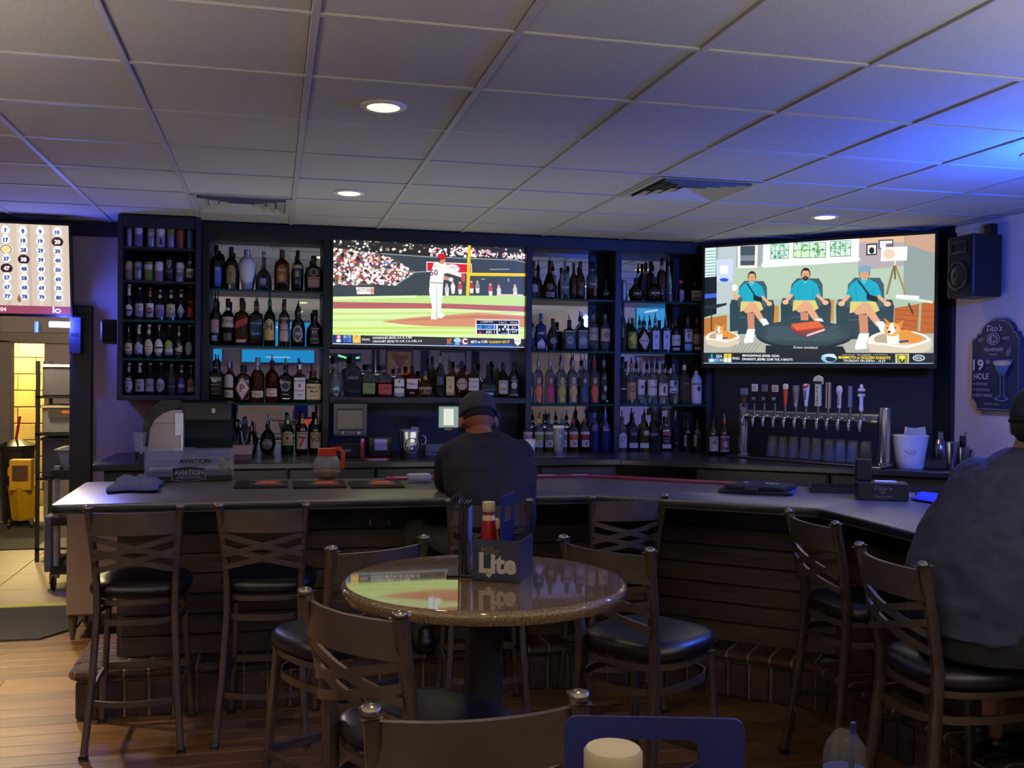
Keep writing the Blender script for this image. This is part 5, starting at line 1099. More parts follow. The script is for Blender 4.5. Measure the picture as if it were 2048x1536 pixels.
B('m', 824, 732, 25, 'flask', 'glass_red', 'ruby bottle with square white label', [('r', -.92, .26, .92, .58, '#d0c0b8'), ('t', "RUSSELL'S", 0, .42, .06, '#3a2a28'), ('r', -.4, .1, .4, .16, '#b0a0a8')], 'c_black')
B('m', 850, 742, 30, 'ball', 'glass_whiskey', 'low rounded whiskey bottle with tan label', [('r', -.9, .1, .9, .38, '#b09878'), ('t', 'WHISKEY', 0, .24, .06, '#5a4430'), ('r', -.3, .66, .3, .9, '#8a7a50')], 'c_brown')
B('m', 864, 716, 15, 'slim', 'glass_smoke', 'slender dark-capped bottle standing behind the low round one', [], 'c_black', dy=.08)
B('m', 879.5, 712, 21, 'std', 'glass_smoke', 'tall smoky clear bottle right of centre', [('r', -.6, .3, .6, .5, '#3a4248')], 'c_grey')
B('m', 900, 728, 18, 'square', 'glass_whiskey', 'slim bottle with tall golden cream label', [('r', -.92, .05, .92, .62, '#cdb078'), ('t', 'ELIJAH', 0, .5, .04, '#5a3a1a'), ('e', 0, .3, .4, .06, '#a88a50')], 'c_brown')
B('m', 923, 722, 27, 'ball', 'glass_amber', 'round bottle with tan oval label and tall stopper', [('e', 0, .36, .85, .16, '#a89070'), ('t', "BLANTON'S", 0, .38, .04, '#3a2a1a')], 'c_black')
B('m', 947, 729, 23, 'flask', 'glass_amber', 'amber bottle with square white label', [('r', -.92, .2, .92, .58, '#c8bfae'), ('t', 'WOODFORD', 0, .48, .04, '#3a3430'), ('r', -.6, .32, .6, .34, '#70665c')], 'c_black')
B('m', 976, 727, 35, 'decanter', 'glass_smoke', 'wide-shouldered dark decanter with a white strip label', [('r', -.45, .06, .55, .14, '#b8b4b0'), ('r', -.8, .18, .85, .36, '#2c2826')], 'c_black')
B('m', 994, 722, 20, 'std', 'glass_clear', 'clear bottle peeking from behind the wide decanter', [], 'c_grey', dy=.08)
B('m', 1006, 727, 21, 'std', 'glass_brown', 'brown bottle with white engraved label', [('r', -.92, .1, .92, .5, '#c8baa4'), ('t', 'EAGLE', 0, .44, .05, '#2c241c'), ('r', -.6, .2, .6, .3, '#8f826e')], 'c_black')
B('m', 1027.5, 724, 21, 'std', 'glass_dark', 'black-labelled bottle with white drawing at the right end', [('r', -.95, .1, .95, .54, '#161514'), ('e', 0, .34, .6, .1, '#a8a098'), ('t', 'WhistlePig', 0, .47, .05, '#c8c0b4'), ('r', -.9, .04, .9, .1, '#b8a070')], 'c_black')
# first bay right of the screen
B('b1', 1066.7, 522, 29, 'bell', 'glass_smoke', 'bell bottle with pale arched label', [('r', -.45, .16, .5, .32, '#8c9088'), ('e', 0, .32, .45, .06, '#8c9088')], 'c_brown')
B('b1', 1099, 519, 28, 'pear', 'glass_brown', 'brown pear-shaped bottle with small cream strip', [('r', -.6, .04, .7, .16, '#b8ab90'), ('t', 'DISARONNO', 0, .1, .04, '#5a4030'), ('e', 0, .3, .5, .08, '#5c4a3c')], 'c_black', pour=True)
B('b1', 1129.6, 520, 19, 'std', 'glass_clear', 'tall clear patterned bottle', [('r', -.7, .1, .7, .46, '#5c6468'), ('t', 'STAR', 0, .3, .06, '#b8c0c4')], 'c_grey', pour=True)
B('b1', 1147, 526, 15, 'slim', 'glass_darkred', 'slender dark red bottle', [], 'c_brown')
B('b1', 1160, 523, 20, 'slim', 'glass_darkbrown', 'dark brown bottle with faint white script', [('t', 'Tia', 0, .4, .06, '#8a8480'), ('r', -.6, .12, .6, .14, '#6a645e')], 'c_brown')
B('b1', 1184, 525, 23, 'std', 'glass_clear', 'clear bottle half full of amber liquor', [('t', 'Tuaca', 0, .42, .06, '#d8d4cc'), ('r', .2, .1, .7, .3, '#8a6a50')], 'c_black', liquid='glass_amber', fill=.3)
B('b1', 1212.6, 558, 20, 'ball', 'glass_dark', 'small round dark bottle at the right end', [('r', -.6, .3, .6, .36, '#6a6a6c')], 'c_black')
B('b2', 1059, 622, 18, 'square', 'glass_clear', 'square clear bottle with gold label', [('r', -.9, .3, .9, .58, '#8f8440'), ('r', -.9, .1, .9, .26, '#1d2230'), ('t', 'Gold', 0, .44, .06, '#d8d0a0')], 'c_grey', pour=True)
B('b2', 1081, 627, 21, 'square', 'glass_navy', 'dark blue bottle with white pointed label', [('p', [(-.8, .04), (.8, .04), (.7, .2), (.1, .32), (-.7, .2)], '#b8b4b8'), ('t', '1942', 0, .46, .06, '#b0b4cc')], 'c_blue')
B('b2', 1105, 637, 26, 'ball', 'glass_smoke', 'round clear bottle with cork stopper', [('e', 0, .3, .5, .1, '#6a747c')], 'c_brown')
B('b2', 1138, 640, 24, 'square', 'glass_smoke', 'dark patterned bottle with white collar', [('r', -.9, .06, .9, .56, '#3c3e40'), ('e', 0, .34, .6, .14, '#7e8080'), ('r', -.9, .6, .9, .64, '#b0b0ac'), ('t', 'AZUL', 0, .34, .06, '#2a2a2c')], 'c_black')
B('b2', 1164, 634, 22, 'square', 'glass_smoke', 'clear bottle with dense black and white print', [('r', -.9, .06, .9, .54, '#55585a'), ('e', 0, .3, .7, .12, '#8a8c8c'), ('r', -.9, .56, .9, .6, '#a0a09c')], 'c_black', pour=True)
B('b2', 1186, 625, 22, 'std', 'glass_clear', 'clear bottle with beige square label', [('r', -.95, .28, .95, .6, '#a89c8c'), ('t', 'TEREMANA', 0, .46, .04, '#4c443c')], 'c_grey', pour=True)
B('b2', 1210, 625, 21, 'std', 'glass_clear', 'clear bottle with pinkish tan label', [('r', -.95, .26, .95, .58, '#b89c88'), ('e', 0, .42, .5, .09, '#8c6a58')], 'c_grey', pour=True)
for i, (px, c, ds, fr) in enumerate(((1056.4, '#7aa860', 'green pear', 'PEARS'), (1076, '#d06a30', 'orange', 'MANDRIN'), (1099.7, '#b03050', 'raspberry pink', 'RASPBERRI'), (1122.8, '#b8a83c', 'yellow', 'CITRON'), (1145, '#c8a468', 'pale vanilla', 'VANILIA'), (1167.7, '#3a4064', 'dark blue', 'KURANT'), (1188, '#d0502c', 'red-orange', 'PEACH'))):
    B('b3', px, 716, 21, 'std', 'glass_clear', 'clear vodka bottle with '+ds+' print', [('e', 0, .5, .42, .08, c), ('e', 0, .5, .3, .05, '#8c9094'), ('e', 0, .27, .75, .12, c), ('r', -.5, .03, .5, .18, c), ('t', fr, 0, .4, .04, c, 1.4)], 'c_silver' if i != 6 else 'c_red', pour=True)
B('b3', 1207, 716, 21, 'std', 'glass_darkgreen', 'dark green bottle with pale flower print at the right end', [('e', .1, .34, .3, .06, '#a8b4a8'), ('e', -.2, .14, .5, .06, '#3c5c3c'), ('r', .3, .04, .8, .08, '#c8ccc0')], 'c_grey', pour=True)
for px, cp, c2, ds, lq, dy in ((1055, 'c_purple', '#c08a8c', 'purple-collared', 'glass_clear', 0), (1077, 'c_yellow', '#a8a050', 'yellow-collared', 'glass_paleyellow', 0), (1097, 'c_green', '#70804a', 'green-collared', 'glass_yellow', 0), (1124, 'c_teal', '#5c8a80', 'teal-collared', 'glass_paleyellow', 0), (1146, 'c_red', '#c05a34', 'red-collared orange', 'glass_orange', 0), (1168.7, 'c_red', '#8f2420', 'red-collared crimson', 'glass_red', 0)):
    B('b4', px, 834, 21, 'std', 'glass_clear', ds+' flavoured rum bottle', [('r', -.9, .5, .9, .58, '#d2c8a8'), ('r', -.9, .34, .9, .5, c2), ('r', -.8, .14, .8, .34, '#d4c8b0'), ('e', .1, .24, .25, .06, c2)], cp, pour=True, liquid=lq, fill=.56)
for px, k in ((1188, 0), (1209.7, 1)):
    B('b4', px, 822, 22, 'std', 'glass_navy', ('dimmer cobalt bottle', 'cobalt bottle at the right end')[k]+' with white lettering', [('t', 'SKYY', 0, .53, .05, '#c8d0e8' if k else '#6a74a0')], 'c_blue', pour=True)
# second bay
B('c1', 1247, 561, 13, 'can', 'c_silver', 'small silver canister at the left end', [], name='canister')
B('c1', 1272, 556, 30, 'ball', 'glass_darkbrown', 'low round dark bottle left', [('r', -.4, .3, .5, .36, '#8c8c88')], 'c_black')
B('c1', 1307, 554, 36, 'ball', 'glass_dark', 'widest low round black bottle', [('r', -.5, .3, .6, .38, '#8a9088')], 'c_black')
B('c1', 1290, 530, 15, 'slim', 'glass_clear', 'slim clear bottle behind the low ones', [], 'c_black', pour=True, dy=.09)
B('c1', 1300, 523, 18, 'std', 'glass_red', 'red bottle with black cap behind the widest one', [], 'c_black', dy=.08)
B('c1', 1323, 516, 20, 'std', 'glass_darkred', 'tall dark red bottle', [('r', -.3, .72, .3, .84, '#b0989c')], 'c_black')
B('c1', 1337, 519, 16, 'slim', 'glass_clear', 'tall slim clear bottle', [('r', -.3, .2, .5, .22, '#a8b4bc')], 'c_black', pour=True)
B('c1', 1362, 561, 16, 'stub', 'glass_dark', 'small bottle with orange cap and white label', [('r', -.6, .08, .6, .55, '#a8a09c'), ('t', 'BITTERS', 0, .35, .06, '#4a4444')], 'c_orange')
B('c1', 1391, 566, 23, 'box', 'glass_dark', 'low dark box-like bottle with cream label', [('r', -.95, .1, .95, .6, '#b4a48c'), ('t', 'BLACK', 0, .45, .1, '#3a3028'), ('r', -.7, .22, .7, .26, '#6a5a48')], 'c_black')
B('c2', 1245, 607, 16, 'slim', 'glass_smoke', 'tall dim narrow bottle at the left end', [('r', -.3, .3, .1, .5, '#7c7648')], 'c_brown')
B('c2', 1264, 636, 21, 'std', 'glass_green', 'bright green necked bottle with yellow label', [('r', -.95, .1, .95, .58, '#7a8038'), ('p', [(-.8, .4), (.3, .55), (.9, .3), (.2, .2)], '#c0b838')], 'c_green')
B('c2', 1287, 638, 24, 'squat', 'glass_dark', 'dark apothecary bottle with white diamond label', [('d', 0, .34, .98, .28, '#c2b6ae'), ('t', "Hendrick's", 0, .34, .06, '#4a3c3c')], 'c_black', pour=True)
B('c2', 1310, 634, 18, 'square', 'glass_paleblue', 'left one of the pale blue square pair', [('r', -.75, .08, .75, .6, '#b8bcd0'), ('e', 0, .44, .3, .06, '#5a6a98'), ('e', 0, .2, .2, .03, '#8a94b4')], 'c_grey', pour=True)
B('c2', 1331, 634, 18, 'square', 'glass_paleblue', 'right one of the pale blue square pair', [('r', -.75, .08, .75, .6, '#b0b8d0'), ('e', 0, .44, .3, .06, '#3a68a8'), ('e', 0, .2, .2, .03, '#7a90b8')], 'c_grey', pour=True)
B('c2', 1351, 636, 20, 'std', 'glass_darkgreen', 'dark green gin bottle with square white label', [('r', -.92, .2, .92, .5, '#c4b8b4'), ('t', 'Tanqueray', 0, .36, .05, '#7a4a44'), ('r', -.8, .06, .8, .14, '#b8b4b8')], 'c_brown')
B('c2', 1375, 633, 18, 'square', 'glass_clear', 'clear gin bottle with white label and red figure', [('r', -.9, .3, .9, .64, '#c4b8b8'), ('d', 0, .46, .3, .1, '#8c3a40'), ('r', -.9, .06, .9, .24, '#7c98c0')], 'c_red', pour=True)
B('c2', 1393, 634, 21, 'std', 'glass_pink', 'pinkish bottle with brown square label', [('r', -.95, .24, .95, .52, '#9a7a68'), ('r', -.7, .08, .7, .16, '#b09a94'), ('t', 'MERES', 0, .42, .05, '#d0c0b0')], 'c_red', pour=True)
B('c3', 1244, 713, 19, 'slim', 'glass_smoke', 'grey frosted bottle at the left end', [('r', -.5, .3, .6, .33, '#b4b8c4')], 'c_black')
B('c3', 1262, 722, 20, 'std', 'glass_clear', 'bottle with tan label and brown oval', [('r', -.95, .1, .95, .5, '#a8845c'), ('e', 0, .34, .5, .07, '#5c3a28'), ('e', 0, .34, .32, .04, '#a8845c')], 'c_copper', pour=True)
B('c3', 1281, 722, 17, 'std', 'glass_clear', 'narrow clear bottle with white label', [('r', -.9, .22, .9, .56, '#ccc4c0'), ('r', -.3, .36, .5, .43, '#4a4a60')], 'c_copper')
B('c3', 1303, 722, 21, 'std', 'glass_clear', 'wider clear bottle with white square label', [('r', -.92, .2, .92, .56, '#ccc4c2'), ('t', 'Ketel', .2, .4, .06, '#4a4a5c'), ('r', .2, .46, .7, .54, '#b0a8a8')], 'c_black', pour=True)
B('c3', 1325, 724, 21, 'std', 'glass_clear', 'clear rum bottle with dark figure on cream', [('r', -.92, .2, .92, .5, '#cfc8b0'), ('e', 0, .34, .25, .09, '#2c3028'), ('t', 'CAPTAIN', 0, .48, .045, '#3a342c'), ('r', -.9, .12, .9, .17, '#8c5048')], 'c_black', pour=True)
B('c3', 1346, 724, 20, 'std', 'glass_clear', 'clear rum bottle with dark round emblem', [('r', -.92, .26, .92, .56, '#c4c0c0'), ('e', .2, .5, .35, .07, '#2c2c34'), ('t', 'BACARDI', 0, .4, .05, '#2c2c34'), ('r', -.6, .28, .6, .31, '#5c4a60')], 'c_grey', pour=True)
B('c3', 1368, 726, 23, 'std', 'glass_paleyellow', 'pale yellow-green bottle', [('t', 'Rum', .2, .5, .05, '#8a8858')], 'c_cream', pour=True)
B('c3', 1392, 728, 23, 'std', 'c_white', 'opaque white coconut rum bottle with dark palm print', [('t', 'MALIBU', 0, .5, .055, '#5a3828'), ('e', .1, .38, .35, .06, '#6a4a2c'), ('p', [(-.3, .36), (.1, .44), (.5, .38), (.2, .4)], '#2a3a2a')], 'c_black', pour=True)
B('c4', 1244, 830, 20, 'std', 'glass_clear', 'clear bottle with tall white arched label', [('r', -.85, .1, .85, .4, '#ccc4bc'), ('e', 0, .4, .85, .12, '#ccc4bc'), ('e', 0, .34, .4, .07, '#8a5a58'), ('e', 0, .34, .28, .05, '#ccc4bc')], 'c_black', pour=True)
B('c4', 1265, 832, 20, 'square', 'glass_smoke', 'clear square bottle with white band low down', [('r', -.92, .1, .92, .24, '#c4bcb4'), ('r', -.6, .45, .6, .54, '#5c6470')], 'c_black', pour=True)
B('c4', 1286, 834, 21, 'square', 'glass_yellow', 'bright yellow liqueur bottle', [('r', -.2, .46, .8, .6, '#c8c480'), ('r', -.9, .1, .9, .24, '#c8c4a8'), ('t', 'citrus', .3, .5, .05, '#6a6420')], 'c_black', pour=True)
B('c4', 1306, 829, 23, 'std', 'glass_smoke', 'frosted grey bottle with pinkish tint', [('r', -.9, .42, .9, .5, '#7a5460')], 'c_black', pour=True)
B('c4', 1331, 834, 21, 'square', 'glass_dark', 'black bottle with red print and white band', [('r', -.8, .46, .8, .58, '#a83a36'), ('r', -.9, .08, .9, .2, '#bcb4a0'), ('r', -.6, .36, .6, .38, '#8890a0'), ('r', -.6, .29, .6, .31, '#8890a0')], 'c_black')
B('c4', 1350, 830, 17, 'slim', 'glass_smoke', 'narrow smoky bottle with reddish neck', [('r', -.3, .2, .3, .24, '#70787c')], 'c_brown', pour=True)
B('c4', 1375, 838, 20, 'std', 'glass_dark', 'dark bottle with pale edge label, third from the taps', [('r', -.95, .14, -.55, .5, '#8f9480')], 'c_black')
B('c4', 1394, 838, 20, 'std', 'glass_darkgreen', 'dark olive bottle with pale edge label by the post', [('r', -.95, .14, -.5, .5, '#a8aa80')], 'c_black')
B('c4', 1426, 838, 20, 'std', 'glass_dark', 'dark bottle with worn cream label', [('r', -.95, .12, .95, .52, '#a89f84'), ('e', 0, .36, .4, .06, '#5a5040'), ('t', 'VERMOUTH', 0, .46, .035, '#4a4234')], 'c_black', pour=True, dy=-.45, full='dark bottle with worn cream label just left of the tap tower')
B('c4', 1448, 836, 21, 'std', 'glass_darkred', 'dark red bottle with crowned brown label', [('r', -.95, .12, .95, .5, '#7c4a3a'), ('e', 0, .3, .5, .08, '#b8a48c'), ('r', -.9, .48, .9, .52, '#b8a48c'), ('r', -.9, .1, .9, .14, '#b8a48c')], 'c_red', pour=True, dy=-.45, full='dark red bottle with crowned brown label right beside the tap tower')

# ================================================================== ON AND BEHIND THE BAR
def atd(px, py, Z): return CAM+ray(px, py)*Z
def zat(p, py):
    """height at which the upright line through p meets picture row py"""
    Z = dep((p[0], p[1], CAMZ)); a = proj((p[0], p[1], 1.0))[1]; b = proj((p[0], p[1], 2.0))[1]; return 1+(py-a)/(b-a)
def cloth(name, label, cat, corners, z, mat, amp=.03, n=16, seed=1, edge=.15):
    """crumpled cloth over a quad of floor points"""
    rn = random.Random(seed); ph = [(rn.uniform(3, 9), rn.uniform(3, 9), rn.uniform(0, 6)) for _ in range(5)]
    A_, B_, C_, D_ = [V((c.x, c.y)) for c in corners]; vs = []
    for j in range(n+1):
        for i in range(n+1):
            u, v = i/n, j/n; p = (A_*(1-u)+B_*u)*(1-v)+(D_*(1-u)+C_*u)*v
            e = min(1, min(u, 1-u, v, 1-v)/edge); h = sum(abs(math.sin(a*u*1.3+b*v+c)) for a, b, c in ph)/5
            w_ = (math.sin(7*v+seed)*.04*(1-e), math.sin(6*u+seed*2)*.04*(1-e))
            vs.append((p.x+w_[0]*(B_-A_).length, p.y+w_[1]*(D_-A_).length, z+.002+amp*h*(.25+.75*e)))
    fs = [(j*(n+1)+i, j*(n+1)+i+1, (j+1)*(n+1)+i+1, (j+1)*(n+1)+i) for j in range(n) for i in range(n)]
    o = MB().add(vs, fs).build(name, mat, None, smooth=80); so = o.modifiers.new('thickness', 'SOLIDIFY'); so.thickness = .003; so.offset = 1
    return tag(o, label, cat)
pm('towel_blue', '#4b5a86', .95, var=.2, scale=60, bump=.4, bscale=200); pm('towel_bright', '#3a4ac8', .95, var=.2, scale=60, bump=.4, bscale=200)
cloth('bar_towel', 'crumpled grey-blue towel at the left end of the bar top', 'towel', [onZ(212, 988, CZ), onZ(320, 984, CZ), onZ(326, 962, CZ), onZ(235, 960, CZ)], CZ, 'towel_blue', .045, seed=3)
cloth('bar_towel', 'small bright blue cloth beside the man in grey', 'towel', [onZ(1822, 1000, CZ), onZ(1900, 1014, CZ), onZ(1905, 996, CZ), onZ(1835, 990, CZ)], CZ, 'towel_bright', .03, seed=5)
# bar mats with orange print
for i, (px, lab) in enumerate(((523, 'at the left of three'), (636, 'under the coffee pot'), (748, 'at the right of three'))):
    c = onZ(px, 967, CZ); w_ = .272; y0 = onZ(px, 977, CZ).y; y1 = y0+.3
    t = thing('bar_mat', 'black rubber bar mat with orange print, '+lab, 'bar mat', (c.x, y0, CZ), -.012, group='bar mats')
    MB().box(-w_/2, w_/2, 0, y1-y0, .001, .01).build('mat', 'black_matte', t, bevel=(.002, 1))
    for k in range(8): MB().box(-w_/2+.01+k*.008, -w_/2+.013+k*.008, .01, y1-y0-.01, .01, .013).build('rib', 'black_plastic', t)
    A = Art(); O = '#d8683a'
    for k, (a_, b_) in enumerate(((.3, .82), (.2, .92), (.26, .78), (.16, .9), (.2, .86), (.1, .96))): A.rect(a_, .1+k*.14, b_, .17+k*.14, O if k % 2 == 0 else '#e89a70')
    A.text('JACK', .54, .5, .3, '#e87a44', bold=.06, wmax=.5)
    A.build('print', lambda u, v, k: (-w_/2+.07+u*(w_-.09), (y1-y0)*(.9-.8*v), .0135+.0002*k), parent=t)
# red rail mat along the far edge
pm('rail_red', '#8f2434', .55, var=.12)
t = thing('rail_mat', 'long dark red rail mat along the far edge of the bar', 'bar mat', (0, 0, 0))
pth = [(.62, 5.58, CZ+.006), (1.1, 5.58, CZ+.006), (1.78, 5.57, CZ+.006), (2.2, 5.25, CZ+.006), (2.62, 4.93, CZ+.006)]
MB().path_bar(pth, .1, .01).build('strip', 'rail_red', t)
for i, (x, y) in enumerate(((.72, 5.58), (1.3, 5.58), (1.55, 5.58), (1.75, 5.57))): MB().box(x-.05, x+.05, y-.012, y+.012, CZ+.011, CZ+.0125).build('white_print', 'c_white', t)
q = onZ(838, 960, CZ+.012); o = MB().box(-.065, .065, -.035, .035, 0, .032).build('dish', 'c_cream', None, (q.x, q.y, CZ+.013), bevel=(.008, 2), smooth=40); tag(o, 'small cream dish standing on the red rail mat', 'dish')
MB().box(-.052, .052, -.024, .024, .0325, .034).build('inset', 'c_white', o)
# coffee pot
q = onZ(654, 964, CZ); R = .079
t = thing('coffee_pot', 'round glass coffee pot with orange collar and yellow drink', 'coffee pot', (q.x, q.y+.02, CZ+.011))
MB().lathe([(.001, .004), (.045, .0), (.065, .02), (.077, .05), (R, .075), (.074, .1), (.058, .125), (.048, .135), (.046, .134), (.056, .123), (.072, .099), (R-.002, .075), (.075, .05), (.063, .021), (.043, .003), (.001, .0065)], 28, caps=False).build('glass_bowl', 'acrylic', t, smooth=80)
pm('lemonade', '#b9a25a', .1, var=.05, trans=.15, ior=1.33); MB().lathe([(.001, .008), (.042, .005), (.061, .022), (.072, .045), (.001, .046)], 28).build('drink', 'lemonade', t, smooth=60)
for k in range(3):
    MB().lathe([(.001, 0), (.022, .001), (.022, .006), (.001, .007)], 14, (.02*math.cos(k*2.1), .02*math.sin(k*2.1), .046)).build('lemon_slice', 'mustard', t)
MB().lathe([(.05, .128), (.051, .15), (.047, .162), (.05, .17), (.043, .171)], 24).build('collar', 'c_orange', t, smooth=40)
MB().path_bar([(.03, .02, .165), (.065, .0, .172), (.085, -.01, .15), (.086, -.012, .09), (.08, -.01, .06)], .022, .012, up=(0, 1, 0)).build('handle', 'c_orange', t, smooth=40)
# acrylic garnish box
a, b = onZ(288, 966, CZ), onZ(468, 962, CZ); L_ = (V((b.x-a.x, b.y-a.y))).length; ang = math.atan2(b.y-a.y, b.x-a.x)
t = thing('garnish_box', 'clear acrylic garnish box with a lettered plaque on the bar', 'garnish box', (a.x, a.y, CZ+.001), ang)
D_ = .17
MB().box(.01, L_-.01, .01, D_-.01, .0, .055).build('tray', 'black_plastic', t, bevel=(.003, 1))
for x0, x1, y0, y1, z0, z1 in ((0, L_, 0, .004, .03, .165), (0, L_, D_-.004, D_, .03, .165), (0, .004, .004, D_-.004, .03, .165), (L_-.004, L_, .004, D_-.004, .03, .165), (0, L_, 0, D_, .165, .169)):
    MB().box(x0, x1, y0, y1, z0, z1).build('acrylic_wall', 'acrylic', t)
MB().tube([(L_*.42, .02, .169), (L_*.43, .02, .182), (L_*.55, .02, .182), (L_*.56, .02, .169)], .003, 6).build('lid_handle', 'acrylic', t)
pm('napkin_pale', '#b3a294', .9, var=.1); MB().box(.02, L_-.03, .03, D_-.03, .056, .068).build('napkins', 'napkin_pale', t)
A = Art(); A.poly([(0, .12), (.5, 0), (1, .12), (1, .85), (.5, 1), (0, .85)], '#8f8c8c').poly([(.03, .15), (.5, .04), (.97, .15), (.97, .82), (.5, .96), (.03, .82)], '#131314')
A.text('AVIATION', .5, .4, .3, '#b9b4ae', wmax=.86, bold=.02).text('AMERICAN GIN', .5, .7, .15, '#a09a94', wmax=.75).rect(.2, .54, .8, .56, '#8c8884')
A.build('plaque', panel_fn(L_*.3, -.002, L_*.68, .085, -.002, .0003), parent=t)
A = Art().text('AVIATION', .5, .5, .5, '#1a1a1c', wmax=.9, bold=.03).text('AMERICAN GIN', .5, .95, .2, '#2a2424', wmax=.7); A.build('lid_lettering', panel_fn(L_*.36, .085, L_*.75, .135, -.0005, .0003), parent=t)
p = t.matrix_basis @ V((L_*.86, .08, .069))
o = MB().lathe([(.017, 0), (.022, .04)], 14).build('garnish_cup', 'glass_paleyellow', None, p, smooth=40); tag(o, 'small cup of yellow garnish inside the acrylic box', 'cup')
MB().lathe([(.001, .036), (.02, .036), (.018, .046), (.001, .05)], 12).build('garnish', 'c_yellow', o, smooth=60)
# tap tower ----------------------------------------------------------
LP = V((3.268, 6.505, 0)); RP = V((3.773, 5.574, 0)); td = (RP-LP).normalized(); tn = V((td.y, -td.x, 0)); LEN = (RP-LP).length
tang = math.atan2(td.y, td.x)
t = thing('beer_tap_tower', 'chrome two-post beer tower carrying twelve tap handles', 'beer tower', (LP.x, LP.y, BZ+.001), tang)
for x in (0, LEN): 
    MB().lathe([(.055, 0), (.055, .012), (.038, .02), (.036, .36), (.034, .367)], 20, (x, 0, .012)).build('post', 'chrome', t, smooth=40)
MB().tube([(.03, 0, .295), (LEN-.03, 0, .295)], .04, 18).build('cross_pipe', 'steel', t, smooth=40)
MB().box(-.05, LEN+.05, -.14, .05, 0, .012).build('drip_tray', 'steel', t, bevel=(.004, 1))
MB().box(-.02, LEN+.02, -.12, .03, .012, .0125).build('drip_grid', 'black_plastic', t)
TAPS = [(1501, 776, 814, 14, 'c_brown', 'brown wooden handle with grey square head', 'sq'), (1522, 768, 806, 13, 'c_black', 'black handle under a small white square sign', 'sign'), (1542, 769, 806, 13, 'c_black', 'black handle under a small grey sign', 'sign'), (1562.6, 770, 806, 14, 'c_black', 'black handle under a small cream sign', 'sign'), (1583.5, 770, 811, 12, 'c_orange', 'orange handle shaped like a filled beer glass', 'taper'), (1604.6, 771, 813, 13, 'c_silver', 'silver faceted handle with red script', 'taper'), (1625, 768, 812, 14, 'c_white', 'white handle with slanted red oval top and dark lettering', 'taper'), (1649, 752, 812, 19, 'c_cream', 'tallest cream handle with a shield top', 'shield'), (1669, 765, 816, 10, 'c_tan', 'plain tan and brown striped handle', 'flat'), (1691, 771, 817, 14, 'c_white', 'white paddle handle with red upright letters', 'paddle'), (1713, 772, 815, 8, 'c_grey', 'thin dark grey handle', 'flat'), (1735, 768, 822, 15, 'c_white', 'white and gold turned handle at the right end', 'turned')]
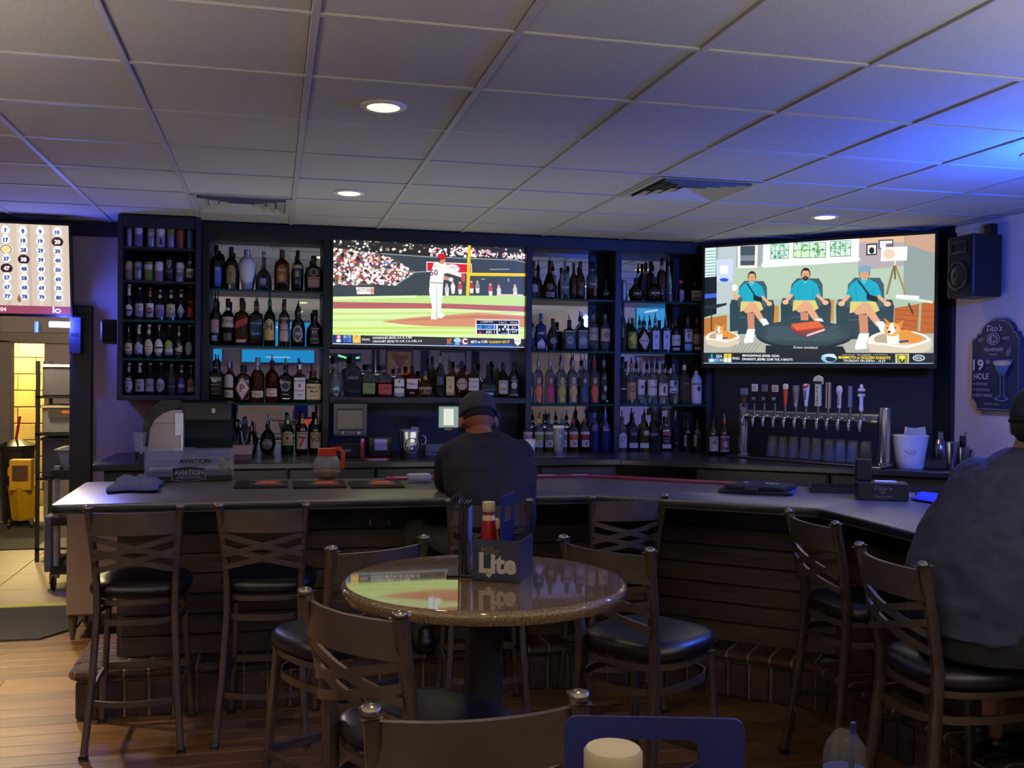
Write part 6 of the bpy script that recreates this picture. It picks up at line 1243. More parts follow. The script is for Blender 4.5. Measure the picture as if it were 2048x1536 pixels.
for i, (px, y0, y1, wp, mt, lab, st) in enumerate(TAPS):
    r_ = ray(px, 830); s_ = ((LP.x*r_.y-LP.y*r_.x)/(td.y*r_.x-td.x*r_.y)); pt = LP+td*s_; Z = dep((pt.x, pt.y, 1.4))
    zb = zat(pt, y1)-BZ; zt = zat(pt, y0)-BZ; w_ = wp*Z/FPX/2; h = zt-zb
    f = thing('beer_tap', lab+' on the beer tower', 'tap handle', (pt.x, pt.y, BZ), tang, group='tap handles on the beer tower')
    MB().tube([(0, -.02, .295), (0, -.085, .292), (0, -.098, .275), (0, -.1, .225)], [.016, .013, .013, .009], 10).build('faucet', 'chrome', f, smooth=50)
    MB().tube([(0, -.08, .295), (0, -.08, zb+.005)], [.012, .008], 10).build('ferrule', 'chrome', f, smooth=50)
    m = MB(); yy = -.08
    if st == 'sq':
        hd = m.bar((0, yy, zb), (0, yy, zt-h*.35), .03, .02, up=(0, 1, 0)).build('handle', mt, f, bevel=(.003, 1)); MB().box(-w_*1.1, w_*1.1, yy-.012, yy+.012, zt-h*.36, zt).build('head', 'c_grey', f, bevel=(.004, 1))
    elif st == 'sign':
        m.box(-w_*.75, w_*.75, yy-.012, yy+.012, zb, zb+h*.5).build('handle', mt, f, bevel=(.003, 1)); MB().box(-.003, .003, yy-.003, yy+.003, zb+h*.5, zb+h*.62).build('stem', 'c_black', f)
        MB().box(-w_, w_, yy-.006, yy+.006, zb+h*.62, zt).build('sign_board', ('c_white', 'c_grey', 'c_cream')[i-1], f, bevel=(.002, 1))
        A = Art().text(('PINT', 'TAP', 'HOUSE')[i-1], .5, .4, .3, '#7a3a30', wmax=.8).rect(.15, .65, .85, .75, '#8a6a40'); A.build('sign_print', panel_fn(-w_, zb+h*.62, w_, zt, yy-.0065, .0003), parent=f)
        A = Art().text('BEER', .5, .5, .3, '#d0c8b8', wmax=.8); A.build('handle_print', panel_fn(-w_*.75, zb, w_*.75, zb+h*.5, yy-.0125, .0003), parent=f)
    elif st == 'taper':
        m.lathe([(w_*.45, zb), (w_*.5, zb+.005), (w_, zt-h*.12), (w_*.95, zt-.004), (w_*.7, zt)], 14, (0, yy, 0), ex=2 if i != 5 else 4, asp=.8).build('handle', mt, f, smooth=40)
        if i == 4: MB().lathe([(w_*.98, zt-h*.2), (w_*1.05, zt-h*.1), (w_*.9, zt+.004), (w_*.3, zt+.01)], 14, (0, yy, 0), asp=.8).build('foam_top', 'c_cream', f, smooth=60)
        if i == 6:
            MB().lathe([(w_*.9, 0), (w_*.86, .006)], 18).xf(Matrix.Rotation(.9, 4, 'X')).build('oval_top', 'c_red', f, (0, yy-.01, zt-.012), smooth=40)
            A = Art().text('Lite', 0, 0, 1, '#2a2a38', ang=-PI/2, bold=.03); A.build('handle_print', lambda u, v, k: (u*.018, yy-w_*.72, zb+h*.5-v*.03), parent=f)
        if i == 5: A = Art().text('Coors', 0, 0, 1, '#a8243a', ang=-PI/2, shear=.3, bold=.02); A.build('handle_print', lambda u, v, k: (u*.022, yy-w_*.78, zb+h*.45-v*.022), parent=f)
    elif st == 'shield':
        m.box(-w_*.62, w_*.62, yy-.013, yy+.013, zb, zt-h*.27).build('handle', mt, f, bevel=(.004, 1))
        MB().prism([(-w_, 0), (w_, 0), (w_, .035), (w_*.6, .05), (0, .058), (-w_*.6, .05), (-w_, .035)], -.012, .012).xf(Matrix.Rotation(PI/2, 4, 'X')).build('shield', 'c_cream', f, (0, yy, zt-h*.27))
        MB().box(-w_*.95, w_*.95, yy-.014, yy-.012, zt-h*.26, zt-h*.18).build('shield_band', 'c_black', f)
        for k, ch in enumerate('FLIGHT'): Art().text(ch, .5, .5, .8, '#2a2420', bold=.03).build('letter', panel_fn(-.012, zt-h*.34-h*.105*(k+1), .012, zt-h*.34-h*.105*k, yy-.0135, .0003), parent=f)
    elif st == 'flat':
        m.box(-w_, w_, yy-.01, yy+.01, zb, zt).build('handle', mt, f, bevel=(.004, 1))
        if i == 8: MB().box(-w_*.2, w_*.35, yy-.0105, yy-.0098, zb+.004, zt-.004).build('stripe', 'c_brown', f)
    elif st == 'paddle':
        m.lathe([(w_*.3, zb), (w_*.62, zb+.008), (w_*.6, zb+h*.6), (w_, zt-h*.22), (w_*.9, zt-h*.08), (w_*.3, zt)], 16, (0, yy, 0), asp=.35).build('handle', mt, f, smooth=50)
        for k, ch in enumerate('CIDER'): Art().text(ch, .5, .5, .8, '#9a4034', bold=.03).build('letter', panel_fn(-.009, zt-h*.22-h*.13*(k+1), .009, zt-h*.22-h*.13*k, yy-w_*.4, .0003), parent=f)
    else:
        m.lathe([(w_*.4, zb), (w_*.62, zb+.01), (w_*.45, zb+h*.3), (w_*.5, zb+h*.52), (w_*.95, zb+h*.55), (w_*.95, zb+h*.82), (w_*.4, zb+h*.85), (w_*.5, zb+h*.92), (w_*.1, zt)], 16, (0, yy, 0)).build('handle', mt, f, smooth=40)
        MB().lathe([(w_*.97, zb+h*.64), (w_*.97, zb+h*.74)], 16, (0, yy, 0)).build('band', 'c_brown', f, smooth=40)
# pint glasses
pint = None
for i, px in enumerate((1545, 1565.5, 1587, 1610, 1633, 1658, 1681, 1706, 1732)):
    r_ = ray(px, 900); base = LP-tn*.16; s_ = ((base.x*r_.y-base.y*r_.x)/(td.y*r_.x-td.x*r_.y)); pt = base+td*s_
    if pint is None:
        pint = MB().lathe([(.044, .0), (.0445, .003), (.031, .148), (.0295, .15), (.001, .15), (.001, .138), (.0285, .138), (.042, .003), (.042, 0)], 18, caps=False).mesh('pint_glass', 'pint', smooth=40)
    o = link('pint_glass', pint, None, (pt.x, pt.y, BZ+.001)); tag(o, 'upturned pint glass on the counter under the tap row, '+('first', 'second', 'third', 'fourth', 'fifth', 'sixth', 'seventh', 'eighth', 'ninth')[i]+' from the left', 'glass', 'pint glasses under the taps')
# ice bucket, shakers
q = onZ(1820, 936, BZ); Z = dep(q)
o = MB().lathe([(.078, 0), (.08, .005), (.108, .2), (.112, .203), (.108, .207), (.1, .2), (.075, .012), (.001, .012)], 28, caps=False).build('ice_bucket', 'c_white', None, (q.x, q.y, BZ+.001), smooth=40); tag(o, 'white enamel bucket with a round stamp right of the taps', 'bucket')
A = Art().ell(0, 0, .028, .028, '#6a6460', 24, ring=.88).text('ICE', 0, 0, .02, '#6a6460', flip=1); A.build('stamp', lambda u, v, k: (u-.05, -math.sqrt(max(0, .0945**2-(u-.05)**2))-.001, .12+v), parent=o)
nap = MB(); 
for k, (x, y, rz_, tl) in enumerate(((.0, .0, .2, .2), (.04, -.02, -.4, -.3), (-.03, .02, .7, .35))):
    nn = tag(MB().box(-.055, .055, -.004, .004, .0, .09).build('paper_napkin', 'c_cream', None, (q.x+x, q.y+y, BZ+.165)), ('flat cream napkin standing in the white bucket', 'cream napkin tilted to the right in the white bucket', 'cream napkin at the back of the white bucket')[k], 'napkin'); nn.rotation_euler = (.15*k, tl*.6, rz_)
def onc(px, py, Z): p_ = atd(px, py, Z); return (p_.x, p_.y)
x, y = onc(1860, 930, 6.28); o = MB().box(-.1, .1, -.05, .05, 0, .055).build('napkin_box', 'black_plastic', None, (x, y, BZ+.001), -.6, bevel=(.004, 1)); tag(o, 'low black bar caddy in front of the shakers', 'caddy')
MB().box(-.085, .085, -.035, .035, .055, .056).build('inset', 'black_matte', o)
x, y = onc(1880, 905, 6.5); z1 = zat((x, y), 863)-BZ
o = MB().lathe([(.03, 0), (.036, .01), (.043, z1*.45), (.037, z1*.62), (.033, z1*.64), (.025, z1*.74), (.019, z1*.76), (.019, z1*.98), (.012, z1)], 20).build('cocktail_shaker', 'steel', None, (x, y, BZ+.001), smooth=40); tag(o, 'steel cobbler cocktail shaker right of the white bucket', 'shaker')
MB().lathe([(.0385, z1*.615), (.039, z1*.63), (.0345, z1*.645)], 20).build('seam_ring', 'chrome', o, smooth=40)
x, y = onc(1903, 930, 6.2); o = MB().lathe([(.026, 0), (.03, .01), (.042, .17), (.039, .171), (.025, .012)], 20, caps=False).build('shaker_tin', 'steel', None, (x, y, BZ+.001), smooth=40); tag(o, 'open steel shaker tin beside the cobbler shaker', 'shaker')
MB().lathe([(.001, .15), (.038, .15)], 16, caps=False).build('dark_fill', 'black_matte', o)
x, y = onc(1925, 928, 6.2); o = MB().lathe([(.026, 0), (.03, .01), (.04, .14), (.037, .141), (.025, .012)], 20, caps=False).build('tool_tin', 'steel', None, (x, y, BZ+.001), smooth=40); tag(o, 'steel tin holding a black muddler', 'tin')
o = MB().lathe([(.012, .02), (.014, .14), (.02, .15), (.018, .21), (.014, .212)], 14).build('muddler', 'black_plastic', None, (x, y, BZ+.001), smooth=40); tag(o, 'black muddler standing in the steel tin', 'bar tool'); MB().tube([(.012, 0, .205), (.02, 0, .235)], .004, 6).build('red_tip', 'c_red', o)
x, y = onc(1941, 925, 6.3); o = MB().lathe([(.014, 0), (.018, .04), (.012, .06), (.018, .08), (.02, .12), (.016, .125)], 16).build('jigger', 'chrome', None, (x, y, BZ+.001), smooth=40); tag(o, 'small shiny double jigger nearest the man in grey', 'jigger'); MB().tube([(.018, 0, .1), (.026, 0, .09), (.018, 0, .05)], .003, 6).build('loop', 'chrome', o)
# black napkin caddy with lettering, on the right leg of the bar
a, b = onZ(1714, 1000, CZ), onZ(1818, 1004, CZ); ang = math.atan2(b.y-a.y, b.x-a.x); L_ = V((b.x-a.x, b.y-a.y)).length
t = thing('napkin_caddy', 'black napkin caddy with white script on the right of the bar', 'caddy', (a.x, a.y, CZ+.001), ang)
MB().box(0, L_, 0, .14, 0, .085).build('body', 'black_plastic', t, bevel=(.004, 1)); MB().box(0, L_*.32, .09, .135, .085, .19).build('straw_holder', 'black_plastic', t, bevel=(.004, 1)); MB().box(L_*.36, L_*.78, .03, .1, .085, .09).build('napkin_top', 'c_white', t)
A = Art().text("Tito's", .5, .28, .24, '#8f8a90', shear=.25).text('Handmade', .5, .78, .14, '#8a858c', shear=.3, wmax=.7).text('VODKA', .5, .93, .07, '#6a666c').ell(.5, .53, .13, .13, '#6a4a48', 18, ring=.8).ell(.5, .53, .05, .07, '#7a6a68', 10)
A.build('lettering', panel_fn(L_*.25, .004, L_*.75, .082, -.0003, .0002), parent=t)
# black zipped menu case with flap, flat tray
a, b = onZ(1436, 986, CZ), onZ(1580, 993, CZ); ang = math.atan2(b.y-a.y, b.x-a.x); L_ = V((b.x-a.x, b.y-a.y)).length
t = thing('cloth_case', 'folded black cloth case with white print and a hanging flap on the bar bend', 'case', (a.x, a.y, CZ+.001), ang)
pm('black_cloth', '#17171b', .85, var=.2, scale=60, bump=.2)
MB().box(0, L_, 0, .26, 0, .018).build('lower_fold', 'black_cloth', t, bevel=(.006, 2)); MB().prism([(.03, .01), (L_-.03, .01), (L_+.02, .22), (L_*.6, .27), (.1, .27)], .019, .042).build('upper_fold', 'black_cloth', t, bevel=(.008, 2))
MB().add([(L_*.36, -.015, .02), (L_*.56, -.02, .02), (L_*.62, .1, .05), (L_*.46, .12, .05), (L_*.36, -.015, .028), (L_*.56, -.02, .028), (L_*.62, .1, .058), (L_*.46, .12, .058)], [(3, 2, 1, 0), (4, 5, 6, 7), (0, 1, 5, 4), (1, 2, 6, 5), (2, 3, 7, 6), (3, 0, 4, 7)]).build('flap', 'black_cloth', t)
A = Art().rect(0, .3, .1, .6, '#cfd0d4').poly([(.2, .2), (.42, .1), (.5, .5), (.24, .62)], '#d6d8dc').poly([(.55, .5), (.95, .55), (.9, .85), (.6, .8)], '#c8cace').rect(.65, .6, .7, .78, '#1a1a20').rect(.78, .6, .84, .78, '#1a1a20')
A.build('white_print', lambda u, v, k: (L_*(.3+.55*u), .245-.12*v, .0425+.0002*k), parent=t)
pm('blue_trim', '#2a3290', .7); MB().box(L_-.01, L_+.012, .02, .24, .002, .016).build('blue_edge', 'blue_trim', t)
a = onZ(1620, 985, CZ); t = thing('serving_tray', 'flat black tray behind the lettered napkin caddy', 'tray', (a.x, a.y, CZ+.001), -.5)
MB().box(0, .3, 0, .22, 0, .006).build('bottom', 'black_plastic', t)
for x0, x1, y0, y1 in ((0, .3, 0, .006), (0, .3, .214, .22), (0, .006, .006, .214), (.294, .3, .006, .214)): MB().box(x0, x1, y0, y1, .006, .026).build('rim', 'black_plastic', t)

# ================================================================== BACK COUNTER: register, printer, bucket, tablet
pm('bezel_tan', '#5b5446', .5, var=.08); pm('screen_tan', '#7d735c', .3, var=.12, scale=3)
p0, p1 = onY(667, 873, 6.95), onY(735, 808, 6.95)
t = thing('register_screen', 'brown-grey register monitor with a blank tan screen and arrow stickers', 'monitor', (p0.x, 6.95, BZ+.001), .05); t.rotation_euler = (0, 0, .05)
w_ = p1.x-p0.x; z0, z1 = p0.z-BZ, p1.z-BZ
MB().box(0, w_, 0, .04, z0, z1).build('housing', 'bezel_tan', t, bevel=(.005, 2)); MB().box(w_*.12, w_*.86, -.003, .0, z0+.05, z1-.045).build('screen', 'screen_tan', t)
MB().box(w_*.1, w_*.88, -.0015, .001, z0+.04, z1-.035).build('screen_frame', 'black_plastic', t)
A = Art()
for u, s_ in ((.3, -1), (.74, 1)): A.poly([(u-.04, .2), (u+.04, .2), (u+.06*s_+.02*s_, .5), (u+.04, .8), (u-.04, .8)], '#d0cac4')
A.rect(.4, .3, .64, .4, '#a8a298').rect(.4, .55, .64, .65, '#908a80'); A.build('stickers', panel_fn(0, z0+.006, w_, z0+.04, -.0005), parent=t)
MB().box(w_*.35, w_*.65, .04, .09, .02, z0+.1).build('stand', 'black_plastic', t); MB().box(w_*.05, w_*.95, -.03, .2, 0, .02).build('foot', 'black_plastic', t, bevel=(.004, 1))
p = onY(700, 900, 6.8); o = MB().box(-.12, .1, 0, .1, 0, .09).build('cash_drawer', 'black_matte', None, (p.x-.02, 6.72, BZ+.001), bevel=(.004, 1)); tag(o, 'low black cash drawer under the register monitor', 'cash drawer'); MB().box(-.02, .02, -.004, 0, .04, .055).build('lock', 'steel', o)
p = onY(724, 913, 6.72); o = MB().box(-.014, .014, -.004, .004, 0, .13).build('red_clipboard', 'c_red', None, (p.x, 6.7, BZ+.001), .5, bevel=(.002, 1)); tag(o, 'narrow red board standing between register and printer', 'board'); MB().box(-.008, .008, -.006, -.004, .11, .125).build('clip', 'steel', o)
p = onY(760, 912, 6.78); o = MB().box(-.08, .08, 0, .16, 0, .135).build('receipt_printer', 'black_plastic', None, (p.x, 6.75, BZ+.001), bevel=(.008, 2), smooth=40); tag(o, 'black receipt printer with a lavender card on its front', 'printer'); MB().box(-.04, .045, -.002, .0, .045, .12).build('card', 'c_lavender', o)
p = onZ(752, 920, BZ); o = MB().box(-.085, .085, -.05, .05, 0, .008).build('red_folder', 'c_red', None, (p.x, p.y, BZ+.001), .1, bevel=(.002, 1)); tag(o, 'flat red folder lying on the back counter edge', 'folder'); MB().box(-.06, .06, -.052, -.05, .001, .007).build('page_edge', 'c_white', o)
p = onZ(820, 915, BZ); h = zat((p.x, p.y), 860)-BZ; Rb = 25*dep(p)/FPX
o = MB().lathe([(Rb*.72, 0), (Rb*.74, .006), (Rb*.98, h*.95), (Rb*1.03, h*.96), (Rb*1.03, h), (Rb*.95, h), (Rb*.7, .01), (.001, .01)], 26, caps=False).build('ice_bucket', 'steel', None, (p.x, p.y, BZ+.001), smooth=40); tag(o, 'steel bucket with a round black and white script logo by the printer', 'bucket')
A = Art().ell(0, 0, 1, 1, '#c8c4c0', 26).ell(0, 0, .94, .94, '#1a1a1c', 26).text('Holland', 0, .15, .5, '#d8d4d0', flip=1, shear=.4, wmax=1.5, bold=.03, ang=.25).ell(.1, -.45, .12, .15, '#d0ccc8', 10).text('ce', -.2, -.4, .35, '#d8d4d0', flip=1, shear=.4)
A.build('logo', lambda u, v, k: (u*Rb*.6, -math.sqrt(max(0, (Rb*.9)**2-(u*Rb*.6)**2))-.003-.0004*k, h*.47+v*Rb*.6), parent=o)
MB().tube([(Rb*.98, 0, h*.8), (Rb*1.25, 0, h*.72), (Rb*1.25, 0, h*.5), (Rb*.9, 0, h*.45)], .005, 8).build('handle', 'steel', o, smooth=50)
o = MB().box(-.025, .025, -.002, .002, 0, .12).build('paper_slip', 'c_lavender', None, (p.x+.02, p.y, BZ+.012+h*.4)); tag(o, 'pale paper slip sticking out of the steel logo bucket', 'paper'); o.rotation_euler = (0, .1, .1)
p0, p1 = onY(876, 857, 6.95), onY(918, 812, 6.95); w_ = p1.x-p0.x; hh = p1.z-p0.z
t = thing('tablet', 'glowing white tablet screen on a stand left of the seated man', 'tablet', (p0.x, 6.95, BZ+.001), -.06); t.rotation_euler = (0, 0, -.06)
z0 = p0.z-BZ; MB().box(0, w_, 0, .01, z0, z0+hh).build('frame', 'c_grey', t, bevel=(.004, 1))
A = Art().rect(0, 0, 1, 1, '#8fa39a').rect(.24, .1, .76, .9, '#eef4e4')
for k in range(6): A.rect(.34, .22+k*.1, .5+.05*(k % 3), .235+k*.1, '#b8c0b0')
A.build('picture', panel_fn(.006, z0+.008, w_-.006, z0+hh-.006, -.0005, .0002), 'screen_dim', t)
MB().box(w_*.3, w_*.65, -.004, .004, z0-.012, z0).build('lime_tab', 'c_lime', t); MB().box(w_*.45, w_*.55, .01, .02, .01, z0+.05).build('stand', 'black_plastic', t); MB().box(w_*.2, w_*.8, -.04, .08, 0, .012).build('foot', 'black_plastic', t)
p = onZ(868, 912, BZ); o = MB().box(-.06, .1, 0, .1, 0, .075).build('card_box', 'c_grey', None, (p.x, p.y, BZ+.001), bevel=(.003, 1)); tag(o, 'small grey box on the counter behind the seated man', 'box'); MB().box(-.02, .05, -.001, 0, .02, .025).build('slot', 'black_plastic', o)
p = onY(856, 879, 6.85); o = MB().lathe([(.018, 0), (.024, .03), (.024, .06), (.02, .062)], 14).build('cork_jar', 'c_tan', None, (p.x, 6.86, BZ+.001), smooth=40); tag(o, 'small tan cork jar behind the grey box', 'jar'); MB().lathe([(.025, .062), (.025, .08)], 14).build('lid', 'steel', o)
# insulated tumbler, paper cups, strip mat
p = onZ(1117, 915, BZ); h = zat((p.x, p.y), 851)-BZ; r_ = 11.5*dep(p)/FPX
o = MB().lathe([(r_*.74, 0), (r_*.76, .004), (r_*.8, h*.4), (r_*.98, h*.45), (r_, h*.93)], 22).build('insulated_tumbler', 'c_grey', None, (p.x, p.y, BZ+.001), smooth=40); tag(o, 'grey insulated tumbler with pale lid before the rum bottles', 'tumbler'); MB().lathe([(r_*1.03, h*.92), (r_*1.05, h*.94), (r_*1.03, h*.99), (r_*.9, h)], 22).build('lid', 'c_cream', o, smooth=40); MB().box(-.006, .006, -r_-.001, -r_+.001, h*.66, h*.7).build('badge', 'c_white', o)
for k in range(2):
    p = onZ(1062, 914, BZ); o = MB().lathe([(.026, 0), (.036, .09), (.038, .092), (.034, .09), (.024, .004)], 16, caps=False).build('paper_cup', 'c_white', None, (p.x-.005, p.y, BZ+.001+.03*k), smooth=40); tag(o, ('lower white paper cup', 'upper white paper cup')[k]+' of the stack at the seated man\'s shoulder', 'cup')
a = onZ(1066, 917, BZ); o = MB().box(0, .32, 0, .05, 0, .006).build('rail_mat', 'black_matte', None, (a.x, a.y-.01, BZ+.001), -.03); tag(o, 'narrow rail mat with white marks under the tumbler', 'bar mat')
for k in range(9): MB().box(.01+k*.034, .034+k*.034, .012, .03, .006, .007).build('white_print', 'c_white', o)
# straws in a clear holder
p = onZ(486, 921, BZ); t = thing('straw_holder', 'clear plastic holder of dark straws right of the acrylic box', 'straw holder', (p.x, p.y, BZ+.001))
pm('clear_pink', '#b08f8c', .15, var=.1, trans=.6, ior=1.1); MB().lathe([(.07, 0), (.09, .1), (.088, .1), (.068, .004)], 4, caps=False, asp=.7).build('holder', 'clear_pink', t)
for k in range(9):
    a_ = random.uniform(-.6, .6); MB().tube([(random.uniform(-.05, .05), random.uniform(-.02, .02), .003), (a_*.13, random.uniform(-.03, .03), .16+random.uniform(0, .04))], .004, 6).build('straw', 'black_plastic' if k % 3 else 'c_grey', t)
# left end: dispenser, brewer, cup
pm('beige_plastic', '#a3948c', .5, var=.05)
p = onZ(300, 945, BZ)
t = thing('drink_dispenser', 'beige drink dispenser with black curved hood at the left counter end', 'dispenser', (p.x, 6.62, BZ+.001))
MB().box(-.11, .1, 0, .3, 0, .24).build('body', 'beige_plastic', t, bevel=(.01, 2), smooth=40)
pts = [(-.125, 0, .1)]+[(-.02-.11*math.cos(a_), 0, .24+.13*math.sin(a_)) for a_ in [i*PI/2/8 for i in range(9)]]+[(.07, 0, .375)]
m = MB().path_bar([(x, .12, z) for x, y, z in pts], .24, .045, up=(0, 1, 0)); m = MB()
poly = [(-.135, .09), (-.135, .2), (-.12, .28), (-.07, .35), (0, .385), (.09, .385), (.1, .335), (.06, .325), (-.01, .3), (-.06, .26), (-.09, .2), (-.1, .09)]
m.prism(poly, -.26, .0).xf(Matrix.Rotation(PI/2, 4, 'X')).build('hood', 'black_plastic', t, (0, -.005, 0))
MB().box(-.09, .1, .0, .28, .24, .32).build('tank', 'beige_plastic', t)
MB().box(.06, .11, -.006, -.001, .16, .3).build('paper_note', 'c_white', t); MB().box(.095, .11, -.006, -.001, .06, .16).build('paper_strip', 'c_white', t)
t = thing('coffee_brewer', 'black coffee brewer behind the acrylic box', 'coffee maker', (-.42, 6.72, BZ+.001))
MB().box(-.19, .16, .12, .36, 0, .36).build('body', 'black_matte', t, bevel=(.01, 2)); MB().box(-.19, .16, -.06, .36, .25, .37).build('brew_head', 'black_plastic', t, bevel=(.012, 2)); MB().box(-.19, .16, -.06, .12, 0, .03).build('warmer', 'black_plastic', t, bevel=(.006, 1)); MB().box(.04, .06, -.064, -.06, .3, .33).build('switch', 'c_tan', t)
p = onZ(252, 940, BZ); o = MB().lathe([(.001, 0), (.03, 0), (.042, .18), (.04, .18), (.028, .005), (.001, .005)], 18, caps=False).build('tall_glass', 'pint', None, (p.x, 6.6, BZ+.001), smooth=40); tag(o, 'tall clear glass with dark bottom at the left counter end', 'glass'); MB().lathe([(.029, .006), (.032, .06)], 16).build('dark_drink', 'c_black', o)

# ================================================================== LEFT: beige cabinet, passage things
t = thing('beige_cabinet', 'beige cabinet on tapered legs beyond the left end of the bar', 'cabinet', (onY(133, 1100, 6.44).x, 6.44, 0))
pm('beige_board', '#8b7a70', .7, var=.05)
MB().box(0, .34, 0, .5, .15, .77).build('body', 'beige_board', t, bevel=(.005, 1)); MB().box(.012, .328, -.012, .0, .16, .76).build('front_panel', 'beige_board', t, bevel=(.004, 1))
for x in (.03, .31):
    for y in (.04, .46): MB().lathe([(.012, .0), (.016, .03), (.03, .13), (.03, .15)], 10, (x, y, 0)).build('leg', 'bezel_tan', t, smooth=40)
MB().box(.02, .3, .1, .3, .77, .775).build('top_sheet', 'c_white', t)
p = onY(226, 664, 7.15); t = thing('wall_speaker', 'small dark speaker on the wall left of the beer cabinet', 'speaker', (p.x-.01, 7.18, p.z)); MB().box(-.06, .05, -.1, .08, -.08, .08).build('cabinet', 'navy_box', t, bevel=(.02, 3), smooth=40); MB().box(-.045, .035, -.103, -.1, -.065, .065).build('grille', 'black_matte', t); MB().box(-.01, .01, .08, .145, -.02, .02).build('bracket', 'black_plastic', t)
p = onY(150, 672, 7.22); o = MB().box(-.035, .04, -.03, .06, -.12, .13).build('control_box', 'navy_box', None, (p.x, 7.24, p.z), bevel=(.004, 1)); tag(o, 'dark upright box beside the bright LED tube at the passage corner', 'box'); MB().box(-.02, .02, -.032, -.03, .0, .02).build('switch', 'black_plastic', o)
# utility cart
t = thing('utility_cart', 'grey-posted black service cart standing in the passage', 'cart', (-1.55, 8.0, 0))
pm('cart_grey', '#a8a694', .45, var=.08)
for x in (0, .42):
    for y in (-.06, .6):
        pz = MB().tube([(x, y, .13), (x, y, .93)], .02, 10).build('post', 'cart_grey', t, smooth=40)
        w_ = MB().lathe([(.02, -.012), (.055, -.012), (.06, 0), (.055, .012), (.02, .012)], 18).xf(Matrix.Rotation(PI/2, 4, 'Y')); w_.build('caster_wheel', 'black_plastic', t, (x-.02, y, .062), smooth=40)
        MB().box(x-.045, x+.02, y-.02, y+.02, .1, .135).bar((x-.045, y, .06), (x-.035, y, .12), .006, .03).build('caster_fork', 'cart_grey', t)
for z in (.16, .52, .87): 
    MB().box(-.03, .45, -.09, .63, z-.03, z).build('shelf', 'black_plastic', t, bevel=(.006, 1))
    for x0, x1, y0, y1 in ((-.035, .455, -.095, -.085), (-.035, .455, .625, .635), (-.035, -.025, -.085, .625)): MB().box(x0, x1, y0, y1, z-.03, z+.03).build('shelf_rim', 'black_plastic', t)
MB().box(-.1, -.04, .0, .3, .13, .55).build('side_pocket', 'c_grey', t, bevel=(.01, 1))
def tub(label, loc, w_, d_, h, mat, name='bus_tub'):
    m = MB(); vs = []
    for k, z in ((.82, 0), (1, h), (1.08, h), (1.08, h+.015), (.96, h+.015), (.8, .012)): vs += [(-w_/2*k, -d_/2*k, z), (w_/2*k, -d_/2*k, z), (w_/2*k, d_/2*k, z), (-w_/2*k, d_/2*k, z)]
    fs = [(3, 2, 1, 0), (20, 21, 22, 23)]
    for r in range(5): fs += [(r*4+i, r*4+(i+1) % 4, r*4+4+(i+1) % 4, r*4+4+i) for i in range(4)]
    o = m.add(vs, fs).build(name, mat, None, loc, bevel=(.006, 1)); return tag(o, label, 'tub')
pm('tub_grey', '#9c9d88', .5, var=.05)
tub('grey bus tub on top of the service cart', (-1.3, 8.1, .9), .5, .36, .14, 'tub_grey')
tub('shallow pale tub on the middle shelf of the service cart', (-1.32, 8.1, .55), .44, .34, .1, 'tub_grey')
o = MB().lathe([(.0, 0), (.09, .01), (.12, .05), (.06, .08), (.0, .085)], 14).build('yellow_cloth', 'mustard', None, (-1.35, 8.1, .575), smooth=60); tag(o, 'yellow cloth heaped in the lower tub', 'cloth')
# stacked carriers behind the cart
o = thing('rolling_rack', 'black rolling rack of carriers against the passage wall', 'rack', (-1.95, 9.2, 0))
for x in (0, .55):
    for y in (0, .5): MB().bar((x, y, 0), (x, y, 1.72), .03, .03).build('upright', 'black_plastic', o)
for z in (.12, .72, 1.1, 1.42): MB().box(-.015, .565, -.015, .515, z-.02, z).build('shelf', 'black_plastic', o)
pm('crate_grey', '#4a4854', .5, var=.1)
for i, (z, h, mt, rim, lab) in enumerate(((1.421, .27, 'crate_grey', 'c_white', 'dark grey crate with white rim, topmost on the rolling rack'), (1.101, .24, 'c_grey', 'c_cream', 'grey crate with cream rim and orange strip on the rolling rack'), (.721, .34, 'navy_box', 'navy_box', 'dark blue crate, lowest on the rolling rack'))):
    t = thing('storage_crate', lab, 'crate', (-1.92, 9.22, z)); MB().box(0, .5, 0, .46, 0, h-.02).build('body', mt, t, bevel=(.008, 1)); MB().box(-.012, .512, -.012, .472, h-.025, h).build('rim', rim, t, bevel=(.004, 1))
    if i == 1: Art().rect(0, 0, 1, 1, '#3a3630').rect(.25, .15, .8, .45, '#c8742c').rect(.5, .55, .9, .85, '#c8742c').build('label', panel_fn(.05, h-.11, .48, h-.035, -.013), parent=t)
# mop bucket, bin
t = thing('mop_bucket', 'yellow wheeled mop bucket with wringer in the far doorway', 'mop bucket', (-2.52, 11.25, 0)); pm('mop_yellow', '#c99a18', .5, var=.1)
MB().lathe([(.11, .08), (.12, .1), (.16, .42), (.17, .43)], 4, asp=.85).xf(Matrix.Rotation(PI/4, 4, 'Z')).build('tub', 'mop_yellow', t, bevel=(.012, 2))
MB().box(-.11, .1, -.12, .02, .4, .72).build('wringer', 'mop_yellow', t, bevel=(.012, 2)); MB().box(-.08, .07, -.126, -.12, .5, .66).build('wringer_recess', 'c_brown', t); MB().box(-.13, -.09, -.1, .0, .55, .64).build('lever_joint', 'mop_yellow', t, bevel=(.005, 1))
MB().tube([(-.1, -.02, .6), (-.16, -.06, .78), (-.16, -.06, .9)], .014, 8).build('lever', 'c_black', t)
for x in (-.11, .11):
    for y in (-.1, .1): MB().lathe([(.01, -.012), (.04, -.012), (.04, .012), (.01, .012)], 12).xf(Matrix.Rotation(PI/2, 4, 'Y')).build('wheel', 'black_plastic', t, (x, y, .041)); MB().box(x-.012, x+.012, y-.012, y+.012, .06, .1).build('fork', 'steel', t)
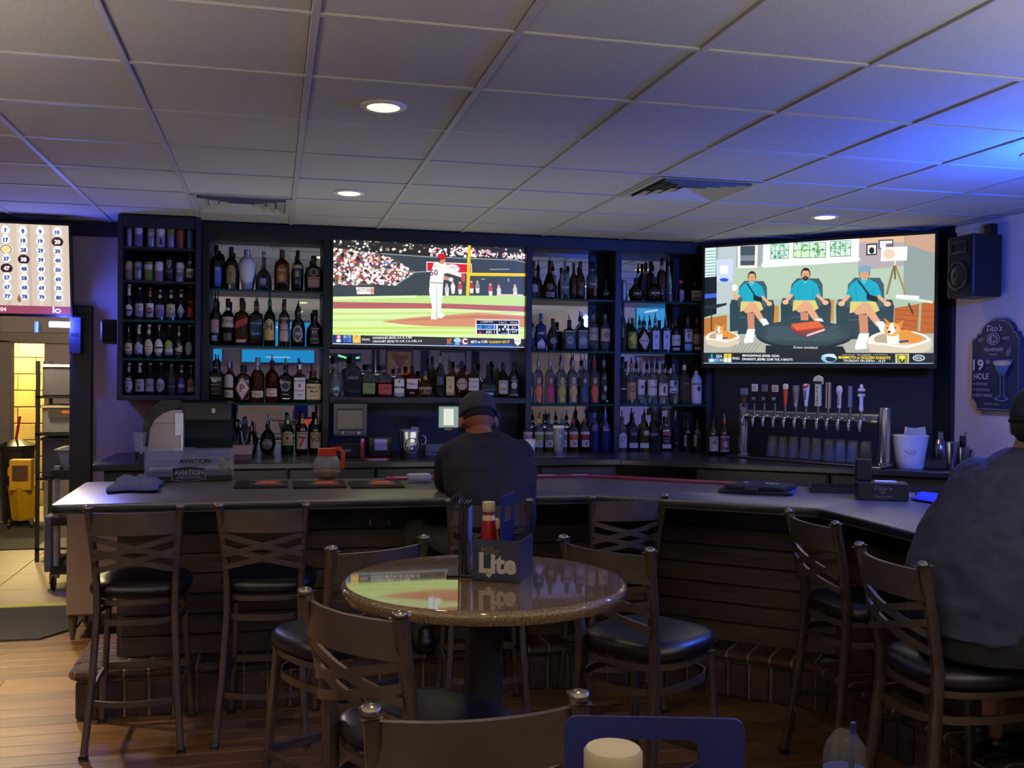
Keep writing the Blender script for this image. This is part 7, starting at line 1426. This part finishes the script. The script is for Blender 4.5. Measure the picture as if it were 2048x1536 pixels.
t = thing('waste_bin', 'black waste bin with a red-handled brush behind the mop bucket', 'bin', (-2.66, 11.6, 0)); MB().lathe([(.13, .002), (.13, .02), (.17, .78), (.18, .79), (.18, .81)], 20).build('body', 'black_plastic', t, smooth=40); MB().lathe([(.19, .81), (.19, .84), (.05, .9)], 20).build('lid', 'black_plastic', t, smooth=40)
MB().tube([(-.02, 0, .85), (.03, -.03, 1.15)], .014, 8).build('red_handle', 'c_red', t)
# cup with domed lid near the bottom edge
p = atd(1690, 1520, 1.02); h = p.z-TZ+.02
t = thing('plastic_cup', 'plastic cup with clear domed lid and blue straw at the bottom edge', 'cup', (p.x, p.y, TZ+.001)); r_ = .022
t3 = round_table('second near pub table under the domed cup, below the frame', p.x+.12, p.y-.2, TZ, .36)
MB().lathe([(.017, 0), (r_, h-.03)], 18).build('cup', 'glass_darkbrown', t, smooth=40); MB().lathe([(r_*1.05, h-.03), (r_*1.05, h-.022), (r_*.9, h-.005), (r_*.5, h+.008), (.003, h+.012)], 18, caps=False).build('domed_lid', 'pint', t, smooth=60); MB().tube([(0, 0, .01), (.004, -.008, h+.02)], .003, 8).build('straw', 'caddy_blue', t)

# ================================================================== PEOPLE
class Flesh(MB):
    def loft(s, rings, n=22):
        """rings: (centre, half-axis a, half-axis b) closed at both ends"""
        vs = []
        for c, a, b in rings:
            c, a, b = V(c), V(a), V(b); vs += [c+a*math.cos(2*PI*j/n)+b*math.sin(2*PI*j/n) for j in range(n)]
        k = len(rings); fs = [(i*n+j, i*n+(j+1) % n, (i+1)*n+(j+1) % n, (i+1)*n+j) for i in range(k-1) for j in range(n)]
        fs += [tuple(range(n))[::-1], tuple((k-1)*n+j for j in range(n))]
        return s.add(vs, fs)
    def blob(s, c, r, n=14, rot=None):
        i0 = len(s.v); prof = [(max(.02, math.sin(PI*i/8)), -math.cos(PI*i/8)) for i in range(9)]
        s.lathe(prof, n); mt = Matrix.Translation(V(c)) @ (rot or Matrix()) @ Matrix.Diagonal((*r, 1)); return s.xf(mt, i0)
    def limb(s, pts, rs, n=14):
        s.tube(pts, rs, n)
        for p, r in zip(pts, rs): s.blob(p, (r, r, r), 10)
        return s
    def hand(s, w, d, up, side, sc=1.):
        """w wrist, d pointing direction, up back-of-hand, side = +1 thumb towards d x up"""
        w, d, up = V(w), V(d).normalized(), V(up).normalized(); lat = d.cross(up).normalized()*side
        R_ = Matrix((( lat.x, d.x, up.x, 0), (lat.y, d.y, up.y, 0), (lat.z, d.z, up.z, 0), (0, 0, 0, 1)))
        s.blob(w+d*.048*sc, (.04*sc, .055*sc, .017*sc), 12, R_)
        for k, (o, l) in enumerate(((.028, .072), (.009, .08), (-.01, .074), (-.028, .058))):
            b = w+d*.085*sc+lat*o*sc; s.limb([b, b+d*l*.5*sc-up*.004, b+d*l*.85*sc-up*.022, b+d*l*.95*sc-up*.036], [.0095*sc, .009*sc, .008*sc, .007*sc], 8)
        b = w+d*.03*sc+lat*.032*sc; s.limb([b, b+d*.03*sc+lat*.022*sc-up*.006, b+d*.06*sc+lat*.022*sc-up*.014], [.012*sc, .0105*sc, .0085*sc], 8)
        return s
    def fuse(s, name, mat, parent, voxel=.009, smooth=4, folds=0.):
        o = s.build(name, mat, parent)
        m = o.modifiers.new('fuse', 'REMESH'); m.mode = 'VOXEL'; m.voxel_size = voxel; m.use_smooth_shade = True
        m = o.modifiers.new('soften', 'SMOOTH'); m.iterations = smooth; m.factor = .5
        if folds:
            tx = bpy.data.textures.new('folds', 'CLOUDS'); tx.noise_scale = .11; tx.noise_depth = 2; m = o.modifiers.new('folds', 'DISPLACE'); m.texture = tx; m.strength = folds; m.mid_level = .5; m.texture_coords = 'LOCAL'
        return o
pm('skin_tan', '#a8684a', .5, var=.1, scale=25); pm('skin_pale', '#b07f6a', .5, var=.1, scale=25)
pm('shirt_black', '#15151a', .85, var=.25, scale=90, bump=.2, bscale=60); pm('shirt_grey', '#2e3249', .9, var=.08, scale=90, bump=.25, bscale=9)
pm('trousers_grey', '#3a3b38', .9, var=.15, scale=80, bump=.2); pm('shorts_black', '#111116', .9, var=.2, scale=80, bump=.2)
pm('cap_dark', '#3a3636', .8, var=.25, scale=14); pm('cap_navy', '#171a2c', .8, var=.15, scale=30); pm('hair_dark', '#1d1613', .8, var=.3, scale=120); pm('eye', '#e8e4e0', .2); pm('lips', '#7a4038', .5)
def head_parts(F, c, yaw, s=1., tilt=0):
    """head into a Flesh: c centre, facing yaw (0 = +Y)"""
    Rz = Matrix.Rotation(yaw, 4, 'Z') @ Matrix.Rotation(tilt, 4, 'X'); C_ = Matrix.Translation(V(c)) @ Rz
    def P_(x, y, z): return C_ @ V((x*s, y*s, z*s))
    F.blob(P_(0, -.008, .03), (.076*s, .095*s, .088*s), 18, Rz); F.blob(P_(0, .022, -.045), (.06*s, .07*s, .066*s), 14, Rz); F.blob(P_(0, .05, -.085), (.035*s, .03*s, .025*s), 12, Rz)
    F.blob(P_(0, .1, -.012), (.014*s, .02*s, .02*s), 10, Rz); F.blob(P_(0, .09, .012), (.009*s, .014*s, .03*s), 8, Rz)
    for e in (-1, 1):
        F.blob(P_(e*.084, -.004, -.002), (.009*s, .02*s, .034*s), 10, Rz); F.blob(P_(e*.03, .083, .03), (.024*s, .012*s, .008*s), 8, Rz)
    return P_, Rz
def face_bits(body, P_, s=1.):
    for e in (-1, 1): Flesh().blob(P_(e*.031, .083, .012), (.011*s, .009*s, .009*s), 10).build('eye', 'eye', body, smooth=80)
    Flesh().tube([P_(-.022, .089, -.052), P_(0, .096, -.05), P_(.022, .089, -.052)], [.003, .006, .003], 8).build('mouth', 'lips', body, smooth=80)
def cap_on(parent, P_, Rz, mat, s=1., up=0.):
    m = MB(); n = 22; prof = [(.0885, -.022), (.0895, 0), (.087, .03), (.077, .058), (.056, .08), (.028, .091), (.002, .095)]
    m.lathe(prof, n, caps=False); i0 = len(m.v)
    m.xf(Matrix.Translation(P_(0, -.008, .032+up)) @ Rz @ Matrix.Diagonal((.93*s, 1.13*s, s, 1)))
    o = m.build('cap', mat, parent, smooth=80); so = o.modifiers.new('thickness', 'SOLIDIFY'); so.thickness = .004
    b = MB(); pts = []
    for i in range(13): a = PI*i/12; pts.append((math.cos(a)*.082, .075+.085*math.sin(a), .012-.02*(math.cos(a))**2))
    b.add([P_(x, y, z+up) for x, y, z in pts]+[P_(x, y, z+.006+up) for x, y, z in pts], [tuple(range(13))[::-1], tuple(range(13, 26))]+[(i, (i+1) % 13, 13+(i+1) % 13, 13+i) for i in range(13)])
    b.build('visor', mat, o, smooth=40)
    MB().tube([P_(math.cos(a)*.0845, -.008+math.sin(a)*.102, .012+up) for a in [PI+PI*i/12 for i in range(13)]], .006, 6).build('back_strap', 'black_cloth', o, smooth=60)
    MB().lathe([(.008, 0), (.006, .006), (.001, .008)], 8).xf(Matrix.Translation(P_(0, -.008, .126+up)) @ Rz).build('button', mat, o)
    return o
def shoe(parent, c, yaw, mat='black_plastic'):
    F = Flesh(); Rz = Matrix.Rotation(yaw, 4, 'Z'); Q = lambda x, y, z: V(c)+Rz @ V((x, y, z))
    F.blob(Q(0, .06, .035), (.046, .1, .036), 14, Rz); F.blob(Q(0, -.07, .045), (.04, .06, .045), 14, Rz); F.blob(Q(0, -.06, .09), (.038, .045, .03), 12, Rz)
    o = F.fuse('shoe', mat, parent, .008, 3); o['side'] = 1
    MB().lathe([(.05, 0), (.052, .006), (.052, .018), (.048, .02)], 18, asp=2.6).xf(Matrix.Translation(V(c)) @ Rz).build('sole', 'black_matte', o, smooth=40)
    return o
# --- man in black shirt, seen from behind, bent over the bar
sx = onY(980, 950, 4.78).x; hx = onY(957, 835, 4.98).x
man1 = thing('person', 'man in a black polo and dark cap hunched over the bar, back to the viewer', 'person', (sx, 4.72, .73)); O1 = V((sx, 4.72, .73))
def l1(x, y, z): return V((sx+x, y, z))-O1
rg = [(.76, 4.72, .18, .14), (.9, 4.70, .195, .15), (1.0, 4.72, .2, .15), (1.1, 4.76, .218, .145), (1.19, 4.81, .222, .132), (1.26, 4.86, .2, .112), (1.31, 4.895, .14, .09), (1.34, 4.92, .085, .078)]
def ring_rows(rg, g=0., L=l1, dx=0.): return [(L(dx*(z-1), y, z), (rx+g, 0, 0), (0, (ry+g), .0)) for z, y, rx, ry in rg]
hc = V((hx, 4.985, 1.385))-O1
B_ = Flesh(); B_.loft(ring_rows(rg)); B_.limb([l1(-.01, 4.9, 1.3), hc+V((0, -.02, -.04))], [.062, .058]); P1, R1 = head_parts(B_, hc, 0, 1.12, -.5)
kn = {-1: (-.33, 4.98, .825), 1: (.21, 5.03, .80)}; ft = {-1: (-.29, 4.99, .30), 1: (.19, 4.98, .30)}
for s in (-1, 1):
    B_.limb([l1(s*.18, 4.85, 1.23), l1(s*.2, 4.94, 1.1), l1(s*.1, 5.15, 1.077)], [.06, .042, .028]); B_.hand(l1(s*.1, 5.15, 1.072), (-s*.5, .8, -.0), (0, 0, 1), -s)
    B_.limb([l1(s*.1, 4.74, .80), l1(*kn[s]), l1(*ft[s])], [.085, .06, .04])
body = B_.fuse('body', 'skin_tan', man1, .008, 4); face_bits(body, P1)
S_ = Flesh(); S_.loft(ring_rows(rg, .014))
for s in (-1, 1): S_.limb([l1(s*.165, 4.86, 1.22), l1(s*.192, 4.92, 1.13), l1(s*.196, 4.95, 1.093)], [.088, .07, .06])
S_.loft([(l1(-.01, 4.905, 1.31), (.085, 0, 0), (0, .08, .02)), (l1(-.012, 4.928, 1.345), (.078, 0, 0), (0, .072, .02))])
S_.fuse('shirt', 'shirt_black', man1, .01, 5, .025)
T_ = Flesh(); T_.loft([(l1(0, 4.72, .74), (.19, 0, 0), (0, .16, 0)), (l1(0, 4.72, .86), (.205, 0, 0), (0, .165, 0)), (l1(0, 4.71, .92), (.2, 0, 0), (0, .155, 0))])
for s in (-1, 1): T_.limb([l1(s*.1, 4.76, .80), l1(*kn[s]), l1(*ft[s])], [.1, .078, .06])
T_.fuse('trousers', 'trousers_grey', man1, .01, 4)
Flesh().blob(P1(0, -.012, .022), (.0865, .109, .06), 18, R1).build('hair', 'hair_dark', man1, smooth=80)
cap_on(man1, P1, R1, 'cap_dark', 1.14, .016)
for s in (-1, 1): shoe(man1, l1(ft[s][0], ft[s][1], .252), 0)
# --- man in grey, right edge, facing the right leg of the bar
O2 = V((2.2, 2.82, .73)); man2 = thing('person', 'man in a grey-blue T-shirt and dark cap on the right-hand stool, back half turned', 'person', O2)
def l2(x, y, z): return V((x+.045, y, z))-O2
rg2 = [(.77, 2.20, 2.80, .16, .2), (.88, 2.195, 2.80, .178, .225), (1.0, 2.205, 2.80, .18, .235), (1.12, 2.25, 2.79, .172, .235), (1.22, 2.30, 2.785, .155, .225), (1.30, 2.345, 2.78, .13, .2), (1.35, 2.38, 2.775, .1, .15), (1.385, 2.41, 2.77, .08, .09)]
def rr2(g): return [(l2(x, y, z), (rx+g, 0, -(rx+g)*.25), (0, ry+g, 0)) for z, x, y, rx, ry in rg2]
B_ = Flesh(); B_.loft(rr2(0)); hc2 = l2(2.40, 2.755, 1.475); B_.limb([l2(2.36, 2.77, 1.34), hc2+V((-.015, 0, -.04))], [.065, .06]); P2, R2 = head_parts(B_, hc2, -PI/2+.5, 1.05, -.1)
for s in (-1, 1):
    B_.limb([l2(2.34, 2.78+s*.2, 1.28), l2(2.52, 2.78+s*.25, 1.09), l2(2.78, 2.78+s*.1, 1.075)], [.06, .043, .029]); B_.hand(l2(2.78, 2.78+s*.1, 1.072), (.8, -s*.4, 0), (0, 0, 1), s)
    B_.limb([l2(2.25, 2.8+s*.1, .80), l2(2.58, 2.82+s*.17, .77), l2(2.57, 2.85+s*.3, .5), l2(2.56, 2.85+s*.3, .33)], [.085, .062, .058, .038])
body = B_.fuse('body', 'skin_pale', man2, .008, 4); face_bits(body, P2, 1.05)
S_ = Flesh(); S_.loft(rr2(.018)[1:]); S_.loft([(l2(2.19, 2.8, .81), (.185, 0, 0), (0, .23, 0)), (l2(2.19, 2.8, .9), (.195, 0, -.03), (0, .245, 0))])
for s in (-1, 1): S_.limb([l2(2.33, 2.78+s*.185, 1.265), l2(2.43, 2.78+s*.225, 1.17), l2(2.48, 2.78+s*.24, 1.125)], [.098, .085, .07])
S_.loft([(l2(2.4, 2.775, 1.36), (.09, 0, -.02), (0, .1, 0)), (l2(2.42, 2.77, 1.395), (.078, 0, -.02), (0, .08, 0))])
S_.fuse('t_shirt', 'shirt_grey', man2, .009, 5, .035)
T_ = Flesh(); T_.loft([(l2(2.2, 2.8, .735), (.17, 0, 0), (0, .21, 0)), (l2(2.2, 2.8, .85), (.185, 0, 0), (0, .235, 0))])
for s in (-1, 1): T_.limb([l2(2.25, 2.8+s*.1, .80), l2(2.56, 2.815+s*.16, .77), l2(2.585, 2.83+s*.2, .7)], [.11, .09, .085])
T_.fuse('shorts', 'shorts_black', man2, .01, 4)
MB().tube([l2(2.28, 2.58, .85), l2(2.36, 2.56, .845), l2(2.42, 2.56, .81), l2(2.46, 2.57, .78)], .006, 8).build('drawstring', 'c_cream', man2, smooth=60)
Flesh().blob(P2(0, -.015, .0), (.084, .1, .075), 18, R2).build('hair', 'hair_dark', man2, smooth=80)
cap_on(man2, P2, R2, 'cap_navy', 1.08)
for s in (-1, 1): shoe(man2, l2(2.55, 2.85+s*.3, .25), -PI/2)

# lamps already carry their own lights: only the screens are sampled as emitters
for m in bpy.data.materials:
    if not m.name.startswith('screen'): m.cycles.emission_sampling = 'NONE'
